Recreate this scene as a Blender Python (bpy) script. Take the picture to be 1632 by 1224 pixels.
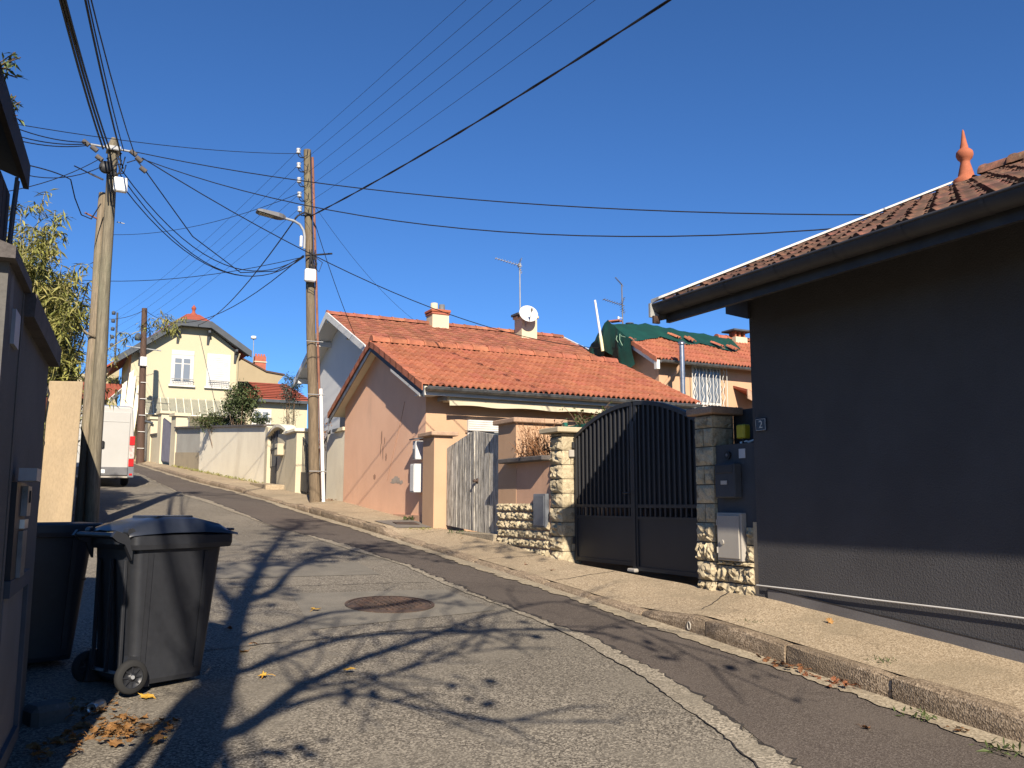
import bpy, math, random
import numpy as np
from mathutils import Matrix, Vector
from math import radians, sin, cos, pi, sqrt

# world axes: X = across the street (to the right), Y = up the street, Z = up; the eye is at the origin
scene = bpy.context.scene
COL = scene.collection
for o in list(bpy.data.objects): bpy.data.objects.remove(o)
R = random.Random(7)

# ---------------------------------------------------------------- camera
cam = bpy.data.cameras.new('camera'); cam.sensor_width = 36; cam.lens = 36 * 1400 / 1632
cam.clip_start = .05; cam.clip_end = 3000
camo = bpy.data.objects.new('camera', cam); COL.objects.link(camo)
camo.location = (0, 0, 0); camo.rotation_euler = (radians(97.7), 0, radians(-27.7))
scene.camera = camo

# ---------------------------------------------------------------- sky and sun
SUN_EL = radians(31.5); SUN_H = (-.2588, -.9659)      # horizontal direction towards the sun
w = bpy.data.worlds.new('World'); scene.world = w; w.use_nodes = True
nt = w.node_tree; bg = nt.nodes['Background']
sky = nt.nodes.new('ShaderNodeTexSky'); sky.sky_type = 'NISHITA'; sky.sun_disc = False
sky.sun_elevation = SUN_EL; sky.sun_rotation = math.atan2(SUN_H[0], SUN_H[1])
sky.altitude = 200; sky.air_density = .75; sky.dust_density = 0; sky.ozone_density = 10
hs_ = nt.nodes.new('ShaderNodeHueSaturation'); hs_.inputs['Saturation'].default_value = 1.035
nt.links.new(sky.outputs[0], hs_.inputs['Color']); nt.links.new(hs_.outputs[0], bg.inputs[0]); bg.inputs[1].default_value = .077
sl = bpy.data.lights.new('sun', 'SUN'); sl.energy = 5; sl.angle = radians(.45); sl.color = (1, .89, .74)
so = bpy.data.objects.new('sun', sl); COL.objects.link(so); so.location = (-8, -30, 25)
d = Vector((-SUN_H[0] * cos(SUN_EL), -SUN_H[1] * cos(SUN_EL), -sin(SUN_EL)))
so.rotation_euler = d.to_track_quat('-Z', 'Y').to_euler()
vs = scene.view_settings; vs.view_transform = 'Standard'; vs.look = 'None'; vs.exposure = .95; vs.gamma = 1
vs.use_curve_mapping = False

# ---------------------------------------------------------------- helpers
WM = {}
def link(o, parent=None, local=False, M=None):
    COL.objects.link(o)
    M = M if M is not None else Matrix.Identity(4)
    o.matrix_basis = M
    if parent is not None:
        o.parent = parent
        if local: o.matrix_parent_inverse = Matrix.Identity(4); WM[o.name] = WM[parent.name] @ M
        else: o.matrix_parent_inverse = WM[parent.name].inverted(); WM[o.name] = M.copy()
    else: WM[o.name] = M.copy()
    return o
def tag(o, label=None, cat=None, group=None, kind=None):
    if label: o['label'] = label
    if cat: o['category'] = cat
    if group: o['group'] = group
    if kind: o['kind'] = kind
    return o
def thing(name, label, cat, loc=(0, 0, 0), rz=0, group=None):
    e = bpy.data.objects.new(name, None); e.empty_display_size = .2
    link(e, None, M=Matrix.Translation(loc) @ Matrix.Rotation(rz, 4, 'Z'))
    return tag(e, label, cat, group)
def copy_tree(src, M, label=None, parent=None):
    c = src.copy(); COL.objects.link(c)
    if parent is None:
        c.matrix_basis = M; WM[c.name] = M.copy()
        if label: c['label'] = label
    else: c.parent = parent
    for ch in [o for o in bpy.data.objects if o.parent == src]: copy_tree(ch, None, None, c)
    return c

class B:
    """collects faces for one mesh"""
    def __init__(s): s.v = []; s.f = []; s.sm = []
    def add(s, vs, fs, smooth=False):
        n = len(s.v); s.v += [tuple(p) for p in vs]; s.f += [tuple(i + n for i in f) for f in fs]; s.sm += [smooth] * len(fs)
        return s
    def box(s, x0, x1, y0, y1, z0, z1):
        v = [(x, y, z) for z in (z0, z1) for y in (y0, y1) for x in (x0, x1)]
        return s.add(v, [(0, 2, 3, 1), (4, 5, 7, 6), (0, 1, 5, 4), (2, 6, 7, 3), (0, 4, 6, 2), (1, 3, 7, 5)])
    def cbox(s, c, h, M=None):
        v = [Vector((c[0] + sx * h[0], c[1] + sy * h[1], c[2] + sz * h[2])) for sz in (-1, 1) for sy in (-1, 1) for sx in (-1, 1)]
        if M: v = [M @ p for p in v]
        return s.add(v, [(0, 2, 3, 1), (4, 5, 7, 6), (0, 1, 5, 4), (2, 6, 7, 3), (0, 4, 6, 2), (1, 3, 7, 5)])
    def bev(s, x0, x1, y0, y1, z0, z1, b=.01):
        """box with chamfered edges"""
        v = []; idx = {}
        for i, x in enumerate((x0, x1)):
            for j, y in enumerate((y0, y1)):
                for k, z in enumerate((z0, z1)):
                    sx, sy, sz = (b if i == 0 else -b), (b if j == 0 else -b), (b if k == 0 else -b)
                    idx[i, j, k, 0] = len(v); v.append((x, y + sy, z + sz))
                    idx[i, j, k, 1] = len(v); v.append((x + sx, y, z + sz))
                    idx[i, j, k, 2] = len(v); v.append((x + sx, y + sy, z))
        f = []
        for i in (0, 1): f.append([idx[i, j, k, 0] for j, k in ((0, 0), (1, 0), (1, 1), (0, 1))])
        for j in (0, 1): f.append([idx[i, j, k, 1] for i, k in ((0, 0), (1, 0), (1, 1), (0, 1))])
        for k in (0, 1): f.append([idx[i, j, k, 2] for i, j in ((0, 0), (1, 0), (1, 1), (0, 1))])
        for i in (0, 1):
            for j in (0, 1): f.append([idx[i, j, 0, 0], idx[i, j, 1, 0], idx[i, j, 1, 1], idx[i, j, 0, 1]])
            for k in (0, 1): f.append([idx[i, 0, k, 0], idx[i, 1, k, 0], idx[i, 1, k, 2], idx[i, 0, k, 2]])
        for j in (0, 1):
            for k in (0, 1): f.append([idx[0, j, k, 1], idx[1, j, k, 1], idx[1, j, k, 2], idx[0, j, k, 2]])
        for i in (0, 1):
            for j in (0, 1):
                for k in (0, 1): f.append([idx[i, j, k, q] for q in (0, 1, 2)])
        return s.add(v, f)
    def quad(s, *p): return s.add(p, [tuple(range(len(p)))])
    def prism(s, poly, ext):
        """poly: 3-d polygon, extruded by vector ext"""
        n = len(poly); e = Vector(ext); a = [Vector(p) for p in poly]; v = a + [p + e for p in a]
        return s.add(v, [tuple(range(n))[::-1], tuple(range(n, 2 * n))] + [(i, (i + 1) % n, n + (i + 1) % n, n + i) for i in range(n)])
    def tube(s, pts, r, n=8, caps=True, smooth=True, flat=1.0):
        pts = [Vector(p) for p in pts]; m = len(pts)
        rr = r if hasattr(r, '__len__') else [r] * m
        up = None; vs = []
        for i, p in enumerate(pts):
            t = (pts[min(i + 1, m - 1)] - pts[max(i - 1, 0)])
            t = t.normalized() if t.length > 1e-9 else Vector((0, 0, 1))
            if up is None: up = t.orthogonal().normalized()
            up = (up - t * up.dot(t)); up = up.normalized() if up.length > 1e-6 else t.orthogonal().normalized()
            b = t.cross(up)
            for k in range(n):
                a = 2 * pi * k / n; vs.append(p + (up * cos(a) + b * sin(a) * flat) * rr[i])
        fs = [(i * n + k, i * n + (k + 1) % n, (i + 1) * n + (k + 1) % n, (i + 1) * n + k) for i in range(m - 1) for k in range(n)]
        s.add(vs, fs, smooth)
        if caps and n > 2: s.add(vs[:n] + vs[-n:], [tuple(range(n))[::-1], tuple(range(n, 2 * n))])
        return s
    def lathe(s, c, prof, n=20, smooth=True):
        """profile (radius, z) revolved about a vertical axis through c"""
        vs = [(c[0] + r * cos(2 * pi * k / n), c[1] + r * sin(2 * pi * k / n), c[2] + z) for r, z in prof for k in range(n)]
        m = len(prof)
        fs = [(i * n + k, i * n + (k + 1) % n, (i + 1) * n + (k + 1) % n, (i + 1) * n + k) for i in range(m - 1) for k in range(n)]
        return s.add(vs, fs, smooth)
    def grid(s, rows, smooth=True):
        nr = len(rows); nc = len(rows[0])
        return s.add([p for r in rows for p in r], [(i * nc + j, i * nc + j + 1, (i + 1) * nc + j + 1, (i + 1) * nc + j) for i in range(nr - 1) for j in range(nc - 1)], smooth)
    def tr(s, M): s.v = [tuple(M @ Vector(p)) for p in s.v]; return s
    def mesh(s, name, m):
        me = bpy.data.meshes.new(name); me.from_pydata(s.v, [], s.f)
        me.polygons.foreach_set('use_smooth', s.sm)
        if m is not None: me.materials.append(m)
        me.update(); return me
    def obj(s, name, m, parent=None, local=False, M=None, bevel=0, **k):
        o = bpy.data.objects.new(name, s.mesh(name, m)); link(o, parent, local, M); tag(o, **k)
        if bevel:
            bm = o.modifiers.new('bevel', 'BEVEL'); bm.width = bevel; bm.segments = 2; bm.limit_method = 'ANGLE'
        return o
def inst(name, me, parent, M, local=False):
    return link(bpy.data.objects.new(name, me), parent, local, M)

def cat_curve(a, b, sag, n=14):
    a = Vector(a); b = Vector(b)
    return [a.lerp(b, i / n) - Vector((0, 0, 4 * sag * (i / n) * (1 - i / n))) for i in range(n + 1)]

# ---------------------------------------------------------------- materials
KA = .84
def mat(name, c1, c2=None, scale=2., rough=.85, spec=.3, bump=0., bscale=40., fine=0., fscale=60., rnd=0., stretch=(1, 1, 1),
        metal=0., stain=None, stscale=1.5, ststretch=(1, 1, .3), stamt=.6, stlo=.5, sthi=.7, detail=6, dist=.01, huernd=0.):
    m = bpy.data.materials.new(name); m.use_nodes = True; t = m.node_tree; N = t.nodes; L = t.links
    b = N['Principled BSDF']; b.inputs['Roughness'].default_value = rough; b.inputs['Specular IOR Level'].default_value = spec
    b.inputs['Metallic'].default_value = metal
    tc = N.new('ShaderNodeTexCoord'); co = tc.outputs['Object']
    def mapped(st):
        mp = N.new('ShaderNodeMapping'); mp.inputs['Scale'].default_value = st; L.new(co, mp.inputs[0]); return mp.outputs[0]
    def noise(sc, st=(1, 1, 1), det=6, rg=.6):
        n = N.new('ShaderNodeTexNoise'); n.inputs['Scale'].default_value = sc; n.inputs['Detail'].default_value = det
        n.inputs['Roughness'].default_value = rg; L.new(mapped(st), n.inputs['Vector']); return n.outputs['Fac']
    def ramp(f, lo, hi):
        r = N.new('ShaderNodeMapRange'); r.inputs[1].default_value = lo; r.inputs[2].default_value = hi; r.interpolation_type = 'SMOOTHSTEP'
        L.new(f, r.inputs[0]); return r.outputs[0]
    def mix(f, a, c, mode='MIX'):
        x = N.new('ShaderNodeMix'); x.data_type = 'RGBA'; x.blend_type = mode
        if isinstance(f, (int, float)): x.inputs[0].default_value = f
        else: L.new(f, x.inputs[0])
        for s_, q in ((x.inputs[6], a), (x.inputs[7], c)):
            if isinstance(q, tuple): s_.default_value = (*q[:3], 1)
            else: L.new(q, s_)
        return x.outputs[2]
    c1 = tuple(v * KA for v in c1); c2 = tuple(v * KA for v in c2) if c2 else tuple(v * .82 for v in c1); stain = tuple(v * KA for v in stain) if stain else None
    col = mix(ramp(noise(scale, stretch, detail), .32, .68), tuple(c1), tuple(c2))
    if stain:
        f = ramp(noise(stscale, ststretch, 7, .65), stlo, sthi)
        mm = N.new('ShaderNodeMath'); mm.operation = 'MULTIPLY'; mm.inputs[1].default_value = stamt; L.new(f, mm.inputs[0])
        col = mix(mm.outputs[0], col, tuple(stain))
    if fine:
        v = N.new('ShaderNodeMapRange'); v.inputs[1].default_value = .25; v.inputs[2].default_value = .75
        v.inputs[3].default_value = 1 - fine; v.inputs[4].default_value = 1 + fine; L.new(noise(fscale, stretch, 3, .6), v.inputs[0])
        cc = N.new('ShaderNodeCombineColor')
        for i in range(3): L.new(v.outputs[0], cc.inputs[i])
        col = mix(1.0, col, cc.outputs[0], 'MULTIPLY')
    if rnd:
        oi = N.new('ShaderNodeObjectInfo'); hs = N.new('ShaderNodeHueSaturation')
        v = N.new('ShaderNodeMapRange'); v.inputs[3].default_value = 1 - rnd; v.inputs[4].default_value = 1 + rnd; L.new(oi.outputs['Random'], v.inputs[0])
        L.new(v.outputs[0], hs.inputs['Value']); L.new(col, hs.inputs['Color'])
        if huernd:
            wn = N.new('ShaderNodeTexWhiteNoise'); wn.noise_dimensions = '1D'; L.new(oi.outputs['Random'], wn.inputs['W'])
            v2 = N.new('ShaderNodeMapRange'); v2.inputs[3].default_value = .5 - huernd; v2.inputs[4].default_value = .5 + huernd
            L.new(wn.outputs[0], v2.inputs[0]); L.new(v2.outputs[0], hs.inputs['Hue'])
        col = hs.outputs[0]
    L.new(col, b.inputs['Base Color'])
    if bump:
        bn = N.new('ShaderNodeBump'); bn.inputs['Strength'].default_value = bump; bn.inputs['Distance'].default_value = dist
        L.new(noise(bscale, (1, 1, 1), 5, .6), bn.inputs['Height']); L.new(bn.outputs[0], b.inputs['Normal'])
    return m

def asphalt(name, base, light, dark, vscale, patch, patchcol, rough=.9, speck=.55, crack=.45, rnd=0, bump=.6):
    """small aggregate stones in a darker binder, with large soft patches and thin cracks"""
    base, light, dark, patchcol = (tuple(v * KA * .93 for v in q) for q in (base, light, dark, patchcol))
    m = bpy.data.materials.new(name); m.use_nodes = True; t = m.node_tree; N = t.nodes; L = t.links
    b = N['Principled BSDF']; b.inputs['Roughness'].default_value = rough; b.inputs['Specular IOR Level'].default_value = .25
    co = N.new('ShaderNodeTexCoord').outputs['Object']
    vo = N.new('ShaderNodeTexVoronoi'); vo.inputs['Scale'].default_value = vscale; L.new(co, vo.inputs['Vector'])
    sep = N.new('ShaderNodeSeparateColor'); L.new(vo.outputs['Color'], sep.inputs[0])
    r = N.new('ShaderNodeValToRGB'); e = r.color_ramp.elements
    e[0].position = 0; e[0].color = (*dark, 1); e[1].position = 1; e[1].color = (*light, 1)
    x = e.new(speck); x.color = (*base, 1); L.new(sep.outputs[0], r.inputs[0])
    def noise(sc, det, rg, dist=0):
        n = N.new('ShaderNodeTexNoise'); n.inputs['Scale'].default_value = sc; n.inputs['Detail'].default_value = det
        n.inputs['Roughness'].default_value = rg; n.inputs['Distortion'].default_value = dist; L.new(co, n.inputs['Vector']); return n.outputs['Fac']
    def rng(f, a, c, lo=0, hi=1):
        q = N.new('ShaderNodeMapRange'); q.inputs[1].default_value = a; q.inputs[2].default_value = c; q.inputs[3].default_value = lo; q.inputs[4].default_value = hi
        L.new(f, q.inputs[0]); return q.outputs[0]
    def mix(f, a, c, mode='MIX'):
        q = N.new('ShaderNodeMix'); q.data_type = 'RGBA'; q.blend_type = mode
        if isinstance(f, float): q.inputs[0].default_value = f
        else: L.new(f, q.inputs[0])
        for s_, v in ((q.inputs[6], a), (q.inputs[7], c)):
            if isinstance(v, tuple): s_.default_value = (*v, 1)
            else: L.new(v, s_)
        return q.outputs[2]
    col = mix(rng(noise(patch, 6, .62), .48, .62, 0, .6), r.outputs[0], patchcol)
    col = mix(rng(noise(.35, 4, .55), .35, .7, 0, .45), col, tuple(v * .55 for v in base))
    col = mix(rng(noise(2.6, 5, .7, .6), .62, .72, 0, .55), col, tuple(v * .42 for v in base))
    vc = N.new('ShaderNodeTexVoronoi'); vc.feature = 'DISTANCE_TO_EDGE'; vc.inputs['Scale'].default_value = .55
    wv = N.new('ShaderNodeVectorMath'); wv.operation = 'ADD'; nn = N.new('ShaderNodeTexNoise'); nn.inputs['Scale'].default_value = 2.2; nn.inputs['Detail'].default_value = 6
    L.new(co, nn.inputs['Vector']); L.new(co, wv.inputs[0]); L.new(nn.outputs['Color'], wv.inputs[1]); L.new(wv.outputs[0], vc.inputs['Vector'])
    cr = rng(vc.outputs['Distance'], .0, .006, crack, 0)
    col = mix(cr, col, tuple(v * .35 for v in base))
    if rnd:
        oi = N.new('ShaderNodeObjectInfo'); hs = N.new('ShaderNodeHueSaturation'); L.new(rng(oi.outputs['Random'], 0, 1, 1 - rnd, 1 + rnd), hs.inputs['Value']); L.new(col, hs.inputs['Color']); col = hs.outputs[0]
    L.new(col, b.inputs['Base Color'])
    bn = N.new('ShaderNodeBump'); bn.inputs['Strength'].default_value = bump; bn.inputs['Distance'].default_value = .004
    L.new(vo.outputs['Distance'], bn.inputs['Height']); L.new(bn.outputs[0], b.inputs['Normal'])
    return m

def glass(name, col=(.05, .06, .07), rough=.05):
    m = bpy.data.materials.new(name); m.use_nodes = True; b = m.node_tree.nodes['Principled BSDF']
    b.inputs['Base Color'].default_value = (*col, 1); b.inputs['Roughness'].default_value = rough; b.inputs['Specular IOR Level'].default_value = .8
    return m

M_ = {}
def mk(k, *a, **kw): M_[k] = mat(k, *a, **kw)
M_['old_asphalt'] = asphalt('old_asphalt', (.21, .185, .148), (.44, .39, .31), (.065, .055, .043), 95, 1.1, (.25, .222, .175))
M_['new_asphalt'] = asphalt('new_asphalt', (.125, .102, .085), (.20, .17, .145), (.075, .06, .05), 130, .9, (.145, .12, .10), speck=.6)
M_['strip_concrete'] = asphalt('strip_concrete', (.34, .295, .225), (.56, .49, .38), (.15, .13, .10), 75, 2.2, (.24, .21, .16), crack=0)
M_['gutter_stone'] = asphalt('gutter_stone', (.40, .335, .235), (.52, .44, .32), (.25, .20, .14), 60, 3.0, (.26, .22, .165), speck=.5, crack=.5)
M_['kerb'] = asphalt('kerb', (.33, .25, .17), (.52, .41, .29), (.16, .115, .075), 85, 3.2, (.20, .15, .10), speck=.5, crack=0, rnd=.16, bump=1.0)
M_['pavement'] = asphalt('pavement', (.44, .342, .225), (.63, .515, .365), (.24, .18, .118), 90, 1.3, (.30, .245, .165), speck=.5, crack=.3)
mk('tar', (.055, .048, .042), (.035, .03, .028), scale=6, fine=.3, fscale=120)
mk('pavement_patch', (.20, .175, .15), (.16, .14, .12), scale=2, fine=.35, fscale=110, bump=.4, bscale=100, dist=.004)
mk('soil', (.12, .10, .07), (.07, .075, .035), scale=1.2, fine=.4, fscale=30, bump=.5, bscale=20)
mk('dark_render', (.082, .079, .080), (.070, .067, .068), scale=1.5, stain=(.105, .10, .095), stscale=1.6, ststretch=(1.5, 1.5, .2), stlo=.58, sthi=.8, stamt=.4, fine=.22, fscale=120, bump=.8, bscale=60, dist=.009, rough=.9)
mk('dark_plinth', (.17, .16, .155), (.13, .12, .118), scale=2, fine=.12, fscale=60, bump=.15, bscale=80, stain=(.14, .13, .12), stscale=4, ststretch=(3, 3, .25), stlo=.62, sthi=.75, stamt=.4)
mk('gutter_dark', (.035, .035, .04), (.05, .05, .052), scale=6, rough=.55, spec=.4)
mk('zinc', (.22, .225, .23), (.13, .135, .14), scale=5, rough=.45, spec=.5, metal=.6, stain=(.06, .06, .06), stscale=5, ststretch=(2, 2, 2))
mk('white_paint', (.66, .64, .60), (.58, .56, .51), scale=3, rough=.6)
mk('white_plastic', (.78, .78, .76), (.72, .72, .70), scale=3, rough=.4)
mk('tile_brown', (.19, .085, .055), (.085, .05, .036), scale=9, rough=.9, fine=.35, fscale=70, rnd=.35, huernd=.012, bump=.4, bscale=60, dist=.004, stain=(.20, .17, .10), stscale=12, ststretch=(1, 1, 1), stlo=.58, sthi=.7, stamt=.55)
mk('tile_orange', (.42, .150, .084), (.33, .112, .062), scale=7, rough=.85, fine=.18, fscale=50, rnd=.13, huernd=.006, bump=.2, bscale=60, dist=.003)
mk('tile_orange_old', (.36, .132, .078), (.27, .102, .063), scale=7, rough=.88, fine=.25, fscale=40, rnd=.25, huernd=.008, stain=(.30, .17, .10), stscale=14, ststretch=(1, 1, 1), stlo=.56, sthi=.7, stamt=.5, bump=.2, bscale=60, dist=.003)
mk('tile_red', (.34, .085, .05), (.28, .07, .043), scale=5, rough=.85, fine=.2, fscale=30, rnd=.12)
mk('terracotta', (.42, .13, .065), (.35, .105, .052), scale=9, rough=.8, fine=.15, fscale=60)
mk('plaster_peach', (.53, .34, .21), (.49, .31, .19), scale=1.3, fine=.08, fscale=70, bump=.3, bscale=90, dist=.004, stain=(.32, .20, .12), stscale=1.6, ststretch=(1, 1, .25), stlo=.55, sthi=.8, stamt=.5)
mk('plaster_pink_lifted', (.95, .575, .375), (.87, .515, .335), scale=.9, fine=.09, fscale=60, bump=.35, bscale=70, dist=.004, stain=(.68, .42, .29), stscale=1.1, ststretch=(1, 1, .5), stlo=.5, sthi=.78, stamt=.6)  # pinkish gable plaster, its colour lightened to make up for the grazing sun
mk('plaster_wallorange', (.64, .385, .255), (.54, .325, .215), scale=1.3, fine=.1, fscale=60, bump=.3, bscale=80, dist=.004, stain=(.36, .22, .15), stscale=2, ststretch=(1, 1, .22), stlo=.5, sthi=.75, stamt=.6)
mk('cap_stone', (.48, .32, .21), (.36, .24, .165), scale=4, fine=.25, fscale=60, bump=.4, bscale=60, dist=.005)
mk('split_stone', (.53, .445, .295), (.41, .34, .22), scale=6, rough=.9, fine=.25, fscale=60, rnd=.13, bump=.6, bscale=40, dist=.01, stain=(.20, .16, .10), stscale=9, ststretch=(1, 1, 1), stlo=.48, sthi=.68, stamt=.85)
mk('mortar', (.20, .165, .11), (.14, .115, .08), scale=8, fine=.3, fscale=80)
mk('sand_render', (.52, .43, .29), (.44, .36, .24), scale=3, fine=.15, fscale=80)
mk('anthracite', (.030, .031, .034), (.026, .027, .030), scale=2, rough=.5, spec=.4, fine=.05)
mk('wall_grey_paint', (.075, .08, .088), (.06, .064, .07), scale=2.5, rough=.8, fine=.1)
mk('box_grey', (.40, .37, .32), (.36, .33, .29), scale=2, rough=.55, fine=.05)
mk('box_slate', (.16, .17, .19), (.13, .14, .155), scale=3, rough=.6, fine=.15)
mk('box_white', (.62, .61, .60), (.55, .54, .53), scale=3, rough=.5, fine=.05)
mk('weathered_wood', (.60, .56, .48), (.38, .35, .30), scale=9, stretch=(8, 8, .5), rough=.9, fine=.45, fscale=28, rnd=.12, bump=.3, bscale=60, stain=(.085, .075, .065), stscale=7, ststretch=(7, 7, .5), stlo=.46, sthi=.62, stamt=.85)
mk('pole_wood', (.27, .215, .15), (.16, .13, .092), scale=7, stretch=(5, 5, .25), rough=.9, fine=.35, fscale=25, bump=.5, bscale=40, dist=.006, stain=(.17, .19, .12), stscale=1.2, ststretch=(1, 1, .5), stlo=.45, sthi=.7, stamt=.55)
mk('pole_wood_green', (.215, .185, .13), (.13, .112, .08), scale=7, stretch=(5, 5, .25), rough=.9, fine=.35, fscale=25, bump=.5, bscale=40, dist=.006, stain=(.17, .18, .115), stscale=1.2, ststretch=(1, 1, .3), stlo=.5, sthi=.7, stamt=.55)
mk('pole_wood_dark', (.20, .15, .098), (.125, .095, .063), scale=7, stretch=(5, 5, .25), rough=.9, fine=.35, fscale=25, bump=.5, bscale=40, dist=.006, stain=(.19, .185, .11), stscale=.5, ststretch=(1, 1, .6), stlo=.5, sthi=.65, stamt=.6)
mk('pole_brown', (.10, .06, .042), (.075, .045, .033), scale=6, stretch=(4, 4, .3), rough=.85, fine=.2, fscale=25)
mk('rust_pipe', (.28, .12, .075), (.20, .09, .06), scale=6, rough=.8, fine=.2)
mk('metal_grey', (.33, .34, .35), (.26, .27, .28), scale=5, rough=.5, spec=.5)
mk('cable', (.012, .012, .014), (.016, .016, .018), scale=5, rough=.6)
mk('black_plastic', (.018, .018, .02), (.022, .022, .024), scale=5, rough=.5)
mk('insulator', (.5, .5, .5), (.4, .4, .4), scale=5, rough=.3)
mk('bin_plastic', (.022, .0235, .028), (.028, .030, .035), scale=3, stain=(.055, .055, .055), stscale=5, ststretch=(1, 1, .6), stlo=.6, sthi=.8, stamt=.5, rough=.42, spec=.4, fine=.1, fscale=30, bump=.06, bscale=200)
mk('bin_lid', (.022, .027, .038), (.028, .033, .046), scale=3, rough=.3, spec=.5, fine=.1, fscale=20)
mk('rubber', (.025, .025, .025), (.02, .02, .02), scale=5, rough=.85)
mk('wall_concrete_tan', (.42, .315, .19), (.34, .26, .16), scale=1.2, fine=.14, fscale=50, stretch=(1.5, 1.5, .5), bump=.25, bscale=60, dist=.004, stain=(.27, .22, .16), stscale=2.2, ststretch=(1, 1, .35), stlo=.5, sthi=.72, stamt=.6)
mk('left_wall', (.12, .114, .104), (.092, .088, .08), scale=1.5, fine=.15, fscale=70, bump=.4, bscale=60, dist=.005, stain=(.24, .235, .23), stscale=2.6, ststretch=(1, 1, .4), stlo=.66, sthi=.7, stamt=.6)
mk('coping_dark', (.12, .105, .095), (.085, .075, .07), scale=4, fine=.25, fscale=60, bump=.4, bscale=50)
mk('timber_black', (.018, .016, .016), (.028, .025, .023), scale=6, stretch=(5, 5, .4), rough=.8, fine=.3, fscale=20)
mk('wall_cream', (.62, .54, .38), (.54, .47, .33), scale=.8, fine=.08, fscale=40, stain=(.36, .31, .22), stscale=1.1, ststretch=(1, 1, .5), stlo=.55, sthi=.75, stamt=.5)
mk('wall_greige', (.90, .82, .63), (.82, .74, .57), scale=.7, fine=.09, fscale=40, stain=(.64, .56, .42), stscale=.9, ststretch=(1, 1, .5), stlo=.52, sthi=.75, stamt=.55)
mk('wall_lower_tan', (.42, .34, .22), (.34, .28, .185), scale=1, fine=.1, fscale=40)
mk('facade_yellow', (.52, .465, .32), (.50, .445, .305), scale=.7, fine=.03, fscale=30)
mk('facade_cream2', (.50, .43, .28), (.46, .40, .26), scale=.7, fine=.05, fscale=30)
mk('facade_beige', (.38, .30, .185), (.34, .27, .165), scale=.6, fine=.08, fscale=30)
mk('facade_white', (.72, .71, .68), (.66, .66, .64), scale=.8, fine=.05, fscale=40)
mk('slate_trim', (.075, .085, .10), (.06, .07, .083), scale=3, rough=.7)
mk('van_white', (.48, .47, .44), (.46, .45, .42), scale=2, rough=.25, spec=.5)
mk('red_lens', (.55, .02, .025), (.5, .02, .02), scale=9, rough=.2, spec=.6)
mk('clear_lens', (.6, .55, .5), (.5, .3, .28), scale=14, rough=.15, spec=.6)
mk('grey_plastic', (.16, .16, .165), (.13, .13, .135), scale=4, rough=.6)
mk('gate_blue', (.13, .13, .17), (.11, .11, .145), scale=3, rough=.6)
mk('gate_dark', (.05, .048, .047), (.065, .062, .058), scale=4, rough=.6)
mk('awning_cream', (.55, .485, .35), (.50, .44, .315), scale=2, rough=.8)
mk('tarp_green', (.006, .058, .043), (.005, .042, .032), scale=2, rough=.6, spec=.35, fine=.12, fscale=30, bump=.3, bscale=6, dist=.03)
mk('steel', (.55, .54, .53), (.42, .41, .40), scale=8, rough=.3, metal=.9)
mk('yellow_box', (.52, .43, .03), (.45, .37, .02), scale=4, rough=.5)
mk('brick_red', (.42, .13, .08), (.34, .11, .07), scale=6, fine=.2)
mk('leaf_bamboo', (.27, .26, .065), (.16, .175, .045), scale=1.8, rough=.6, fine=.35, fscale=6, stain=(.34, .28, .10), stscale=2.5, ststretch=(1, 1, 1), stlo=.5, sthi=.62, stamt=.7)
mk('culm', (.33, .29, .13), (.24, .23, .10), scale=4, rough=.5)
mk('leaf_green', (.075, .10, .03), (.05, .07, .022), scale=2.5, rough=.65, fine=.35, fscale=8)
mk('leaf_pine', (.125, .16, .06), (.065, .09, .036), scale=2.2, rough=.7, fine=.4, fscale=6)
mk('leaf_grey', (.10, .13, .11), (.06, .08, .065), scale=2.2, rough=.7, fine=.4, fscale=6)
mk('leaf_dry', (.26, .12, .05), (.16, .075, .035), scale=6, rough=.8, fine=.3, fscale=20)
mk('leaf_fallen', (.29, .125, .045), (.15, .07, .03), scale=9, rough=.75, fine=.3, fscale=40, rnd=.3, huernd=.02)
mk('leaf_yellow', (.60, .36, .05), (.52, .28, .04), scale=9, rough=.7, rnd=.15)
mk('twig', (.20, .13, .08), (.14, .09, .055), scale=6, rough=.85)
mk('bark', (.13, .115, .09), (.08, .07, .055), scale=4, stretch=(3, 3, .6), rough=.9, bump=.6, bscale=20, dist=.02)
mk('iron_rust', (.095, .062, .046), (.06, .045, .038), scale=8, rough=.8, fine=.35, fscale=60, bump=.5, bscale=70, stain=(.15, .085, .055), stscale=6, ststretch=(1, 1, 1))
mk('aluminium', (.62, .62, .60), (.55, .55, .53), scale=6, rough=.35, metal=.8)
mk('red_brown_paint', (.22, .07, .045), (.17, .06, .04), scale=4, rough=.7)
mk('sheet_glass', (.42, .41, .32), (.34, .34, .27), scale=1.5, rough=.3, spec=.5)
mk('enamel_blue', (.012, .014, .03), (.014, .016, .034), scale=4, rough=.25, spec=.5)
mk('green_mesh', (.02, .16, .12), (.015, .12, .09), scale=6, rough=.7)
M_['sheet_glass'].node_tree.nodes['Principled BSDF'].inputs['Alpha'].default_value = .5
M_['glass'] = glass('glass'); M_['glass_grey'] = glass('glass_grey', (.16, .18, .20), .1)
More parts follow.
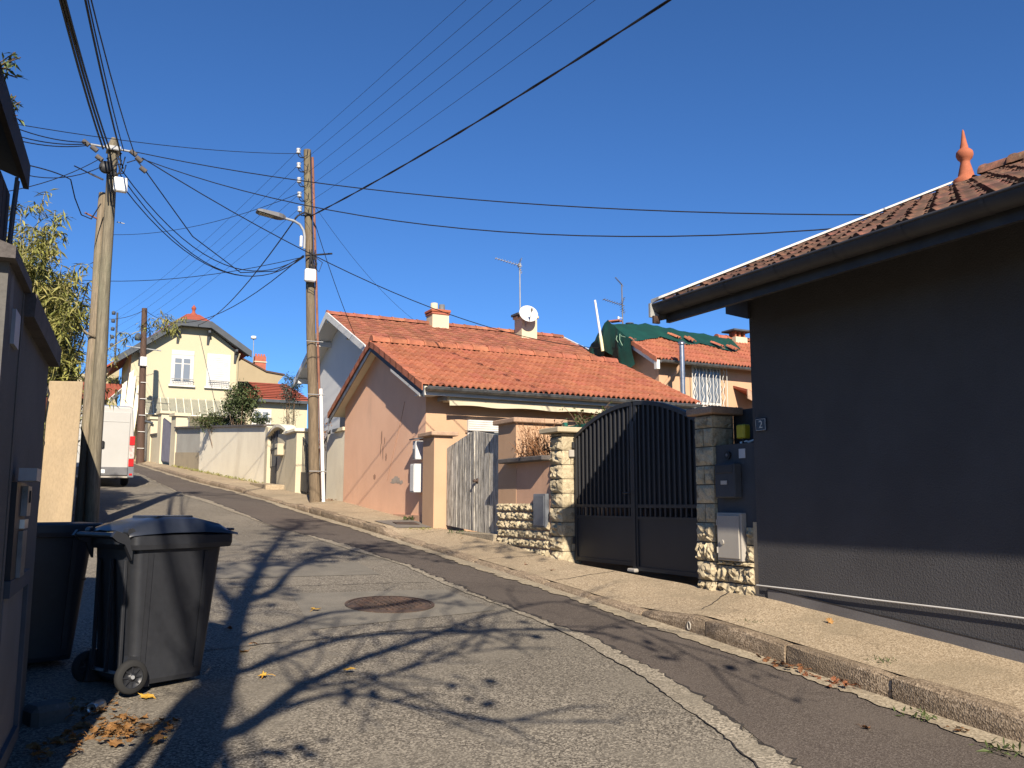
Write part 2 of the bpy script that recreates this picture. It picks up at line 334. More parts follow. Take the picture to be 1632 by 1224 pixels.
# ================================================================ the ground, road and pavement
def interp(x, X, Y): return float(np.interp(x, X, Y))
RS = [-60, 0, 3.5, 6.4, 10.2, 14.5, 20, 24, 31.3, 46, 60, 120]; RZ = [-6, -1.66, -1.40, -1.15, -.865, -.565, -.2, .09, .66, 1.85, 2.95, 7.2]
def zr(s): return interp(s, RS, RZ)
def tk(s): return interp(s, [-60, 23, 27, 31.3, 46, 60, 120], [5.15, 5.15, 4.95, 4.53, 3.76, 3.1, 0.5])
def tw(s): return interp(s, [-60, 28.7, 41, 43, 48, 60, 120], [6.2, 6.2, 4.85, 4.65, 4.1, 3.4, 1])
def kh(s): return interp(s, [-60, 6.3, 6.9, 7.4, 14.1, 14.8, 20.5, 21.6, 25.6, 26.6, 40, 41, 120], [.165, .165, .09, .055, .055, .14, .13, .06, .06, .13, .12, .06, .1])
def wh(s): return interp(s, [-60, 6.6, 7.5, 8.7, 10, 12.3, 14.5, 15.4, 20.4, 22, 27, 28.7, 50, 120], [.235, .235, .18, .13, .085, .14, .12, .15, .20, .14, .12, .12, .13, .13])
def jit(k, a):
    r = random.Random(k); return r.uniform(-a, a)
def rag(s, seed, amp):
    return amp * (random.Random(int(s * 20 + 4000) * 31 + seed).uniform(-1, 1) + .8 * sin(s * 7.3 + seed) * sin(s * 3.1 + seed * 2))
def wob(s, seed, amp=1.0):
    return amp * (.5 * sin(s * 1.7 + seed) + .3 * sin(s * 4.3 + seed * 2.1) + .2 * sin(s * 11.1 + seed * 3.7))

# terrain: one sheet to the horizon, a little below everything
ys = [-600, -200, -60, -20] + [i * 4 for i in range(-4, 26)] + [110, 120, 160, 300, 700, 1500]
xs = [-900, -300, -100, -40, -15, -6, -3, -1.6, 7, 12, 20, 40, 100, 300, 900]
b = B(); b.grid([[(x, y, zr(min(max(y, -60), 120)) - .07) for x in xs] for y in ys], True)
b.obj('ground', M_['soil'], kind='structure')

SS = [i * .5 for i in range(-60, 0)] + [i * .05 for i in range(0, 320)] + [16 + i * .25 for i in range(0, 96)] + [40 + i for i in range(0, 70)]
def sheet(name, lo, hi, dz, m, ss, nx=2, **k):
    b = B(); b.grid([[(lo(s) + (hi(s) - lo(s)) * i / (nx - 1), s, zr(s) + dz) for i in range(nx)] for s in ss]); return b.obj(name, m, kind='structure', **k)
sheet('road', lambda s: -2.6, lambda s: tk(s) + .05, 0, M_['old_asphalt'], SS, 8)
def st(s): return interp(s, [-60, 0, 2.5, 3.65, 4.36, 5.3, 6.4, 7.4, 9.7, 11, 13, 17, 19.3, 23.5, 25.7, 35, 46, 60, 120], [1.5, 2.3, 3.1, 3.5, 3.74, 3.97, 4.1, 4.12, 4.13, 4.2, 4.08, 3.68, 3.7, 3.58, 3.3, 3.15, 2.5, 2, 0])
def sw(s):   # half width of the pale concrete strip, broken in places
    return interp(s, [-60, 3, 5.5, 7, 8, 9, 12, 12.6, 14, 15, 17, 18.5, 22, 24, 25.7, 28, 120], [.125, .125, .11, .06, .03, .05, .045, .10, .08, .012, .012, .06, .10, .14, .08, .03, .02])
sheet('road_new_asphalt', lambda s: st(s) + sw(s) * .55 + .02 + wob(s, 1, .015), lambda s: tk(s) - .12 + wob(s, 4, .03), .004, M_['new_asphalt'], SS, 4)
sheet('road_concrete_strip', lambda s: st(s) - sw(s) + wob(s, 2, .02) + rag(s, 5, .012), lambda s: st(s) + sw(s) * .8 + wob(s, 3, .025) + rag(s, 9, .03), .008, M_['strip_concrete'], SS, 3)
sheet('road_tar_seam', lambda s: st(s) + sw(s) * .8 + wob(s, 3, .025) + rag(s, 9, .03) - .01, lambda s: st(s) + sw(s) * .8 + wob(s, 3, .025) + rag(s, 9, .03) + max(-.01, .012 + rag(s, 13, .022)), .010, M_['tar'], [s for s in SS if s < 36], 2)
sheet('road_crack', lambda s: st(s) - sw(s) + wob(s, 2, .02) + rag(s, 5, .012) - max(0, .004 + rag(s, 17, .007)), lambda s: st(s) - sw(s) + wob(s, 2, .02) + rag(s, 5, .012), .010, M_['tar'], [s for s in SS if s < 7.2], 2)
sheet('road_gutter', lambda s: tk(s) - .19 + wob(s, 6, .05) + rag(s, 23, .028), lambda s: tk(s) + .02, .013, M_['gutter_stone'], SS, 4)
# paler repairs in the old asphalt
def repair(name, poly, dz, m):
    b = B(); c = [sum(p[i] for p in poly) / len(poly) for i in (0, 1)]; n = len(poly)
    pts = []
    for i in range(n):
        a, q = poly[i], poly[(i + 1) % n]
        for j in range(6):
            u = j / 6; pts.append((a[0] + (q[0] - a[0]) * u + R.uniform(-.012, .012), a[1] + (q[1] - a[1]) * u + R.uniform(-.012, .012)))
    v = [(c[0], c[1], zr(c[1]) + dz)] + [(x, y, zr(y) + dz) for x, y in pts]
    b.add(v, [(0, i + 1, (i + 1) % len(pts) + 1) for i in range(len(pts))]); return b.obj(name, m, kind='structure')
mk('patch_pale', (.205, .185, .15), (.165, .15, .122), scale=3, fine=.4, fscale=110, bump=.4, bscale=100, dist=.004)
repair('road_repair', [(2.05, 7.55), (3.95, 7.85), (3.95, 9.1), (2.3, 9.3)], .004, M_['patch_pale'])
repair('road_repair', [(1.2, 10.5), (3.6, 10.3), (3.7, 11.4), (1.4, 11.9)], .004, M_['patch_pale'])
repair('road_repair', [(.9, 14.2), (2.6, 13.6), (2.7, 15.0), (1.1, 15.6)], .004, M_['patch_pale'])
for x0, y0, x1, y1 in ((.6, 7.0, 3.3, 7.35), (1.0, 9.9, 3.95, 9.6), (.9, 12.6, 3.5, 12.9)):
    b = B(); rows = []; q = random.Random(int(x0 * 100)); ph = q.uniform(0, 9)
    for i in range(41):
        u = i / 40; x = x0 + (x1 - x0) * u; y = y0 + (y1 - y0) * u; dx_ = wob(u * 9, ph, .05); ww = .004 + .006 * abs(sin(u * 23 + ph))
        if abs(x1 - x0) > abs(y1 - y0): rows.append([(x, y + dx_ - ww, zr(y) + .007), (x, y + dx_ + ww, zr(y) + .007)])
        else: rows.append([(x + dx_ - ww, y, zr(y) + .007), (x + dx_ + ww, y, zr(y) + .007)])
    b.grid(rows); b.obj('road_crack', M_['tar'], kind='structure')
# pavement
PS = [i * .5 for i in range(-60, 0)] + [i * .2 for i in range(0, 150)] + [30 + i * .5 for i in range(0, 80)] + [70 + 5 * i for i in range(10)]
b = B()
def pz(s, u): return zr(s) + kh(s) + (wh(s) - kh(s)) * u
b.grid([[(tk(s) + .10 + (tw(s) + .02 - tk(s) - .10) * u, s, pz(s, u) + .002 + wob(s, 9 + 3 * u, .006) * (u > .1)) for u in (0, .15, .4, .7, 1)] for s in PS])
pave = b.obj('pavement', M_['pavement'], kind='structure')
b = B(); b.grid([[(tk(s) + .25 + (tw(s) - tk(s) - .32) * u, s, pz(s, (.15 + u * .85)) + .010) for u in (0, .5, 1)] for s in np.arange(14.6, 15.95, .15)])
b.obj('pavement_asphalt_patch', M_['pavement_patch'], pave)
# joints across the pavement slabs
for s0, sk in ((6.5, .55), (9.0, .1), (10.9, -.1), (13.9, .3), (17.6, .1)):
    b = B(); rows = []
    for i in range(13):
        u = i / 12; s = s0 + sk * u + wob(u * 6, s0, .03); x = tk(s) + .16 + (tw(s) - tk(s) - .16) * u
        rows.append([(x, s - .008, pz(s, u) + .009), (x, s + .008, pz(s, u) + .009)])
    b.grid(rows); b.obj('pavement_joint', M_['tar'], pave)
# kerb stones, each its own stone
s = -1.45
k = 0
while s < 58:
    ln = .955 + jit(k, .03) if s < 30 else 1.9
    b = B(); rows = []; n = 7
    g = .007 + .004 * abs(jit(k + 3, 1)); dy = jit(k + 50, .006); dzk = jit(k + 90, .006); rr = random.Random(k)
    for i in range(n):
        ss = s + g + (ln - 2 * g) * i / (n - 1); e = .012 if i in (0, n - 1) else 0
        x = tk(ss) + dy; z0 = zr(ss) - .03; z1 = zr(ss) + kh(ss) + dzk - e
        j = lambda a: rr.uniform(-a, a)
        rows.append([(x + e, ss, z0), (x - .004 + e + j(.004), ss, z0 + (z1 - z0) * .55), (x + e + .004 + j(.005), ss, z1 - .022 + j(.005)), (x + .022 + j(.006), ss, z1 - .003 + j(.003)), (x + .08, ss, z1 + j(.004)), (x + .145 + j(.006), ss, z1 + .004), (x + .15, ss, z0)])
    b.grid(rows, False); m = len(rows[0])
    b.add(rows[0] + rows[-1], [tuple(range(m)), tuple(range(m, 2 * m))])
    b.obj('kerb_stone', M_['kerb'], pave); s += ln; k += 1
# dark joints behind the stones
b = B(); b.grid([[(tk(s) + .03, s, zr(s) - .02), (tk(s) + .03, s, zr(s) + kh(s) - .03), (tk(s) + .13, s, zr(s) + kh(s) - .03)] for s in PS if -3 < s < 58]); b.obj('kerb_bed', M_['mortar'], pave)
# earth verge along the left-hand walls
sheet('verge', lambda s: -2.5, lambda s: .42 + wob(s, 12, .12), .006, mat('verge', (.13, .10, .075), (.075, .06, .05), scale=2, fine=.5, fscale=60, bump=.6, bscale=40), [i * .25 for i in range(52, 100)], 3)

# manhole cover with its worn concrete collar
mh = thing('manhole_cover', 'round rusty iron manhole cover set in the road', 'manhole', (3.06, 8.42, zr(8.42)))
sl_ = (zr(9) - zr(8)); MT = Matrix.Translation((3.06, 8.42, zr(8.42))) @ Matrix.Rotation(math.atan(sl_), 4, 'X')
b = B(); b.lathe((0, 0, 0), [(.44, -.03), (.44, .013), (.405, .016)], 40, False); b.tr(MT).obj('frame', M_['iron_rust'], mh)
b = B(); b.lathe((0, 0, 0), [(.398, -.02), (.398, .014), (.37, .018), (.36, .014), (.30, .014), (.29, .019), (.18, .019), (.17, .013), (0.001, .013)], 40, False)
for i in range(-5, 6):
    for j in range(-5, 6):
        if (i * i + j * j) * .0036 < .105: b.cbox((i * .06, j * .06, .019), (.018, .018, .005))
b.tr(MT).obj('lid', M_['iron_rust'], mh)
# ================================================================ right-hand side: the dark house
def zp(s): return pz(s, 1)
def shape_tile(w, l, kind):
    """one roof tile: X = across the roof, Y = up the slope, Z = out of the roof; the lower edge sits at y = 0"""
    b = B(); th = .016
    if kind == 'roman': prof = [(0, .004), (.07, .040), (.15, .054), (.25, .052), (.34, .026), (.42, .0), (.50, .002), (.57, .038), (.65, .052), (.75, .050), (.84, .024), (.92, -.002), (1.0, .003)]
    elif kind == 'old': prof = [(0, .012), (.10, .040), (.22, .044), (.34, .018), (.55, .010), (.76, .016), (.90, .034), (1.0, .018)]
    else: prof = [(0, .010), (.12, .022), (.30, .006), (.62, .006), (.82, .020), (1.0, .010)]
    rows = []
    for y, up in ((0, .030), (l * .5, .018), (l * 1.10, .002)): rows.append([(x * w * 1.03, y, z + up) for x, z in prof])
    b.grid(rows, True)
    n = len(prof); b.add(rows[0] + [(x, y + .004, z - th - .012) for x, y, z in rows[0]], [(i, i + 1, n + i + 1, n + i) for i in range(n - 1)])
    return b
def tile_field(parent, o, ud, vd, ncol, nrow, w, l, kind, m, name='roof_tile', limit=300, jz=.004, inside=None, seed=1, view=(0, 0, 0)):
    """rows of single tiles from corner o along ud (across) and vd (up the slope)"""
    ud = Vector(ud).normalized(); vd = Vector(vd).normalized(); nd = ud.cross(vd)
    tb = shape_tile(w, l, kind); me = tb.mesh(name, m); rr = random.Random(seed); cells = []
    for j in range(nrow):
        for i in range(ncol):
            p = Vector(o) + ud * (i * w) + vd * (j * l)
            if inside and not inside(i, j, p): continue
            cells.append((p - Vector(view)).length)
            cells[-1] = (cells[-1], p, rr.uniform(-jz, jz), rr.gauss(0, .012), rr.gauss(0, .010))
    cells.sort(key=lambda c: c[0]); V = np.array(tb.v); rest = B()
    for q, (dd, p, dz, a1, a2) in enumerate(cells):
        Mx = Matrix((( ud.x, vd.x, nd.x, p.x + nd.x * dz), (ud.y, vd.y, nd.y, p.y + nd.y * dz), (ud.z, vd.z, nd.z, p.z + nd.z * dz), (0, 0, 0, 1)))
        Mx = Mx @ Matrix.Rotation(a1, 4, 'Z') @ Matrix.Rotation(a2, 4, 'X')
        if q < limit: inst(name, me, parent, Mx)
        else: rest.add([Mx @ Vector(v) for v in tb.v], tb.f, True)
    if rest.v: rest.obj('roof_tiles', m, parent, kind='stuff')
def ridge_tiles(parent, p0, p1, r, m, ln=.38, name='ridge_tile', half=pi):
    p0 = Vector(p0); p1 = Vector(p1); d = (p1 - p0); n = max(1, round(d.length / ln)); d.normalize()
    side = d.cross(Vector((0, 0, 1))).normalized(); up = side.cross(d)
    step = (p1 - p0).length / n
    for i in range(n):
        b = B(); rows = []
        for y, k in ((0, 1.10), (.05, 1.10), (.06, 1.0), (step * 1.06, .93)):
            a = p0 + d * (i * step + y); rows.append([a + (side * cos(t) + up * sin(t)) * r * k for t in [half * q / 8 + (pi - half) / 2 for q in range(9)]])
        b.grid(rows, True); b.add(rows[0] + [p - up * .0 for p in [p0 + d * (i * step)]], [tuple(range(9))])
        b.obj(name, m, parent)
def half_gutter(b, p0, p1, r, n=10, out=None):
    """half-round gutter between two points; open side up"""
    p0 = Vector(p0); p1 = Vector(p1); d = (p1 - p0).normalized(); sd = d.cross(Vector((0, 0, 1))).normalized(); up = Vector((0, 0, 1))
    for k, fl in ((1.0, 1), (.9, -1)):
        rows = [[p + (sd * cos(pi + pi * q / n) + up * sin(pi + pi * q / n)) * r * k for q in range(n + 1)] for p in (p0, p1)]
        b.grid(rows, True)
    for sgn in (-1, 1): b.tube([p0 + sd * sgn * r, p1 + sd * sgn * r], r * .13, 6)
    for p in (p0, p1): b.add([p + (sd * cos(pi + pi * q / n) + up * sin(pi + pi * q / n)) * r for q in range(n + 1)], [tuple(range(n + 1))])
    return b

dh = thing('dark_house', 'anthracite rendered single-storey house with brown tiled roof at right', 'house', (6.2, 6.6, zp(6.6)))
EV_X, EV_Z, SL = 5.40, 1.985, .4315                          # eaves line and roof pitch
def rz_(x): return EV_Z + (x - EV_X) * SL
b = B()                                                       # wall: street face and both ends
S0, S1 = -7., 6.63
b.prism([(6.2, S1, zr(S1) - .3), (13.8, S1, zr(S1) - .3), (13.8, S1, rz_(6.2) - .19), (10., S1, rz_(10.) - .19), (6.2, S1, rz_(6.2) - .19)], (0, -.3, 0))
b.prism([(6.2, S0 + .3, zr(S0) - .3), (13.8, S0 + .3, zr(S0) - .3), (13.8, S0 + .3, rz_(6.2) - .19), (10., S0 + .3, rz_(10.) - .19), (6.2, S0 + .3, rz_(6.2) - .19)], (0, -.3, 0))
b.box(6.2, 6.5, S0 + .3, S1 - .3, zr(S0) - .3, rz_(6.2) - .19)
b.box(13.5, 13.8, S0 + .3, S1 - .3, zr(S0) - .3, rz_(6.2) - .19)
b.obj('wall', M_['dark_render'], dh)
b = B(); rows = []
for s in np.arange(S0, S1 + .01, .25):
    s = min(s, S1 - .002); rows.append([(6.188, s, zp(s) - .12), (6.186, s, zp(s) + .085), (6.20, s, zp(s) + .09)])
b.grid(rows, False); b.obj('plinth', M_['dark_plinth'], dh)
rows = [[(6.184, s, zp(s) + .086), (6.183, s, zp(s) + .096)] for s in np.arange(S0, S1, .25)]
b = B(); b.grid(rows); b.obj('plinth_joint', M_['tar'], dh)
# roof slab, fascia, soffit, verge
RX0, RX1 = EV_X, 10.0
b = B()
b.prism([(RX0, 6.93, rz_(RX0) - .03), (RX1, 6.93, rz_(RX1) - .03), (14.6, 6.93, rz_(RX0) - .03), (14.6, 6.93, rz_(RX0) - .15), (RX1, 6.93, rz_(RX1) - .16), (RX0, 6.93, rz_(RX0) - .13)], (0, S0 - .3 - 6.93, 0))
roof = b.obj('roof', M_['timber_black'], dh)
b = B(); b.box(5.395, 5.44, S0 - .3, 6.945, 1.79, 1.965); b.obj('fascia', M_['gutter_dark'], dh)
b = B(); b.prism([(6.16, 6.6, 1.84), (6.16, 6.93, 1.955), (6.16, 6.93, 2.12), (6.16, 6.6, 2.12)], (3.8, 0, 3.8 * SL)); b.obj('verge_soffit', M_['gutter_dark'], dh)
b = B(); b.prism([(5.30, 6.934, 1.80), (5.30, 6.934, rz_(5.30) + .05), (RX1, 6.934, rz_(RX1) + .05), (RX1, 6.934, rz_(RX1) - .16), (5.52, 6.934, rz_(5.5) - .17)], (0, .028, 0)); b.obj('bargeboard', M_['zinc'], dh)
b = B(); b.prism([(5.24, 6.86, rz_(5.24) + .085), (5.24, 6.985, rz_(5.24) + .06), (5.24, 6.985, rz_(5.24) + .105), (5.24, 6.86, rz_(5.24) + .108)], (RX1 - 5.32, 0, (RX1 - 5.32) * SL)); b.obj('verge_flashing', M_['white_paint'], dh)
b = B(); b.box(5.195, 5.31, 6.936, 6.966, 1.83, rz_(5.25) + .05); b.obj('bargeboard_end', mat('zinc_pale', (.42, .42, .40), (.34, .34, .32), scale=5, rough=.6), dh)
b = B(); b.box(5.215, 5.29, 6.905, 6.935, 1.765, 1.84); b.obj('verge_block', M_['pole_brown'], dh)
b = B(); half_gutter(b, (5.315, 6.93, 1.955), (5.315, S0 - .2, 1.945), .095, 12); gt = b.obj('gutter', M_['gutter_dark'], dh)
s = 6.55
while s > -2:
    b = B(); rows = [[(5.315 + cos(pi + pi * q / 10) * .1005, s + y, 1.955 + sin(pi + pi * q / 10) * .1005) for q in range(11)] for y in (0, -.035)]; b.grid(rows)
    b.obj('gutter_joint', M_['gutter_dark'], gt); s -= .62
tile_field(roof, (5.33, 6.90, rz_(5.33) + .0), (0, -1, 0), (1, 0, SL), 42, 15, .215, .335, 'old', M_['tile_brown'], seed=3, jz=.009, view=(0, 3.5, 0))
ridge_tiles(roof, (RX1, 6.5, rz_(RX1) + .03), (RX1, S0, rz_(RX1) + .03), .13, M_['tile_brown'])
# hip starter and finial
b = B(); b.lathe((RX1, 6.74, rz_(RX1) + .02), [(r * .72, z * .72) for r, z in [(.001, -.12), (.23, -.12), (.21, .06), (.15, .10), (.13, .12), (.125, .16), (.10, .27), (.078, .36), (.082, .40), (.12, .44), (.142, .50), (.135, .56), (.10, .60), (.065, .63), (.066, .66), (.052, .72), (.032, .85), (.018, .95), (.001, .98)]], 24)
b.obj('finial', M_['terracotta'], roof)
# house number
pl = thing('house_number_plate', 'small dark blue enamel plate numbered 2 on the dark wall', 'sign', (6.19, 6.51, .765))
b = B(); b.bev(6.178, 6.199, 6.43, 6.575, .70, .825, .004); b.obj('plate', M_['enamel_blue'], pl)
b = B()
for q in ((6.437, 6.568, .706, .709), (6.437, 6.568, .816, .819), (6.437, 6.440, .706, .819), (6.565, 6.568, .706, .819)): b.box(6.1765, 6.178, q[0], q[1], q[2], q[3])
b.obj('border', M_['white_paint'], pl)
fc = bpy.data.curves.new('numeral', 'FONT'); fc.body = '2'; fc.size = .105; fc.extrude = .0008; fc.align_x = 'CENTER'; fc.align_y = 'CENTER'
fo = bpy.data.objects.new('numeral', fc); COL.objects.link(fo)
dg = bpy.context.evaluated_depsgraph_get(); me = bpy.data.meshes.new_from_object(fo.evaluated_get(dg)); bpy.data.objects.remove(fo)
me.materials.clear(); me.materials.append(M_['white_paint'])
inst('numeral', me, pl, Matrix.Translation((6.176, 6.5, .762)) @ Matrix(((0, 0, 1, 0), (-1, 0, 0, 0), (0, 1, 0, 0), (0, 0, 0, 1))) @ Matrix.Scale(-1, 4, (0, 0, 1)))
b = B(); b.tube([(6.172, 6.63 - i * .7, -.795 - i * .004 + (.004 if i % 2 else 0)) for i in range(20)], .0075, 6); tag(b.obj('cable', M_['white_paint']), 'thin white cable stretched along the foot of the dark wall', 'cable')

# ---------------------------------------------------------------- split stones
def stone(name, parent, face, u0, u1, z0, z1, p, depth=.05, rough=.03, m='split_stone', seed=0, nu=7, nz=5, back=.03):
    """one split-face block; face 'w' looks to the street (-X), 's' looks down the street (-Y), p = plane, built outward"""
    rr = random.Random(seed); b = B(); g = .006
    u0 += g; u1 -= g; z0 += g; z1 -= g; rows = []
    for i in range(nz + 1):
        row = []
        for j in range(nu + 1):
            e = i in (0, nz) or j in (0, nu)
            dpt = depth * (.3 if e else .8) + (rr.uniform(-rough, rough) * (.3 if e else .85))
            uu = u0 + (u1 - u0) * j / nu + (0 if e else rr.uniform(-.25, .25) * (u1 - u0) / nu); zz = z0 + (z1 - z0) * i / nz + (0 if e else rr.uniform(-.25, .25) * (z1 - z0) / nz)
            row.append((p - dpt, uu, zz) if face == 'w' else (uu, p - dpt, zz))
        rows.append(row)
    b.grid(rows, False)
    ring = [rows[0][j] for j in range(nu + 1)] + [rows[i][nu] for i in range(1, nz + 1)] + [rows[nz][j] for j in range(nu - 1, -1, -1)] + [rows[i][0] for i in range(nz - 1, 0, -1)]
    bk = [(p + back, y, z) if face == 'w' else (x, p + back, z) for x, y, z in ring]; n = len(ring)
    b.add(ring + bk, [(i, (i + 1) % n, n + (i + 1) % n, n + i) for i in range(n)])
    return b.obj(name, M_[m], parent)

# right gate pillar, with the letterbox wall between it and the house
gp = thing('gate_pillar', 'split-stone gate pillar beside the dark house, mostly in shade', 'pillar', (6.3, 7.37, zp(7.4)))
b = B(); b.box(6.21, 6.50, 7.25, 7.51, zp(7.4) - .25, .93); b.obj('core', M_['mortar'], gp)
z = zp(7.4) - .12; k = 0
while z < .90:
    h = min(.2, .925 - z); b_ = .055 if z < -.25 else .025
    if k % 2: stone('stone', gp, 'w', 7.235, 7.53, z, z + h, 6.21, b_ + .01, .028 if z < -.25 else .008, seed=k)
    else: stone('stone', gp, 'w', 7.235, 7.39, z, z + h, 6.21, b_ + .01, .028 if z < -.25 else .008, seed=k); stone('stone', gp, 'w', 7.39, 7.53, z, z + h, 6.21, b_ + .01, .028 if z < -.25 else .008, seed=k + 40)
    stone('stone', gp, 's', 6.20, 6.5, z, z + h, 7.25, .02, .008, seed=k + 80)
    z += h; k += 1
b = B(); b.bev(6.13, 6.58, 7.17, 7.59, .935, 1.015, .012); b.obj('cap', M_['cap_stone'], gp)

lw = thing('letterbox_wall', 'grey painted wall with split-stone foot between gate pillar and dark house', 'wall', (6.3, 6.95, zp(6.9)))
b = B(); b.box(6.235, 6.45, 6.632, 7.235, zp(6.9) - .3, .60); b.obj('wall', M_['wall_grey_paint'], lw)
b = B(); b.box(6.218, 6.24, 6.632, 6.70, zp(6.7) - .2, -.19); b.obj('lit_corner_strip', M_['sand_render'], lw)  # sand colour for the sunlit part of the corner, stopped where shade begins
zb = zp(6.9) - .08; rows = [(zb, zb + .17, [6.70, 6.97, 7.235]), (zb + .17, zb + .34, [6.70, 6.84, 7.08, 7.235]), (zb + .34, -.585, [6.70, 6.78, 7.0, 7.235])]
q = 200
for z0, z1, us in rows:
    for a, c in zip(us, us[1:]): stone('stone', lw, 'w', a, c, z0, z1, 6.235, .06, .03, seed=q); q += 1
for z0, z1 in ((-.585, -.42), (-.42, -.24)):
    stone('stone', lw, 'w', 6.70, 6.80, z0, z1, 6.235, .05, .025, seed=q, nu=3); stone('stone', lw, 'w', 7.185, 7.235, z0, z1, 6.235, .05, .02, seed=q + 1, nu=2); q += 2
gc = thing('meter_cabinet', 'pale grey meter cabinet set in the split-stone wall by the gate', 'cabinet', (6.2, 7.0, -.58))
b = B(); b.bev(6.165, 6.24, 6.81, 7.18, -.585, -.10, .008); b.obj('frame', M_['box_grey'], gc)
b = B(); b.bev(6.150, 6.166, 6.835, 7.155, -.56, -.125, .006); dr = b.obj('door', M_['box_grey'], gc)
b = B(); b.tube([(6.152, 7.08, -.40), (6.138, 7.08, -.40)], .026, 12, flat=1.0); b.obj('lock', M_['box_grey'], dr)
for zz in (-.20, -.48):
    b = B(); b.tube([(6.15, 7.158, zz - .03), (6.15, 7.158, zz + .03)], .009, 8); b.obj('hinge', M_['box_grey'], gc)
lb = thing('letterbox', 'dark grey letterbox on the shaded wall beside the gate', 'letterbox', (6.2, 7.0, .04))
b = B(); b.bev(6.13, 6.233, 6.85, 7.15, .05, .40, .012); b.obj('body', M_['wall_grey_paint'], lb)
b = B(); b.bev(6.122, 6.131, 6.87, 7.13, .30, .385, .004); b.obj('flap', M_['anthracite'], lb)
b = B(); b.box(6.124, 6.1295, 6.955, 7.05, .185, .225); b.obj('name_plate', M_['steel'], lb)
db = thing('doorbell', 'round black doorbell above the letterbox', 'doorbell', (6.23, 7.04, .5))
b = B(); b.tube([(6.234, 7.04, .49), (6.212, 7.04, .49)], .042, 16); b.obj('housing', M_['black_plastic'], db)
b = B(); b.tube([(6.213, 7.04, .49), (6.204, 7.04, .49)], .016, 12); b.obj('button', M_['grey_plastic'], db)
b = B(); b.box(6.228, 6.2345, 6.79, 6.88, .45, .545); tag(b.obj('notice', M_['box_white']), 'small white notice stuck beside the doorbell', 'notice')
yl = thing('yellow_lantern', 'small yellow box lantern standing above the letterbox wall', 'lantern', (6.32, 6.9, .60))
b = B(); b.tube([(6.32, 6.9, .60), (6.32, 6.9, .66)], .02, 8); b.obj('stem', M_['black_plastic'], yl)
b = B(); b.bev(6.275, 6.365, 6.84, 6.965, .655, .80, .012); b.obj('body', M_['yellow_box'], yl)
b = B(); b.tube([(6.30, 6.68, .612), (6.31, 6.74, .63), (6.29, 6.80, .612), (6.33, 6.86, .628), (6.30, 6.93, .612)], .012, 6); tag(b.obj('cable', M_['white_plastic']), 'loose white cable lying on top of the letterbox wall', 'cable')
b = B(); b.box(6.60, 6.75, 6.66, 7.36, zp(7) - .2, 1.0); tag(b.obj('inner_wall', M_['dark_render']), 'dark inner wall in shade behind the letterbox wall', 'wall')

# ---------------------------------------------------------------- driveway gate
GX = 6.40; g0, g1 = 7.54, 10.30; gm = (g0 + g1) / 2
gate = thing('driveway_gate', 'arched dark grey double metal driveway gate with vertical bars', 'gate', (GX, gm, zp(gm)))
def arch(s):
    u = (s - gm) / (g1 - gm); return .86 + .37 * (1 - u * u) + .03 * u
pb = {}
for side, a, c in ((0, g0, gm - .015), (1, gm + .015, g1)):
    bot = zp((a + c) / 2) + (.05 if side == 0 else .045)
    lf = None
    b = B(); b.box(GX - .028, GX + .028, a, a + .055, bot, arch(a + .03)); b.box(GX - .028, GX + .028, c - .055, c, bot, arch(c - .03)); b.box(GX - .026, GX + .026, a + .055, c - .055, bot + .002, bot + .05)
    b.box(GX - .026, GX + .026, a + .055, c - .055, -.06, -.02); b.box(GX - .026, GX + .026, a + .055, c - .055, -.20, -.165)
    lf = b.obj('leaf_frame', M_['anthracite'], gate)
    n = 12; pts = [(GX, a + (c - a) * i / n, arch(a + (c - a) * i / n)) for i in range(n + 1)]
    b = B(); b.grid([[(GX + dx, y, z + dz) for dx, dz in ((-.032, -.03), (-.032, .022), (.032, .022), (.032, -.03), (-.032, -.03))] for _, y, z in pts], False); b.obj('arch_rail', M_['anthracite'], gate)
    b = B(); b.box(GX - .012, GX + .004, a + .05, c - .05, bot + .04, -.165); b.obj('lower_panel', M_['anthracite'], gate)
    nb = 13
    for i in range(nb):
        s = a + .055 + (c - a - .11) * (i + .5) / nb
        b = B(); b.bev(GX - .022, GX + .006, s - .013, s + .013, -.165, arch(s) - .025, .003); b.obj('bar', M_['anthracite'], lf)
    rows = [[(GX + .008, y, -.03), (GX + .008, y, arch(y) - .02)] for y in np.linspace(a + .04, c - .04, 13)]
    b = B(); b.grid(rows); b.grid([[(p[0] + .006, p[1], p[2]) for p in r] for r in rows]); b.obj('backing_sheet', M_['anthracite'], gate)
b = B(); b.box(GX - .04, GX - .028, gm - .03, gm + .03, zp(gm) + .05, 1.0); b.obj('meeting_post', M_['anthracite'], gate)
b = B(); b.tube([(GX - .05, gm + .05, .12), (GX - .09, gm + .05, .12), (GX - .09, gm + .14, .12)], .011, 8); b.obj('handle', M_['anthracite'], gate)
for zz in (.74, -.55):
    b = B(); b.bev(GX - .05, GX + .05, g1 - .005, g1 + .04, zz, zz + .09, .006); b.obj('hinge', M_['anthracite'], gate)
b = B(); b.bev(GX - .09, GX - .02, gm - .07, gm + .09, zp(gm) + .005, zp(gm) + .05, .012); tag(b.obj('gate_stop', M_['box_grey']), 'small pale gate stop fixed to the ground between the gate leaves', 'gate stop')

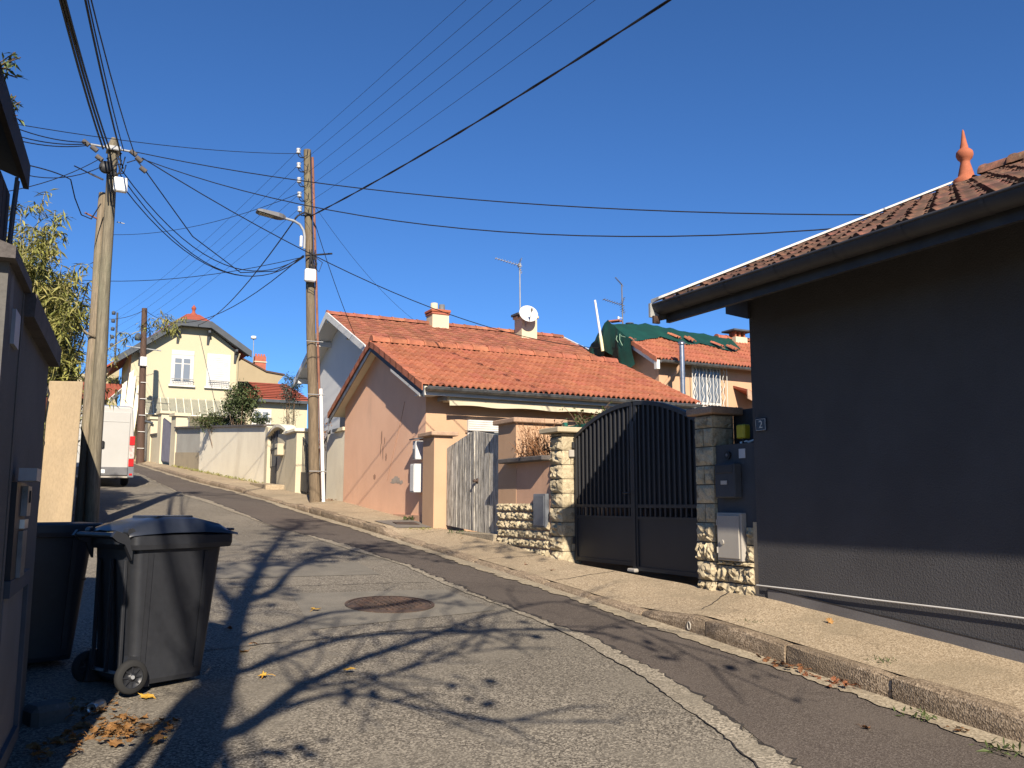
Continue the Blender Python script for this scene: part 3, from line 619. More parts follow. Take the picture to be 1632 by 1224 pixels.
# left gate pillar
gp2 = thing('gate_pillar', 'split-stone gate pillar half in sun beside the low stone wall', 'pillar', (6.35, 10.5, zp(10.5)))
b = B(); b.box(6.215, 6.50, 10.345, 10.65, zp(10.5) - .25, .95); b.obj('core', M_['mortar'], gp2)
z = zp(10.5) - .1; k = 0
while z < .93:
    h = min(.195, .955 - z)
    stone('stone', gp2, 'w', 10.335, 10.655, z, z + h, 6.215, .055, .03, seed=k + 300, nu=6)
    if k % 3 == 1: stone('stone', gp2, 's', 6.20, 6.34, z, z + h, 10.345, .018, .004, seed=k + 340, nu=3); stone('stone', gp2, 's', 6.34, 6.50, z, z + h, 10.345, .018, .004, seed=k + 360, nu=3)
    else: stone('stone', gp2, 's', 6.20, 6.50, z, z + h, 10.345, .018, .004, seed=k + 340)
    z += h; k += 1
b = B(); b.bev(6.08, 6.60, 10.24, 10.77, .955, 1.03, .012); b.obj('cap', M_['sand_render'], gp2)
b = B(); b.bev(6.30, 6.40, 10.30, 10.345, .62, .72, .01); b.obj('gate_eye', M_['box_grey'], gp2)

# ---------------------------------------------------------------- low stone wall with planter
lo = thing('planter_wall', 'orange rendered wall on rough stone courses with a planter ledge', 'wall', (6.4, 11.4, zp(11.4)))
b = B(); b.box(6.20, 6.60, 10.66, 11.66, zp(11) - .3, .585); b.box(6.20, 6.60, 11.66, 12.24, zp(12) - .3, .585); b.obj('wall', M_['plaster_wallorange'], lo)
q = 500; zt = -.005
for c in range(6):
    z1 = zt - c * .128; z0 = z1 - .122; y = 12.245; first = True
    while y > 10.67:
        ln = .19 + R.uniform(-.05, .07)
        y2 = max(10.665, y - ln)
        if y2 - 10.665 < .08: y2 = 10.665
        if not (z0 > -.34 and y2 < 11.05) and z1 > zp((y + y2) / 2) - .02:
            yy2 = y2
            stone('stone', lo, 'w', yy2, y, z0, z1, 6.20, .055, .03, seed=q, nu=6, nz=4)
        elif z0 > -.34 and y > 11.06: stone('stone', lo, 'w', 11.055, y, z0, z1, 6.20, .055, .03, seed=q, nu=5, nz=4)
        q += 1; y = y2
b = B(); b.bev(6.03, 6.22, 10.60, 11.95, .585, .655, .012); b.box(6.22, 6.62, 10.66, 11.66, .585, .60); b.obj('planter_ledge', M_['coping_dark'], lo)
mb = thing('meter_box', 'slate grey meter box at the foot of the planter wall', 'cabinet', (6.2, 10.87, -.35))
b = B(); b.bev(6.135, 6.20, 10.69, 11.04, -.345, .125, .008); b.obj('frame', M_['box_slate'], mb)
b = B(); b.bev(6.122, 6.136, 10.715, 11.015, -.32, .10, .005); b.obj('door', M_['box_slate'], mb)

def orange_pillar(name, label, x0, x1, y0, y1, zt, ov):
    t = thing(name, label, 'pillar', ((x0 + x1) / 2, (y0 + y1) / 2, zp((y0 + y1) / 2)))
    b = B(); b.box(x0, x1, y0, y1, zp(y0) - .3, zt); b.obj('shaft', M_['plaster_peach'], t)
    b = B(); b.bev(x0 - ov, x1 + ov, y0 - ov, y1 + ov, zt, zt + .075, .012); b.obj('cap', M_['cap_stone'], t); return t
orange_pillar('gate_post', 'wide orange rendered gate post between the wooden gate and the planter', 6.195, 7.0, 11.67, 12.26, 1.20, .07)
orange_pillar('gate_post', 'orange rendered gate post between the wooden gate and the meter boxes', 6.06, 6.42, 14.53, 15.06, 1.19, .08)

# wooden gate: every board its own piece
wg = thing('wooden_gate', 'weathered grey double wooden gate with vertical boards', 'gate', (6.33, 13.4, zp(13.4)))
def wtop(s):
    return interp(s, [12.27, 13.36, 13.42, 14.52], [1.03, 1.20, 1.20, .97])
y = 12.275; k = 0
while y < 14.50:
    wd = .098 + jit(k + 700, .016); y2 = min(y + wd, 14.515)
    if y < 13.39 < y2 + .04: y2 = 13.385
    if 14.515 - y2 < .05: y2 = 14.515
    ym = (y + y2) / 2; off = jit(k + 720, .004)
    b = B(); zb_ = zp(ym) + .05
    b.prism([(6.30 + off, y + .003, zb_), (6.30 + off, y2 - .003, zb_), (6.30 + off, y2 - .003, wtop(y2)), (6.30 + off, y + .003, wtop(y))], (.028, 0, 0))
    b.obj('board', M_['weathered_wood'], wg, bevel=.003); k += 1
    y = y2 if abs(y2 - 13.385) > 1e-6 else 13.405
b = B()
for zz in (-.25, .75):
    for a, c in ((12.29, 13.37), (13.42, 14.50)): b.box(6.332, 6.372, a, c, zz, zz + .1)
b.obj('brace', M_['weathered_wood'], wg)
b = B(); b.box(6.283, 6.299, 13.33, 13.40, zp(13.4) + .05, 1.19); b.obj('cover_strip', M_['weathered_wood'], wg)
b = B(); b.lathe((0, 0, 0), [(.001, .07), (.025, .066), (.032, .05), (.022, .03), (.016, .0), (.045, 0), (.045, -.01)], 14); b.tr(Matrix.Translation((6.296, 13.24, .36)) @ Matrix.Rotation(-pi / 2, 4, 'Y')); b.obj('knob', M_['iron_rust'], wg)
b = B(); b.bev(6.12, 6.40, 12.27, 14.53, zp(13.4) - .12, zp(13.4) + .03, .01); tag(b.obj('doorstep', M_['gutter_stone']), 'worn stone doorstep under the wooden gate', 'step')
# ================================================================ orange house behind the wooden gate
def plate(b, pts, e): b.prism(pts, e); return b
oh = thing('orange_house', 'low orange rendered house with bright terracotta tile roof and cream awning', 'house', (9.2, 17.9, zp(17.9)))
gz = zr(15) - .4; HZ = 2.06; RS_, RZ_ = 17.85, 3.42                      # wall head, ridge
X0, X1, Y0, Y1 = 6.2, 12.1, 15.3, 20.4
sl_f = (RZ_ - 2.13) / (RS_ - 14.82)
def oz(y): return RZ_ - abs(y - RS_) * sl_f
b = B(); b.prism([(X0, Y0, gz), (X0, Y1, gz), (X0, Y1, oz(Y1) - .07), (X0, RS_, RZ_ - .07), (X0, Y0, oz(Y0) - .07)], (.25, 0, 0)); b.obj('gable_wall', M_['plaster_pink_lifted'], oh)
b = B(); b.box(X0 + .001, X1, Y0 - .012, Y0 + .25, gz, oz(Y0) - .10); b.box(X1 - .25, X1, Y0 + .25, Y1, gz, oz(Y0) - .1); b.box(X0 + .25, X1 - .25, Y1 - .25, Y1 - .01, gz, oz(Y1) - .1)
b.obj('side_wall', M_['plaster_peach'], oh)
# worn plaster on the gable
def blotch(name, y, z, ry, rz, m, parent, x=6.198, seed=0, n=26, dx=.0):
    rr = random.Random(seed); pts = []
    for i in range(n):
        a = 2 * pi * i / n; k = .55 + .45 * rr.random(); pts.append((x, y + cos(a) * ry * k, z + sin(a) * rz * k))
    b = B(); b.add([(x - .002, y, z)] + pts, [(0, i + 1, (i + 1) % n + 1) for i in range(n)]); b.obj(name, m, parent)
mk('bare_cement', (.50, .42, .34), (.42, .35, .28), scale=6, fine=.2, fscale=60, bump=.4, bscale=60)
mk('plaster_worn', (.47, .27, .18), (.40, .23, .155), scale=5, fine=.2, fscale=60, bump=.5, bscale=40)
blotch('bare_patch', 16.85, .45, .38, .085, M_['bare_cement'], oh, seed=4); blotch('bare_patch', 16.55, .40, .16, .05, M_['bare_cement'], oh, seed=5)
for i, (y, z, ry, rz) in enumerate(((17.75, 1.35, .05, .20), (17.65, 1.05, .045, .22), (17.45, .95, .06, .10), (17.55, 1.28, .035, .12), (17.8, 1.12, .03, .16), (18.15, .55, .10, .07), (15.95, .28, .05, .08))): blotch('worn_patch', y, z, ry, rz, M_['plaster_worn'], oh, seed=20 + i, n=18)
b = B(); b.prism([(6.17, 15.32, zp(15.3) - .2), (6.17, 16.9, zp(16.9) - .2), (6.17, 16.9, zp(16.9) + .02), (6.17, 15.32, zp(15.32) + .13)], (.06, 0, 0)); b.obj('footing', M_['plaster_wallorange'], oh)
b = B(); b.tube([(6.196, 17.35, .45), (6.196, 16.95, 1.1), (6.196, 16.55, 1.72), (6.196, 16.4, 2.0)], .006, 5); b.obj('wire_line', M_['plaster_worn'], oh)
# roof slabs with dark underside, barge boards
VX0, VX1 = 5.97, 12.25
b = B()
for s_ in (-1, 1):
    ye = RS_ + s_ * 3.03; b.prism([(VX0, RS_, RZ_ - .06), (VX0, ye, oz(ye) - .06), (VX0, ye, oz(ye) - .02), (VX0, RS_, RZ_ - .015)], (VX1 - VX0, 0, 0))
orf = b.obj('roof', M_['wall_greige'], oh)
for s_, m in ((-1, 'slate_trim'), (1, 'zinc')):
    ye = RS_ + s_ * 3.06; b = B(); b.prism([(VX0 - .03, RS_, RZ_ - .20), (VX0 - .03, ye, oz(ye) - .21), (VX0 - .03, ye, oz(ye) - .01), (VX0 - .03, RS_, RZ_ + .0)], (.028, 0, 0)); b.obj('bargeboard', M_[m], oh)
b = B(); b.prism([(VX0 - .034, 14.95, oz(14.95) - .25), (VX0 - .034, 16.55, oz(16.55) - .25), (VX0 - .034, 16.55, oz(16.55) - .2), (VX0 - .034, 14.95, oz(14.95) - .19)], (.03, 0, 0)); b.obj('flaking_edge', M_['white_paint'], oh)
b = B(); b.box(VX0 - .005, VX1, 14.84, 14.875, 1.955, 2.10); b.obj('fascia', M_['white_paint'], oh)
b = B(); b.box(VX0 + .0, VX0 + .34, 14.88, 15.29, 1.975, 1.995); b.obj('soffit', M_['white_paint'], oh)
fv = Vector((0, RS_ - 14.78, RZ_ - 2.115))
tile_field(orf, (VX0 + .06, 14.77, oz(14.77) - .01), (1, 0, 0), fv, 26, 9, .243, .362, 'roman', M_['tile_orange'], seed=11)
tile_field(orf, (VX1, RS_ + 3.07, oz(RS_ + 3.07) - .01), (-1, 0, 0), Vector((0, -fv.y, fv.z)), 26, 9, .243, .362, 'roman', M_['tile_orange'], seed=12, limit=0)
ridge_tiles(orf, (VX0 - .02, RS_, RZ_ + .0), (VX1, RS_, RZ_ + .0), .14, M_['tile_orange'], .40)
for s_ in (-1, 1):                                            # verge tiles lapping over the edge
    n = 9
    for i in range(n):
        y0 = RS_ + s_ * 3.06 * (1 - i / n); y1 = RS_ + s_ * 3.06 * (1 - (i + 1) / n) - s_ * .03
        for xx, sg in ((VX0 - .06, 1), (VX1 - .04, 1)):
            b = B(); l_ = .022
            b.prism([(xx, y0, oz(y0) + .05), (xx, y1, oz(y1) + .035), (xx, y1, oz(y1) - .09), (xx, y0, oz(y0) - .085)], (l_, 0, 0))
            b.prism([(xx + l_, y0, oz(y0) + .05), (xx + l_, y1, oz(y1) + .035), (xx + l_, y1, oz(y1) + .015), (xx + l_, y0, oz(y0) + .03)], (.13, 0, 0))
            b.obj('verge_tile', M_['tile_orange'], orf)
b = B(); half_gutter(b, (VX0 + .02, 14.755, 2.095), (VX1 + .08, 14.755, 2.08), .072, 10); og = b.obj('gutter', M_['zinc'], oh)
x = 7.2
while x < 12:
    b = B(); b.grid([[(x + y, 14.755 + cos(pi + pi * q / 10) * .077, 2.092 + sin(pi + pi * q / 10) * .077) for q in range(11)] for y in (0, .03)]); b.obj('gutter_joint', M_['zinc'], og); x += 1.05
b = B(); b.tube([(12.18, 14.755, 2.03), (12.18, 14.80, 1.95), (12.18, 15.2, 1.7), (12.18, 15.22, .2)], .05, 10); b.obj('downpipe', M_['white_plastic'], oh)
# awning
aw = thing('awning', 'long cream retractable awning folded under the orange house eaves', 'awning', (8.6, 15.1, 1.9))
b = B(); b.bev(6.50, 11.2, 14.93, 15.22, 1.875, 1.985, .02); b.obj('cassette', M_['awning_cream'], aw)
b = B(); rows = [[(x, 14.925 - .006 * sin(x * 9), 1.885), (x, 14.915 - .012 * sin(x * 9 + .6), 1.80 - .012 * sin(x * 5.2))] for x in np.arange(6.52, 11.19, .05)]; b.grid(rows); b.obj('valance', M_['awning_cream'], aw)
b = B(); b.box(6.43, 6.50, 15.0, 15.29, 1.90, 1.97); b.obj('bracket', M_['metal_grey'], aw)
# white window with roller shutter
wd = [('window', 7.08, 8.05, .45, 1.565), ]
b = B(); b.bev(7.05, 8.05, 15.235, 15.30, .42, 1.575, .008); ww = b.obj('window_frame', M_['white_paint'], oh)
b = B(); b.box(7.11, 7.99, 15.225, 15.236, .48, 1.35); b.obj('pane', M_['glass'], ww)
for i in range(5):
    b = B(); b.bev(7.06, 8.04, 15.215, 15.236, 1.37 + i * .042, 1.408 + i * .042, .004); b.obj('shutter_slat', M_['white_paint'], ww)
b = B(); b.box(7.0, 7.6, 15.20, 15.235, 1.355, 1.368); b.obj('rail', M_['coping_dark'], ww)
# meter boxes on the gable
m1 = thing('meter_box', 'small grey meter box on the orange gable above the longer white one', 'cabinet', (6.15, 15.42, .86))
b = B(); b.bev(6.02, 6.197, 15.325, 15.48, .80, 1.15, .008); b.obj('case', M_['box_white'], m1)
b = B(); b.bev(6.010, 6.022, 15.345, 15.46, .82, 1.0, .004); b.obj('window', M_['box_slate'], m1)
m2 = thing('meter_box', 'tall white meter box low on the orange gable beside the gate post', 'cabinet', (6.15, 15.42, .2))
b = B(); b.bev(6.00, 6.197, 15.325, 15.54, .19, .72, .01); b.obj('case', M_['box_white'], m2)
b = B(); b.bev(5.992, 6.002, 15.345, 15.52, .215, .695, .004); b.obj('door', M_['box_white'], m2)
b = B(); b.prism([(5.98, 15.28, 1.165), (5.98, 15.56, 1.165), (6.2, 15.56, 1.20), (6.2, 15.28, 1.20)], (0, 0, .025)); tag(b.obj('rain_hood', M_['slate_trim']), 'small dark slate hood over the meter boxes', 'hood')

# ================================================================ pale house with the long roof behind
wh_ = thing('pale_house', 'pale grey house with long old terracotta roof and wide white-edged gable', 'house', (11, 25, zr(25)))
WR, WZ = 25.0, 5.50; wsl = (5.50 - 3.98) / 3.6
def wz(y): return WZ - abs(y - WR) * wsl
b = B(); b.prism([(7.45, 22.0, zr(22) - .3), (7.45, 28.0, zr(22) - .3), (7.45, 28.0, wz(28) - .1), (7.45, WR, WZ - .1), (7.45, 22.0, wz(22) - .1)], (.3, 0, 0))
b.box(7.75, 14.8, 22.0, 22.3, zr(22) - .3, wz(22) - .12); b.box(7.75, 14.8, 27.7, 28, zr(22) - .3, wz(28) - .12); b.box(14.5, 14.8, 22.3, 27.7, zr(22) - .3, wz(22) - .12); b.obj('wall', M_['facade_white'], wh_)
b = B()
for s_ in (-1, 1):
    ye = WR + s_ * 3.62; b.prism([(6.98, WR, WZ - .09), (6.98, ye, wz(ye) - .09), (6.98, ye, wz(ye) - .03), (6.98, WR, WZ - .02)], (8.1, 0, 0))
wrf = b.obj('roof', M_['facade_white'], wh_)
for s_ in (-1, 1):
    ye = WR + s_ * 3.66; b = B(); b.prism([(6.94, WR, WZ - .13), (6.94, ye, wz(ye) - .15), (6.94, ye, wz(ye) + .045), (6.94, WR, WZ + .075)], (.04, 0, 0)); b.obj('bargeboard', M_['facade_white'], wh_)
for yy in (WR, WR - 1.9, WR + 1.2, WR + 2.4, WR + 3.3):
    b = B(); b.box(6.99, 7.46, yy - .05, yy + .05, wz(yy) - .26, wz(yy) - .11); b.obj('purlin', M_['white_paint'], wh_)
b = B(); b.prism([(15.02, WR, WZ + .06), (15.02, 21.5, wz(21.5) + .04), (15.02, 21.5, wz(21.5) - .1), (15.02, WR, WZ - .1)], (.07, 0, 0)); b.obj('far_verge', M_['white_paint'], wh_)
wv = Vector((0, 3.6, WZ - 3.98))
tile_field(wrf, (7.0, 21.36, wz(21.36) - .01), (1, 0, 0), wv, 36, 13, .223, .302, 'flat', M_['tile_orange_old'], seed=21, view=(9, 40, 6))
tile_field(wrf, (15.0, 28.64, wz(28.64) - .01), (-1, 0, 0), Vector((0, -wv.y, wv.z)), 36, 13, .223, .302, 'flat', M_['tile_orange_old'], seed=22, limit=0)
ridge_tiles(wrf, (6.95, WR, WZ + .0), (15.02, WR, WZ + .0), .12, M_['tile_orange_old'], .40)
# side window with green-white awning
b = B(); b.box(7.42, 7.449, 22.9, 23.8, .9, 2.35); ww = b.obj('window', M_['glass'], wh_)
b = B(); b.prism([(7.40, 22.85, 2.3), (7.40, 23.85, 2.3), (7.0, 23.85, 1.75), (7.0, 22.85, 1.75)], (0, 0, .02)); b.obj('blind', mat('blind_green', (.55, .68, .58), (.5, .62, .54), scale=3), wh_)
# chimneys
def chimney(x, y, z0, w, d, h, label, pots):
    t = thing('chimney', label, 'chimney', (x, y, z0))
    b = B(); b.box(x - w / 2, x + w / 2, y - d / 2, y + d / 2, z0, z0 + h); b.obj('stack', M_['wall_cream'], t)
    b = B(); b.bev(x - w / 2 - .05, x + w / 2 + .05, y - d / 2 - .05, y + d / 2 + .05, z0 + h - .02, z0 + h + .07, .015); b.obj('crown', M_['terracotta'] if pots else M_['wall_cream'], t)
    if pots: b = B(); b.bev(x - w / 2 - .03, x + w / 2 + .03, y - d / 2 - .03, y + d / 2 + .03, z0 + h - .09, z0 + h - .03, .01); b.obj('band', M_['brick_red'], t)
    for dx, r, hh, m in pots:
        b = B(); b.lathe((x + dx, y, z0 + h + .08), [(r, 0), (r * .92, hh), (r * .8, hh), (r * .8, hh - .1), (.001, hh - .1)], 12); b.obj('pot', M_[m], t)
    return t
chimney(10.45, 24.9, 5.25, .55, .5, .62, 'square cream chimney with two pots near the middle of the long ridge', ((-.12, .12, .22, 'wall_cream'), (.14, .10, .20, 'grey_plastic')))
ch2 = chimney(13.42, 24.6, 4.95, .56, .5, .98, 'cream chimney behind the satellite dish on the long roof', ())
b = B(); b.bev(13.0, 13.35, 24.35, 24.85, 5.98, 6.06, .01); b.box(13.03, 13.07, 24.4, 24.44, 5.9, 5.98); b.obj('cowl', M_['slate_trim'], ch2)
# satellite dish
sd = thing('satellite_dish', 'round white satellite dish in front of the chimney', 'dish', (13.3, 24.2, 5.5))
DM = Matrix.Translation((13.25, 24.10, 5.98)) @ Matrix.Rotation(radians(-12), 4, 'Z') @ Matrix.Rotation(radians(68), 4, 'X')
b = B(); b.lathe((0, 0, 0), [(.001, -.05), (.12, -.043), (.24, -.02), (.305, .01), (.31, .016), (.24, -.01), (.12, -.035), (.001, -.042)], 28); b.tr(DM).obj('reflector', M_['white_plastic'], sd)
b = B(); b.tube([DM @ Vector((0, -.28, .0)), DM @ Vector((0, -.12, .30))], .012, 6); b.cbox((0, 0, 0), (.03, .03, .05), Matrix.Translation(DM @ Vector((0, -.08, .34)))); b.obj('feed_arm', M_['grey_plastic'], sd)
b = B(); b.tube([DM @ Vector((0, 0, -.05)), (13.28, 24.22, 5.9), (13.28, 24.36, 5.6)], .025, 8); b.obj('mount', M_['metal_grey'], sd)
# aerials
def yagi(t, p, d, ln, n, rd, m='metal_grey', er=.16, refl=True):
    d = Vector(d).normalized(); p = Vector(p); sd_ = d.cross(Vector((0, 0, 1))).normalized()
    b = B(); b.tube([p - d * .08, p + d * ln], rd, 6); b.obj('boom', M_[m], t)
    for i in range(n):
        q = p + d * (ln * (i + .6) / n); b = B(); b.tube([q - sd_ * er * (1 - .3 * i / n), q + sd_ * er * (1 - .3 * i / n)], rd * .75, 5); b.obj('element', M_[m], t)
    if refl:
        for sg in (-1, 1):
            b = B(); c = p + d * .02
            for k in range(4): b.tube([c + Vector((0, 0, sg * (.05 + .06 * k))) - d * (.02 * k) - sd_ * .16, c + Vector((0, 0, sg * (.05 + .06 * k))) - d * (.02 * k) + sd_ * .16], rd * .6, 4)
            b.tube([c, c + Vector((0, 0, sg * .26)) - d * .09], rd * .7, 4); b.obj('reflector', M_[m], t)
a1 = thing('roof_aerial', 'television aerial on a tall mast above the dish chimney', 'aerial', (13.25, 24.6, 5.6))
b = B(); b.tube([(13.22, 24.6, 5.6), (13.2, 24.6, 7.72)], .022, 8); b.obj('mast', M_['metal_grey'], a1)
yagi(a1, (13.2, 24.6, 7.68), (-.86, .2, .20), .85, 9, .012)
b = B(); b.bev(13.14, 13.24, 24.56, 24.64, 7.63, 7.75, .01); b.obj('clamp', M_['metal_grey'], a1)

# ================================================================ house with the green tarpaulin
th_ = thing('tarped_house', 'orange house with tile roof partly covered and a barred white window', 'house', (18, 22, zr(20)))
TR, TZ = 22.1, 5.36; tsl = (5.36 - 4.08) / 2.25
def tz(y): return TZ - abs(y - TR) * tsl
b = B(); b.prism([(15.3, 20.1, -.6), (15.3, 24.1, -.6), (15.3, 24.1, tz(24.1) - .09), (15.3, TR, TZ - .09), (15.3, 20.1, tz(20.1) - .09)], (.25, 0, 0)); b.obj('gable_wall', M_['plaster_wallorange'], th_)
b = B(); b.box(15.301, 23, 20.09, 20.35, -.6, tz(20.1) - .1); b.box(22.7, 23, 20.35, 24.1, -.6, tz(20.1) - .1); b.box(15.55, 22.7, 23.85, 24.1, -.6, tz(20.1) - .1); b.obj('side_wall', M_['plaster_peach'], th_)
b = B()
for s_ in (-1, 1):
    ye = TR + s_ * 2.35; b.prism([(15.0, TR, TZ - .07), (15.0, ye, tz(ye) - .07), (15.0, ye, tz(ye) - .02), (15.0, TR, TZ - .015)], (8.3, 0, 0))
trf = b.obj('roof', M_['pole_brown'], th_)
b = B(); b.prism([(14.97, 19.74, tz(19.74) - .20), (14.97, 21.1, tz(21.1) - .20), (14.97, 21.1, tz(21.1) - .02), (14.97, 19.74, tz(19.74) - .02)], (.03, 0, 0)); b.obj('bargeboard', M_['facade_white'], th_)
b = B(); b.box(14.95, 15.06, 19.72, 19.84, tz(19.74) - .28, tz(19.74) - .02); b.obj('corner_block', M_['white_paint'], th_)
tv = Vector((0, 2.25, 1.28))
tile_field(trf, (15.02, 19.74, tz(19.74) - .01), (1, 0, 0), tv, 33, 7, .243, .37, 'roman', M_['tile_orange'], seed=31, limit=231)
tile_field(trf, (23.2, 24.46, tz(24.46) - .01), (-1, 0, 0), Vector((0, -tv.y, tv.z)), 33, 7, .243, .37, 'roman', M_['tile_orange'], seed=32, limit=0)
ridge_tiles(trf, (19.2, TR, TZ + .02), (23.2, TR, TZ + .02), .13, M_['tile_orange'], .40)
for i in range(7):
    for s_ in (-1, 1):
        y0 = TR + s_ * 2.38 * (1 - i / 7); y1 = TR + s_ * 2.38 * (1 - (i + 1) / 7)
        if s_ == 1 and i > 4: continue
        b = B(); b.prism([(14.94, y0, tz(y0) + .075), (14.94, y1, tz(y1) + .055), (14.94, y1, tz(y1) - .09), (14.94, y0, tz(y0) - .07)], (.022, 0, 0)); b.prism([(14.962, y0, tz(y0) + .075), (14.962, y1, tz(y1) + .055), (14.962, y1, tz(y1) + .03), (14.962, y0, tz(y0) + .05)], (.15, 0, 0)); b.obj('verge_tile', M_['tile_orange'], trf)
b = B(); half_gutter(b, (15.06, 19.66, tz(19.74) - .03), (23, 19.66, tz(19.74) - .05), .07, 10); b.obj('gutter', M_['zinc'], th_)
# swan-neck downpipe, flue
b = B(); b.tube([(15.75, 19.70, 3.92), (15.72, 19.8, 3.72), (15.55, 20.0, 3.48), (15.42, 20.03, 3.32), (15.40, 20.04, 3.1), (15.40, 20.04, 1.0)], .05, 10); b.obj('downpipe', M_['plaster_peach'], th_)
fl = thing('flue', 'shiny steel flue pipe rising past the tiled eaves', 'flue', (15.75, 19.2, 1.0))
b = B(); b.tube([(15.47, 19.25, 2.0), (15.47, 19.25, 4.38)], .075, 14); b.obj('pipe', M_['steel'], fl)
for zz in (3.0, 3.42, 3.55, 4.0):
    b = B(); b.tube([(15.47, 19.25, zz), (15.47, 19.25, zz + .05)], .082, 14); b.obj('collar', M_['steel'], fl)
b = B(); b.lathe((15.47, 19.25, 4.38), [(.07, 0), (.11, .01), (.11, .04), (.08, .09), (.03, .12), (.001, .125)], 16); b.obj('cap', M_['steel'], fl)
# barred window
b = B(); b.box(16.50, 17.55, 20.05, 20.088, 2.85, 4.0); bw = b.obj('window', M_['white_paint'], th_)
for a in (16.56, 17.06):
    b = B(); b.box(a, a + .43, 20.035, 20.052, 2.93, 3.92); b.obj('pane', M_['glass_grey'], bw)
gr = thing('window_grille', 'white wrought-iron grille of wavy bars over the upstairs window', 'grille', (17, 19.95, 2.6))
for i in range(11):
    x = 16.38 + i * .13
    if i % 2: pts = [(x + .035 * sin((z - 2.62) * 17), 19.93, z) for z in np.linspace(2.62, 4.12, 30)]
    else: pts = [(x, 19.93, 2.62), (x, 19.93, 4.12)]
    b = B(); b.tube(pts, .012, 5); b.obj('bar', M_['white_paint'], gr)
for zz in (2.72, 2.78, 3.98, 4.05):
    b = B(); b.tube([(16.33, 19.94, zz), (17.73, 19.94, zz)], .011, 5); b.obj('rail', M_['white_paint'], gr)
for xx in (16.36, 17.70):
    b = B(); b.tube([(xx, 19.94, 2.75), (xx, 20.09, 2.75)], .012, 5); b.tube([(xx, 19.94, 4.0), (xx, 20.09, 4.0)], .012, 5); b.obj('stay', M_['white_paint'], gr)
# small red lean-to roof at the right
b = B(); b.prism([(18.05, 19.4, 3.22), (18.9, 19.4, 2.86), (18.9, 20.08, 2.86 + .2), (18.05, 20.08, 3.22 + .2)], (0, 0, .07)); b.obj('porch_roof', M_['tile_red'], th_)
b = B(); b.prism([(17.95, 19.36, 3.30), (18.9, 19.36, 2.87), (18.9, 19.36, 2.70), (17.95, 19.36, 3.02)], (0, .035, 0)); b.obj('porch_bargeboard', M_['cap_stone'], th_)
# vent chimney, small cowl, aerial, mast
vc = thing('chimney', 'low chimney with a flat dark slab on posts, right of the tarpaulin', 'chimney', (20.0, 22, 5.2))
b = B(); b.box(19.78, 20.28, 21.8, 22.2, 5.1, 5.44); b.obj('stack', M_['wall_cream'], vc)
for dx in (-.2, -.02, .18): b = B(); b.box(20.03 + dx - .03, 20.03 + dx + .03, 21.85, 22.15, 5.44, 5.62); b.obj('post', M_['terracotta'], vc)
b = B(); b.bev(19.62, 20.46, 21.68, 22.32, 5.62, 5.68, .01); b.obj('slab', M_['slate_trim'], vc)
cw = thing('roof_vent', 'small white roof vent with a dark cap beside the aerial', 'vent', (15.95, 22.4, 5.3))
b = B(); b.lathe((15.92, 22.35, 5.3), [(.075, 0), (.075, .15), (.085, .16), (.07, .19), (.08, .24), (.07, .29)], 12); b.obj('pipe', M_['white_plastic'], cw)
b = B(); b.lathe((15.92, 22.35, 5.59), [(.13, 0), (.13, .025), (.001, .03)], 12); b.obj('cap', M_['slate_trim'], cw)
a2 = thing('roof_aerial', 'double television aerial on a mast beside the green tarpaulin', 'aerial', (15.7, 22.4, 5.3))
b = B(); b.tube([(15.7, 22.4, 5.25), (15.68, 22.4, 6.86)], .02, 8); b.obj('mast', M_['grey_plastic'], a2)
yagi(a2, (15.68, 22.4, 6.84), (-.8, -.15, .55), .34, 6, .011, 'grey_plastic', .05, False); yagi(a2, (15.69, 22.4, 6.18), (-.92, .2, .22), .66, 8, .011, 'grey_plastic')
b = B(); b.tube([(15.69, 22.4, 5.76), (15.5, 22.35, 5.74)], .012, 5); b.tube([(15.5, 22.35, 5.78), (15.5, 22.35, 5.70)], .03, 8); b.obj('bracket', M_['white_plastic'], a2)
wp = thing('white_pole', 'long thin white pole leaning up from the tarpaulin gable', 'pole', (14.78, 22.3, 4.6))
b = B(); b.tube([(14.80, 22.2, 4.62), (14.76, 22.25, 5.05), (14.60, 22.3, 6.2)], [.045, .04, .032], 8); b.obj('shaft', M_['white_plastic'], wp)
b = B(); b.tube([(14.80, 22.2, 4.60), (14.75, 22.25, 5.08)], [.055, .052], 8); b.obj('sleeve', mat('cream_sleeve', (.75, .72, .45), scale=4, rough=.5), wp)
# the tarpaulin: draped over ridge and gable, held by a few tiles
tp = thing('tarpaulin', 'dark green tarpaulin draped over the broken ridge and gable', 'tarpaulin', (16.5, 22, 5.3))
rows = []; rr = random.Random(5)
for i in range(31):
    x = 14.93 + 4.7 * i / 30; u = i / 30; row = []
    low = interp(u, [0, .05, .12, .3, .45, .6, .8, .93, 1], [20.85, 20.85, 21.0, 21.35, 20.95, 21.2, 20.75, 21.05, 21.75])
    up = interp(u, [0, .2, .35, .6, 1], [.02, .12, .16, .06, .02])
    for j in range(15):
        v = j / 14; y = low + (TR + .55 - low) * v
        z = tz(y) + .085 + up * max(0, 1 - abs(y - TR) / 1.0) + .014 * sin(x * 5.3 + y * 3) + .010 * sin(x * 13 - y * 7) + rr.uniform(-.006, .006)
        row.append((x, y, z))
    rows.append(row)
b = B(); b.grid(rows); b.obj('roof_sheet', M_['tarp_green'], tp)
rows = []
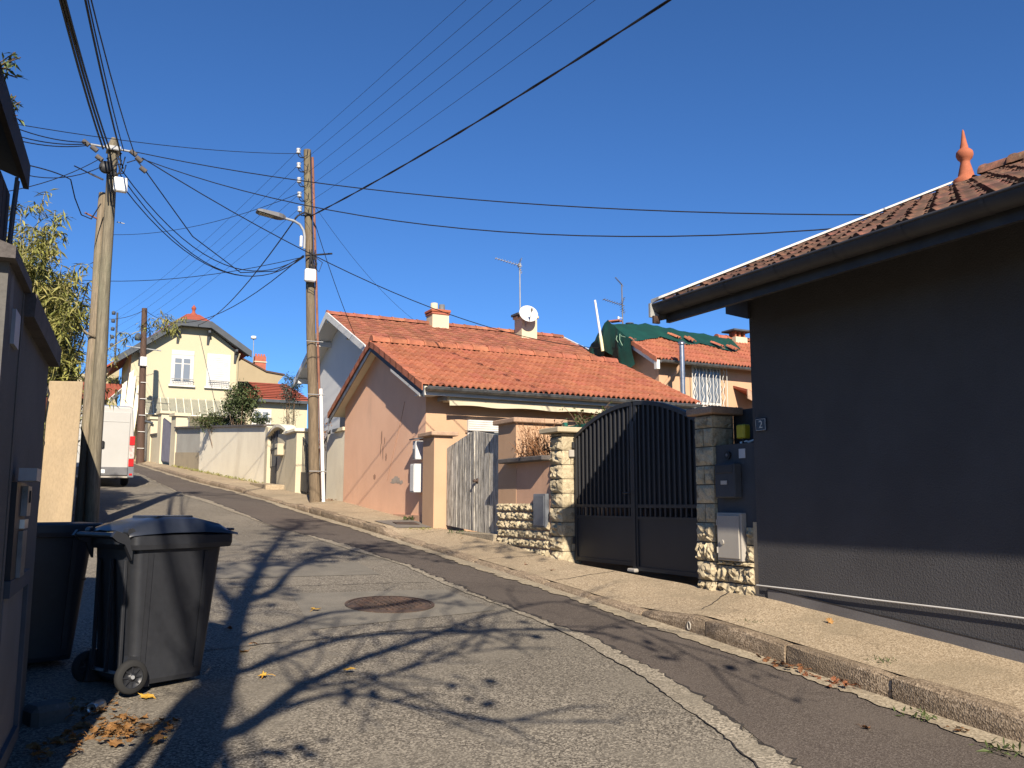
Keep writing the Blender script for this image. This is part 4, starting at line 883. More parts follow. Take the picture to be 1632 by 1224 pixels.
for j in range(25):
    y = 20.85 + 3.0 * j / 24; row = []
    hang = interp(y, [20.8, 21.0, 21.3, 21.75, 22.05, 22.3, 22.7, 23.2, 23.85], [.65, .95, 1.10, 1.02, .98, .95, .95, .85, .7])
    for i in range(10):
        v = i / 9; zt = tz(y) + .10 + (.12 * max(0, 1 - abs(y - TR) / .9))
        row.append((14.93 - .05 * sin(v * pi) - .07 * v * sin(y * 8 + v) - .03 * sin(y * 17 + v * 3) - .02, y + .06 * sin(y * 6) * v, zt - hang * v))
    rows.append(row)
b = B(); b.grid(rows); b.obj('gable_drape', M_['tarp_green'], tp)
b = B()
for y0, z0, y1, z1 in ((21.35, 5.0, 21.2, 4.62), (21.3, 4.95, 21.05, 4.85), (21.5, 4.97, 21.42, 4.75)): b.tube([(14.85, y0, z0), (14.80, (y0 + y1) / 2 + .02, (z0 + z1) / 2), (14.83, y1, z1)], .008, 5)
b.obj('cord', mat('cord_green', (.35, .55, .40), scale=5), tp)
tme = shape_tile(.243, .37, 'roman').mesh('loose_tile', M_['tile_orange'])
for k, (x, y, a, nm) in enumerate(((16.9, 21.28, .25, 'loose tile lying on the tarpaulin above the flue, left of two'), (17.25, 21.1, -.2, 'loose tile lying on the tarpaulin above the flue, right of two'), (18.3, 20.9, .3, 'loose tile at the lower edge of the tarpaulin, left of the pair'), (18.65, 20.72, -.1, 'loose tile at the lower edge of the tarpaulin, right of the pair'), (15.25, 22.0, .4, 'loose tile on top of the tarpaulin near the white pole'))):
    M = Matrix.Translation((x, y, tz(y) + .14 + (.09 if y > 21.9 else 0))) @ Matrix.Rotation(a, 4, 'Z') @ Matrix.Rotation(math.atan(tsl) if y < 21.9 else .1, 4, 'X')
    o = inst('loose_tile', tme, None, M); tag(o, nm, 'tile')
# ================================================================ poles and cables
def pole_pts(p0, p1, n=10, wv=.0, seed=0):
    p0 = Vector(p0); p1 = Vector(p1); return [p0.lerp(p1, i / n) + Vector((wv * sin(i * 1.3 + seed), wv * cos(i * 1.7 + seed), 0)) for i in range(n + 1)]
def lin(a, c, n): return [a + (c - a) * i / n for i in range(n + 1)]
z16 = zr(16.8)
p1 = thing('utility_pole', 'tall greenish wooden telephone pole with white box near its top, at left', 'pole', (.70, 16.8, z16))
b = B(); b.tube(pole_pts((.69, 16.8, z16 - .3), (.665, 16.8, 6.42), 12, .006, 1) + [(.665, 16.8, 6.55)], lin(.122, .082, 12) + [.04], 14); b.obj('shaft', M_['pole_wood_green'], p1)
b = B(); b.tube([(.27, 16.72, 6.33), (1.02, 16.74, 6.33)], .02, 6); b.obj('crossarm', M_['metal_grey'], p1)
b = B(); b.box(.55, .79, 16.66, 16.70, 6.28, 6.36); b.box(.555, .785, 16.65, 16.94, 6.29, 6.32); b.obj('band', M_['metal_grey'], p1)
for k, (x, zz) in enumerate(((.22, 6.34), (.36, 6.26), (.45, 6.10), (1.0, 6.30), (1.10, 6.20), (1.18, 6.02))):
    b = B(); b.tube([(x - .05, 16.70, zz + .03), (x + .05, 16.70, zz - .04)], .045, 8); b.obj('clamp', M_['coping_dark'], p1)
b = B(); b.lathe((0, 0, 0), [(.001, .05), (.10, .05), (.11, .03), (.11, -.03), (.10, -.05), (.001, -.05)], 14); b.tr(Matrix.Translation((.56, 16.66, 5.93)) @ Matrix.Rotation(pi / 2, 4, 'X')).obj('junction', M_['black_plastic'], p1)
b = B()
rr = random.Random(3)
for k in range(11):
    x0, x1 = rr.uniform(.45, .95), rr.uniform(.58, .8); z0, z1 = rr.uniform(6.0, 6.3), rr.uniform(5.75, 5.95)
    b.tube([(x0, 16.68, z0), (x0 * .5 + x1 * .5 + rr.uniform(-.12, .12), 16.63, (z0 + z1) / 2 - rr.uniform(0, .12)), (x1, 16.66, z1)], .011, 5)
for k in range(3): b.tube([(.60 + .05 * k, 16.65, 5.9), (.59 + .06 * k, 16.63, 5.7), (.63 + .04 * k, 16.655, 5.3)], .012, 5)
b.obj('wiring', M_['cable'], p1)
b = B(); b.bev(.70, .93, 16.55, 16.67, 5.50, 5.76, .02); b.obj('box', M_['white_plastic'], p1)
b = B(); b.tube([(.80, 16.8, 5.0), (.93, 16.78, 4.98)], .01, 5); b.obj('bolt', M_['metal_grey'], p1)
z17 = zr(17)
p1b = thing('utility_pole', 'shorter pale cut-off wooden pole strapped beside the left telephone pole', 'pole', (.56, 17.0, z17))
b = B(); b.tube(pole_pts((.545, 17.02, z17 - .3), (.555, 16.98, 5.55), 12, .006, 4), lin(.105, .075, 12), 14); b.obj('shaft', M_['pole_wood'], p1b)
b = B(); b.tube([(.57, 16.9, 2.9), (.44, 16.84, 2.94), (.38, 16.86, 3.0)], [.03, .02, .014], 6); b.obj('branch_stub', M_['pole_wood'], p1b)
b = B(); b.tube([(.5, 16.95, 5.05), (.28, 16.9, 5.12)], .016, 6); b.obj('spike', M_['rust_pipe'], p1b)

z21 = pz(21.1, .5)
p2 = thing('utility_pole', 'tall wooden electricity pole on the pavement with street lamp and insulators', 'pole', (5.77, 21.1, z21))
def p2x(z): return 5.72 + (5.25 - 5.72) * (z / 8.86)
b = B(); b.tube(pole_pts((p2x(-.3), 21.1, -.3), (p2x(8.80), 21.1, 8.80), 14, .006, 2), lin(.135, .092, 14), 14); b.obj('shaft', M_['pole_wood_dark'], p2)
b = B(); b.tube([(p2x(z) + .16 - .05 * z / 9, 21.02, z) for z in np.linspace(.1, 8.6, 16)], .032, 8); b.obj('conduit', M_['rust_pipe'], p2)
b = B(); b.tube([(p2x(z) + .165, 20.95, z) for z in np.linspace(.0, 2.75, 6)], .045, 10); b.obj('guard_pipe', M_['white_plastic'], p2)
b = B(); b.tube([(p2x(z) + .05, 20.97, z) for z in np.linspace(5.6, 8.7, 10)], .014, 6); b.obj('lead_cable', M_['cable'], p2)
for k, zz in enumerate((8.70, 8.33, 7.95, 7.58, 7.21)):
    x = p2x(zz) - .24
    b = B(); b.tube([(p2x(zz) - .08, 21.05, zz - .14), (x + .05, 21.02, zz - .16), (x, 21.02, zz - .12), (x, 21.02, zz - .05)], .013, 6); b.obj('bracket', M_['cable'], p2)
    b = B(); b.lathe((x, 21.02, zz - .07), [(.001, 0), (.05, 0), (.058, .03), (.035, .06), (.055, .09), (.05, .13), (.001, .145)], 12); b.obj('insulator', M_['insulator'], p2)
    b = B(); b.tube([(x, 21.02, zz - .02), (x + .1, 20.97, zz - .16), (x + .2, 20.97, zz - .10), (p2x(zz) - .02, 20.97, zz + .06)], .009, 5); b.obj('jumper', M_['cable'], p2)
b = B()
for k in range(10):
    x = p2x(6) + rr.uniform(-.14, .14); b.tube([(x, 20.94, 6.1 + rr.uniform(-.1, .1)), (x + rr.uniform(-.1, .1), 20.90, 5.85), (p2x(5.6) + rr.uniform(-.1, .1), 20.93, 5.62)], .011, 5)
b.tube([(p2x(6) + .1, 20.95, 6.02), (p2x(6) + .28, 20.93, 5.9), (p2x(6) + .2, 20.93, 5.65), (p2x(6) + .05, 20.93, 5.8)], .010, 5)
b.tube([(p2x(5.3) - .12, 20.94, 5.4), (p2x(5.3) - .1, 20.92, 5.2), (p2x(5.3) + .05, 20.92, 5.12), (p2x(5.3) + .1, 20.94, 5.35)], .010, 5)
b.obj('wiring', M_['cable'], p2)
b = B(); b.tube([(p2x(6) - .15, 20.93, 6.02), (p2x(6) + .52, 20.93, 6.16)], .022, 6); b.obj('cable_arm', M_['cable'], p2)
b = B(); b.bev(5.235, 5.51, 20.80, 20.94, 5.36, 5.68, .03); b.obj('box', M_['white_plastic'], p2)
b = B()
for zz in (.75, 2.6, 3.9): b.tube([(p2x(zz) - .17, 20.93, zz), (p2x(zz) + .24, 20.90, zz)], .012, 5)
b.obj('strap', M_['metal_grey'], p2)
# street lamp on the pole
lp = thing('street_lamp', 'flat grey street lamp on a curved arm fixed to the electricity pole', 'street lamp', (5.2, 21.05, 6.3))
b = B(); b.tube([(5.23, 20.97, 6.2), (5.23, 20.97, 6.5), (5.20, 20.97, 6.66), (5.10, 20.97, 6.80), (4.95, 20.97, 6.87), (4.72, 20.97, 6.90)], .032, 10); b.obj('arm', M_['metal_grey'], lp)
HM = Matrix.Translation((4.72, 20.97, 6.91)) @ Matrix.Rotation(radians(7), 4, 'Y')
b = B(); rows = []
for x, wd_, t0, t1 in ((.02, .04, -.03, .04), (-.06, .10, -.05, .055), (-.16, .14, -.055, .05), (-.55, .15, -.045, .03), (-.66, .13, -.035, .015), (-.68, .10, -.02, .0)):
    rows.append([(x, -wd_, t0), (x, -wd_ * .95, t1), (x, 0, t1 + .012), (x, wd_ * .95, t1), (x, wd_, t0), (x, 0, t0 - .002), (x, -wd_, t0)])
b.grid(rows, False); b.add(rows[-1][:6], [(0, 1, 2, 3, 4, 5)]); b.tr(HM).obj('head', M_['grey_plastic'], lp)
b = B(); b.box(-.62, -.26, -.11, .11, -.062, -.052); b.tr(HM).obj('glass', M_['sheet_glass'], lp)
b = B(); b.bev(5.10, 5.16, 20.88, 20.96, 6.22, 6.5, .01); b.obj('fuse_box', M_['white_plastic'], lp)

p3 = thing('utility_pole', 'dark brown metal pole in front of the yellow house', 'pole', (3.87, 46, zr(46) + .1))
b = B(); b.tube(pole_pts((3.88, 46, 1.7), (3.68, 46, 9.5), 8), lin(.20, .13, 8), 10); b.obj('shaft', M_['pole_brown'], p3)
b = B(); b.bev(3.60, 3.90, 45.7, 45.85, 6.6, 7.05, .02); b.obj('box', M_['white_plastic'], p3)
for zz in np.arange(2.6, 7, .8): b = B(); b.tube([(3.68, 45.8, zz), (3.99, 45.8, zz)], .02, 5); b.obj('band', M_['white_paint'], p3)
b = B(); b.tube([(2.95, 46, 7.55), (4.55, 46, 7.45)], .03, 6); b.obj('crossarm', M_['metal_grey'], p3)
b = B(); b.tube([(3.9, 45.95, 3.95), (4.35, 45.95, 3.85)], [.05, .06], 6); b.obj('bracket', M_['slate_trim'], p3)
b = B(); b.lathe((3.45, 45.9, 8.05), [(.001, -.2), (.14, -.18), (.16, .0), (.10, .14), (.001, .2)], 12); b.obj('lamp', M_['slate_trim'], p3)
mi = thing('insulator_mast', 'thin roof mast with a column of insulators left of the yellow house', 'mast', (2.75, 50.2, 7.8))
b = B(); b.tube([(2.72, 50.2, 7.2), (2.70, 50.2, 10.0)], .05, 6); b.obj('mast', M_['slate_trim'], mi)
for k in range(5):
    zz = 8.25 + k * .43; b = B(); b.lathe((2.52, 50.2, zz), [(.001, -.1), (.09, -.09), (.1, .06), (.001, .12)], 8); b.obj('insulator', M_['slate_trim'], mi)

NC = [0]
def cable(pts, r, label, m='cable'):
    b = B(); b.tube(pts, r * .78, 5, caps=False); o = b.obj('cable', M_[m]); tag(o, label, 'cable', 'overhead cables'); NC[0] += 1; return o
def quad3(a, m, e, n=22):
    """smooth curve through three points"""
    a, m, e = Vector(a), Vector(m), Vector(e); u = (m - a).length / ((m - a).length + (e - m).length)
    out = []
    for i in range(n + 1):
        t = i / n; la = (t - u) * (t - 1) / (u); lm = t * (t - 1) / (u * (u - 1)); le = t * (t - u) / (1 - u); out.append(a * la + m * lm + e * le)
    return out
# heavy cables from the left pole towards and over the camera
for k, (rx, dz, x0, r_, nm) in enumerate(((-.0214, 0, .50, .021, 'leftmost'), (-.0185, .02, .55, .021, 'second'), (-.0160, .03, .60, .019, 'third'), (.0029, .0, .78, .019, 'fourth'), (.0057, .02, .84, .012, 'fifth'), (.0090, .05, 1.0, .012, 'rightmost'))):
    s_ = 10.4; zk = .5345 * s_ + (.06 if k > 2 else 0)
    cable(quad3((x0, 16.7, 6.28 + dz), (rx * s_, s_, zk), (rx * s_ - 2.6 - .1 * k, -14, 6.6 + .1 * k)), r_, nm + ' of the heavy cables running overhead from the left pole top')
# five bare wires and one twisted cable from the electricity pole over the camera
for k, (sx, sz_, z0, nm) in enumerate(((12.85, 8.58, 8.72, 'highest'), (11.99, 8.14, 8.35, 'second highest'), (11.17, 7.72, 7.97, 'middle'), (10.36, 7.31, 7.60, 'fourth highest'), (9.38, 6.80, 7.23, 'lowest'))):
    cable(quad3((p2x(z0) - .24, 21.02, z0), (5.03 + .1 * (21.1 - sx), sx, sz_), (8.4, -13, z0 + .3)), .0048, nm + ' bare wire from the insulators over to the upper right')
    cable(cat_curve((p2x(z0) - .24, 21.02, z0), (2.52, 50.2, 9.97 - .43 * k), .35), .0055, nm + ' bare wire from the insulators to the mast by the yellow house')
tw_ = quad3((p2x(7.09) + .02, 21.0, 7.06), (6.66, 8.35, 6.38), (9.2, -13, 7.6), 60)
b = B()
for ph in (0, pi): b.tube([p + Vector((cos(i * 1.4 + ph) * .009, 0, sin(i * 1.4 + ph) * .009)) for i, p in enumerate(tw_)], .013, 5, caps=False)
tag(b.obj('cable', M_['cable']), 'thick twisted black cable from the electricity pole to the top right', 'cable')
cable(cat_curve((5.0, 21.0, 6.95), (6.7, 49.6, 9.6), .5), .022, 'twisted cable from the electricity pole to the yellow house roof')
cable([(5.43, 20.98, 7.09), (5.2, 20.95, 7.12), (5.05, 20.97, 7.02), (4.98, 21.0, 6.93)], .03, 'short thick cable tail looping round the electricity pole')
# left pole to the dark house
cable(cat_curve((1.05, 16.72, 6.33), (8.75, 6.95, 3.44), .30, 20), .011, 'upper of two cables from the left pole to the dark house roof')
cable(cat_curve((1.15, 16.72, 6.22), (8.45, 6.95, 3.26), .62, 20), .011, 'lower of two cables from the left pole to the dark house roof')
cable(cat_curve((1.15, 16.72, 6.24), (14.95, 22.5, 4.75), .75, 24), .014, 'cable from the left pole across to the tarpaulin gable')
cable(cat_curve((-.83, 15, 5.80), (5.0, 21.0, 8.62), .12, 16), .009, 'cable passing above the left pole to the top insulator')
# sagging bundle between the two poles
for k, (x0, z0, sg, nm) in enumerate(((.80, 5.95, 1.0, 'highest'), (.80, 5.84, 1.08, 'second'), (.86, 5.62, .98, 'lowest'))):
    cable(cat_curve((x0, 16.66, z0), (5.22, 20.93, 6.02 - .02 * k), sg, 18), .013, nm + ' of the slack cables sagging between the two big poles')
cable([(.90, 16.66, 6.08), (1.05, 16.66, 6.16), (1.2, 16.7, 6.02), (2.2, 17.6, 5.15), (3.4, 19.1, 4.93), (4.4, 20.2, 5.35), (5.2, 20.93, 6.0)], .014, 'cable dropping from a black clamp on the left pole to the right pole')
cable(cat_curve((5.2, 20.95, 6.02), (3.70, 46, 9.42), 1.1, 18), .016, 'cable from the electricity pole to the top of the brown pole')
cable(cat_curve((3.68, 46, 9.42), (2.0, 46.5, 8.9), .15, 6), .016, 'short cable leaving the top of the brown pole to the left')
cable(cat_curve((5.2, 20.95, 5.98), (-.6, 30, 6.9), .35, 14), .012, 'cable running behind the left pole to the bamboo at pole mid-height')
cable(cat_curve((5.05, 20.95, 7.58), (.9, 30, 8.45), .35, 14), .010, 'cable crossing behind the left pole up to the insulators')
# drops to the pale house
cable(cat_curve((5.45, 21.0, 7.0), (6.98, 22.3, 4.42), .12, 10), .011, 'service cable dropping steeply from the electricity pole to the pale gable')
cable(cat_curve((5.38, 21.0, 7.45), (9.7, 25.0, 5.6), .25, 12), .006, 'thin wire from the electricity pole to the long ridge')
# cables to the left
for k, (zz, nm) in enumerate(((5.74, 'upper'), (5.62, 'middle'), (5.55, 'lower'))):
    cable(cat_curve((.24, 16.7, 6.35 - .03 * k), (-.80, 15, zz), .06, 10), .012, nm + ' of the short cables from the left crossarm behind the black shed')
cable(cat_curve((.55, 16.68, 5.98), (-.75, 15.2, 5.10), .16, 10), .010, 'thin cable leaving the left pole below the crossarm')
cable(quad3((-.66, 15, 5.18), (-.19, 15.3, 5.22), (.02, 15.6, 5.25), 8) + [Vector(p) for p in ((.10, 15.9, 5.05), (.22, 16.2, 4.86), (.38, 16.5, 4.90), (.52, 16.66, 5.25))], .013, 'looping black cable hanging left of the left pole')
cable(cat_curve((.46, 16.68, 6.08), (-.95, 13.6, 4.2), .1, 10), .009, 'slanting wire from the left pole down to the bamboo')
st_ = thing('tension_fitting', 'pale metal tensioner on the wire left of the left pole', 'fitting', (.3, 16.5, 5.6))
b = B(); b.tube([(.53, 16.67, 5.70), (.30, 16.5, 5.72)], .018, 6); b.obj('rod', M_['steel'], st_)
b = B(); b.tube([(.30, 16.5, 5.72), (.06, 16.3, 5.74)], .011, 5); b.obj('wire', M_['cable'], st_)
cable(cat_curve((.42, 17.1, 3.9), (-.35, 19, .9), .05, 6), .013, 'upper of two dark stay wires slanting behind the left poles')
cable(cat_curve((.45, 17.1, 3.2), (-.05, 18, 1.2), .05, 6), .016, 'lower of two dark stay wires slanting behind the left poles')
# ================================================================ left-hand side: grey wall, shed, tan wall
LA = radians(4.3); LU = Vector((sin(LA), cos(LA), 0)); LN = Vector((cos(LA), -sin(LA), 0)); LO = Vector((-.04, 5.78, 0))   # wall face: end point, along, outward
def lp_(u, d, z): return tuple(LO + LU * u + LN * d + Vector((0, 0, z)))     # u <= 0 towards the camera
def lbox(b, u0, u1, d0, d1, z0, z1):
    v = [lp_(u, d_, z) for z in (z0, z1) for u in (u0, u1) for d_ in (d0, d1)]
    return b.add(v, [(0, 2, 3, 1), (4, 5, 7, 6), (0, 1, 5, 4), (2, 6, 7, 3), (0, 4, 6, 2), (1, 3, 7, 5)])
lwall = thing('garden_wall', 'tall shaded grey rendered garden wall with stone coping at far left', 'wall', lp_(-.9, -.15, zr(5)))
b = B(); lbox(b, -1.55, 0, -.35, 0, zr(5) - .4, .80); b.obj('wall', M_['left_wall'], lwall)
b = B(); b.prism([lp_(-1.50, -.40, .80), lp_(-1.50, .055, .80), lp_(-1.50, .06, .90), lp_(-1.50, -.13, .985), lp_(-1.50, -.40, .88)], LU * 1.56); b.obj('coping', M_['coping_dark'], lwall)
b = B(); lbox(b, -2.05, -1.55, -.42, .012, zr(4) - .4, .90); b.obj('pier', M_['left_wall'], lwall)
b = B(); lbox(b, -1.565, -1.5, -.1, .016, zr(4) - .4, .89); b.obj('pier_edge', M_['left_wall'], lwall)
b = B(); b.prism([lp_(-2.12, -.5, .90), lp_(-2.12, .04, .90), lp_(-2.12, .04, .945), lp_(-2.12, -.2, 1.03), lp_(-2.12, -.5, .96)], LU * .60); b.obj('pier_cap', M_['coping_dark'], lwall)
b = B(); lbox(b, -1.86, -1.70, .012, .026, .62, .76); b.obj('bracket', M_['metal_grey'], lwall)
# intercom and letter slot
ic = thing('intercom_panel', 'worn metal intercom and letter plate on the grey garden wall', 'intercom', lp_(-1.2, 0, -.3))
b = B(); lbox(b, -1.42, -1.02, .0, .03, -.36, .09); b.obj('backplate', M_['black_plastic'], ic)
b = B(); lbox(b, -1.22, -1.06, .03, .055, -.06, .075); b.obj('upper_plate', M_['zinc'], ic)
b = B(); lbox(b, -1.22, -1.06, .03, .05, -.115, -.075); b.obj('middle_plate', M_['steel'], ic)
b = B(); lbox(b, -1.24, -1.06, .03, .048, -.33, -.125); b.obj('lower_plate', M_['zinc'], ic)
b = B(); lbox(b, -1.16, -1.13, .055, .062, .0, .055); b.obj('slot', M_['black_plastic'], ic)
b = B(); lbox(b, -1.40, -1.20, .03, .10, .095, .15); b.obj('hood', M_['metal_grey'], ic)
# sunk panel low in the wall
pn = thing('wall_hatch', 'dark framed hatch low in the grey garden wall', 'hatch', lp_(-.9, 0, zr(5)))
b = B()
for q in ((-1.45, -.62, -.40, -.33), (-1.45, -.62, -1.15, -1.08)): lbox(b, q[0], q[1], .0, .035, q[2], q[3])
lbox(b, -.69, -.62, 0, .035, -1.08, -.40); b.obj('frame', M_['slate_trim'], pn)
b = B(); lbox(b, -1.45, -.69, .0, .015, -1.08, -.40); b.obj('panel', M_['grey_plastic'], pn)
bk = B(); bk.bev(-.06, .16, -.09, .1, -.06, .10, .03); tag(bk.tr(Matrix.Translation((.03, 5.72, zr(5.7))) @ Matrix.Rotation(.4, 4, 'Z')).obj('stone_block', M_['left_wall']), 'rough stone block at the foot of the grey garden wall', 'stone')
# black timber shed behind the wall
sh = thing('timber_shed', 'black timber shed rising behind the garden wall at the left edge', 'shed', (-1.2, 5, zr(5)))
b = B(); lbox(b, -1.9, .12, -2.6, -.30, zr(5) - .3, 1.85); b.obj('wall', M_['timber_black'], sh)
for k in range(14):
    b = B(); lbox(b, -1.9 + k * .145, -1.9 + k * .145 + .13, -.30, -.28, .7, 1.84); b.obj('board', M_['timber_black'], sh)
b = B(); b.prism([lp_(-2.1, -.21, 1.97), lp_(-2.1, -.21, 2.05), lp_(-2.1, -2.7, 2.95), lp_(-2.1, -2.7, 2.87)], LU * 2.32); srf = b.obj('roof', M_['timber_black'], sh)
b = B(); lbox(b, -2.1, .22, -.225, -.195, 1.92, 2.07); b.obj('fascia', M_['timber_black'], sh)
b = B()
for u in (.02, .08): b.tube([lp_(u, -.24, 1.92), lp_(u, -.25, 1.70), lp_(u - .02, -.26, 1.2)], .011, 5)
b.tube([lp_(.02, -.24, 1.75), lp_(.10, -.24, 1.75)], .008, 5); b.obj('bracket', M_['slate_trim'], sh)
# tan concrete wall end facing the sun, wall running up the street behind it
tn = thing('concrete_wall', 'tall tan concrete wall end catching the sun behind the left bins', 'wall', (.1, 13.8, zr(13.8)))
b = B(); b.prism([(-.12, 13.78, zr(13.8) - .3), (.31, 13.78, zr(13.8) - .3), (.355, 13.78, 1.71), (-.075, 13.78, 1.69)], (0, .22, 0)); b.obj('end_panel', M_['wall_concrete_tan'], tn, bevel=.012)
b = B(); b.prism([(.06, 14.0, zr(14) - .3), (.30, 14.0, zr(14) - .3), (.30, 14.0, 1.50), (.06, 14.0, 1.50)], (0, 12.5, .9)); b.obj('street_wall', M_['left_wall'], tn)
b = B(); b.box(.31, .34, 13.85, 13.93, .1, .35); b.obj('tie_plate', M_['metal_grey'], tn)
dp = thing('drainpipe', 'red-brown drainpipe beside the tan concrete wall end', 'pipe', (-.12, 13.7, zr(13.7)))
b = B(); b.tube([(-.16, 13.70, zr(13.7) - .05), (-.13, 13.70, 1.2), (-.11, 13.70, 1.45)], .035, 8); b.obj('pipe', M_['red_brown_paint'], dp)
for zz in (.1, .85): b = B(); b.tube([(-.155 + .02 * zz, 13.70, zz), (-.154 + .02 * zz, 13.70, zz + .04)], .045, 8); b.obj('collar', M_['red_brown_paint'], dp)
b = B(); b.tube([(-.11, 13.70, 1.45), (-.08, 13.72, 1.55), (-.10, 13.74, 1.62)], .012, 5); b.obj('wire', M_['cable'], dp)

# ================================================================ bins
def make_bin(name, label, loc, rz, lid=True):
    """two-wheeled bin; local +X = front, +Y = left side seen from behind; wheels at the back"""
    t = thing(name, label, 'bin', loc, rz, 'wheelie bins by the garden wall')
    def ring(x0, x1, w, z, r=.05, n=4):
        out = []
        for cx, cy, a0 in ((x1 - r, w - r, 0), (x0 + r, w - r, pi / 2), (x0 + r, -w + r, pi), (x1 - r, -w + r, 1.5 * pi)):
            for i in range(n + 1): a = a0 + pi / 2 * i / n; out.append((cx + r * cos(a), cy + r * sin(a), z))
        return out
    def loft(rings, b, cap0=True, cap1=False, sm=True):
        n = len(rings[0])
        for a, c in zip(rings, rings[1:]): b.add(a + c, [(i, (i + 1) % n, n + (i + 1) % n, n + i) for i in range(n)], sm)
        if cap0: b.add(rings[0], [tuple(range(n))[::-1]])
        if cap1: b.add(rings[-1], [tuple(range(n))])
        return b
    b = B(); loft([ring(.02, .50, .225, .03, .04), ring(.0, .505, .235, .06, .05), ring(-.005, .53, .245, .30, .05), ring(-.03, .585, .272, .86, .05), ring(-.033, .59, .274, .885, .05)], b)
    b.obj('body', M_['bin_plastic'], t, True)
    b = B(); loft([ring(-.06, .645, .30, .865, .05), ring(-.068, .655, .305, .895, .05), ring(-.068, .655, .305, .945, .05), ring(-.05, .635, .288, .955, .05), ring(-.02, .575, .262, .945, .05), ring(-.01, .565, .255, .80, .05)], b, False); loft([ring(-.06, .645, .30, .865, .05), ring(-.03, .585, .272, .862, .05)], b, False)
    rim = b.obj('rim', M_['bin_plastic'], t, True)
    b = B()                                                    # front grip under the rim
    b.bev(.63, .68, -.21, .21, .895, .94, .012); b.obj('front_grip', M_['bin_plastic'], t, True)
    for sx in (-.17, 0, .17): b = B(); b.bev(-.052, -.03, sx - .012, sx + .012, .1, .8, .004); b.obj('back_rib', M_['bin_plastic'], t, True)
    for sy in (-1, 1):
        for xx in (.05, .42):
            b = B(); b.prism([(xx, sy * .238, .10), (xx + .03, sy * .238, .10), (xx * 1.06 + .032, sy * .272, .84), (xx * 1.06, sy * .272, .84)], (0, sy * .008, 0)); b.obj('side_rib', M_['bin_plastic'], t, True)
    # handle bar at the back
    b = B(); b.tube([(-.155, -.24, .955), (-.155, .24, .955)], .019, 10); b.obj('handle', M_['bin_plastic'], t, True)
    for sy in (-.25, .25):
        b = B(); b.prism([(-.05, sy - .016, .80), (-.05, sy - .016, .95), (-.16, sy - .016, .985), (-.185, sy - .016, .95), (-.15, sy - .016, .92), (-.10, sy - .016, .90)], (0, .032, 0)); b.obj('handle_bracket', M_['bin_plastic'], t, True)
        b = B(); b.tube([(-.07, sy - .03, .975), (-.07, sy + .03, .975)], .026, 10); b.obj('hinge', M_['bin_plastic'], t, True)
    if lid:
        b = B(); rows = []
        for x, zc, w in ((-.085, .975, .285), (-.06, 1.0, .295), (.02, 1.03, .305), (.2, 1.062, .31), (.42, 1.058, .312), (.56, 1.025, .312), (.64, .98, .312), (.675, .955, .308)):
            rows.append([(x, -w, .945 + (zc - .975) * .25), (x, -w * .98, .962 + (zc - .975) * .3), (x, -w * .8, zc - .008), (x, -w * .35, zc + .008), (x, 0, zc + .004), (x, w * .35, zc + .008), (x, w * .8, zc - .008), (x, w * .98, .962 + (zc - .975) * .3), (x, w, .945 + (zc - .975) * .25)])
        b.grid(rows); b.add(rows[-1] + [(.67, -.3, .945), (.67, .3, .945)], [(0, 1, 2, 3, 4, 5, 6, 7, 8, 10, 9)]); l_ = b.obj('lid', M_['bin_lid'], t, True)
        b = B(); b.bev(.62, .695, -.24, .24, .968, .986, .008); b.bev(.60, .63, -.20, -.17, .955, .975, .004); b.bev(.60, .63, .17, .20, .955, .975, .004); b.obj('lid_grip', M_['bin_lid'], l_, True)
        b = B(); b.bev(.16, .42, -.16, .16, 1.052, 1.073, .006); b.obj('lid_panel', M_['bin_lid'], l_, True)
    else:
        b = B(); loft([ring(-.01, .565, .255, .56, .05), ring(-.01, .565, .255, .57, .05)], b); b.obj('contents', M_['black_plastic'], t, True)
    b = B(); b.tube([(-.02, -.30, .10), (-.02, .30, .10)], .012, 8); b.obj('axle', M_['metal_grey'], t, True)
    for sy in (-1, 1):
        y = sy * .275
        Wm = Matrix.Translation((-.02, y, .10)) @ Matrix.Rotation(pi / 2, 4, 'X')
        b = B(); b.lathe((0, 0, 0), [(.066, -.025), (.092, -.025), (.100, -.016), (.102, 0), (.100, .016), (.092, .025), (.066, .025)], 28); b.tr(Wm); wl = b.obj('wheel', M_['rubber'], t, True)
        b = B(); b.lathe((0, 0, 0), [(.001, -.018), (.02, -.018), (.022, -.01), (.028, -.008), (.060, -.008), (.064, -.020), (.067, -.020), (.067, .020), (.064, .020), (.060, .008), (.028, .008), (.022, .01), (.02, .018), (.001, .018)], 24)
        for k in range(8):
            for zz in (-.012, .012): b.cbox((.044, 0, zz), (.018, .0045, .004), Matrix.Rotation(k * pi / 4, 4, 'Z'))
        b.tr(Wm).obj('rim', M_['bin_plastic'], wl, True)
        b = B(); b.prism([(-.06, y * .8 - .02, .02), (.12, y * .8 - .02, .02), (.10, y * .8 - .02, .20), (-.03, y * .8 - .02, .22)], (0, .04, 0)); b.obj('wheel_housing', M_['bin_plastic'], t, True)
    return t
ba = math.atan2(.40, .92)
F_ = Vector((cos(ba), sin(ba), 0)); D_ = Vector((-sin(ba), cos(ba), 0))
c1 = Vector((.53, 6.05, 0)) + D_ * .245
b1 = make_bin('wheelie_bin', 'dark grey wheelie bin with blue-grey lid standing in the road', (c1.x, c1.y, zr(c1.y) + .004), ba)
b2 = make_bin('wheelie_bin', 'dark wheelie bin with its lid open, tucked behind the garden wall', (-.32, 7.05, zr(7.05) + .004), radians(14), lid=False)
b = B(); rows = []
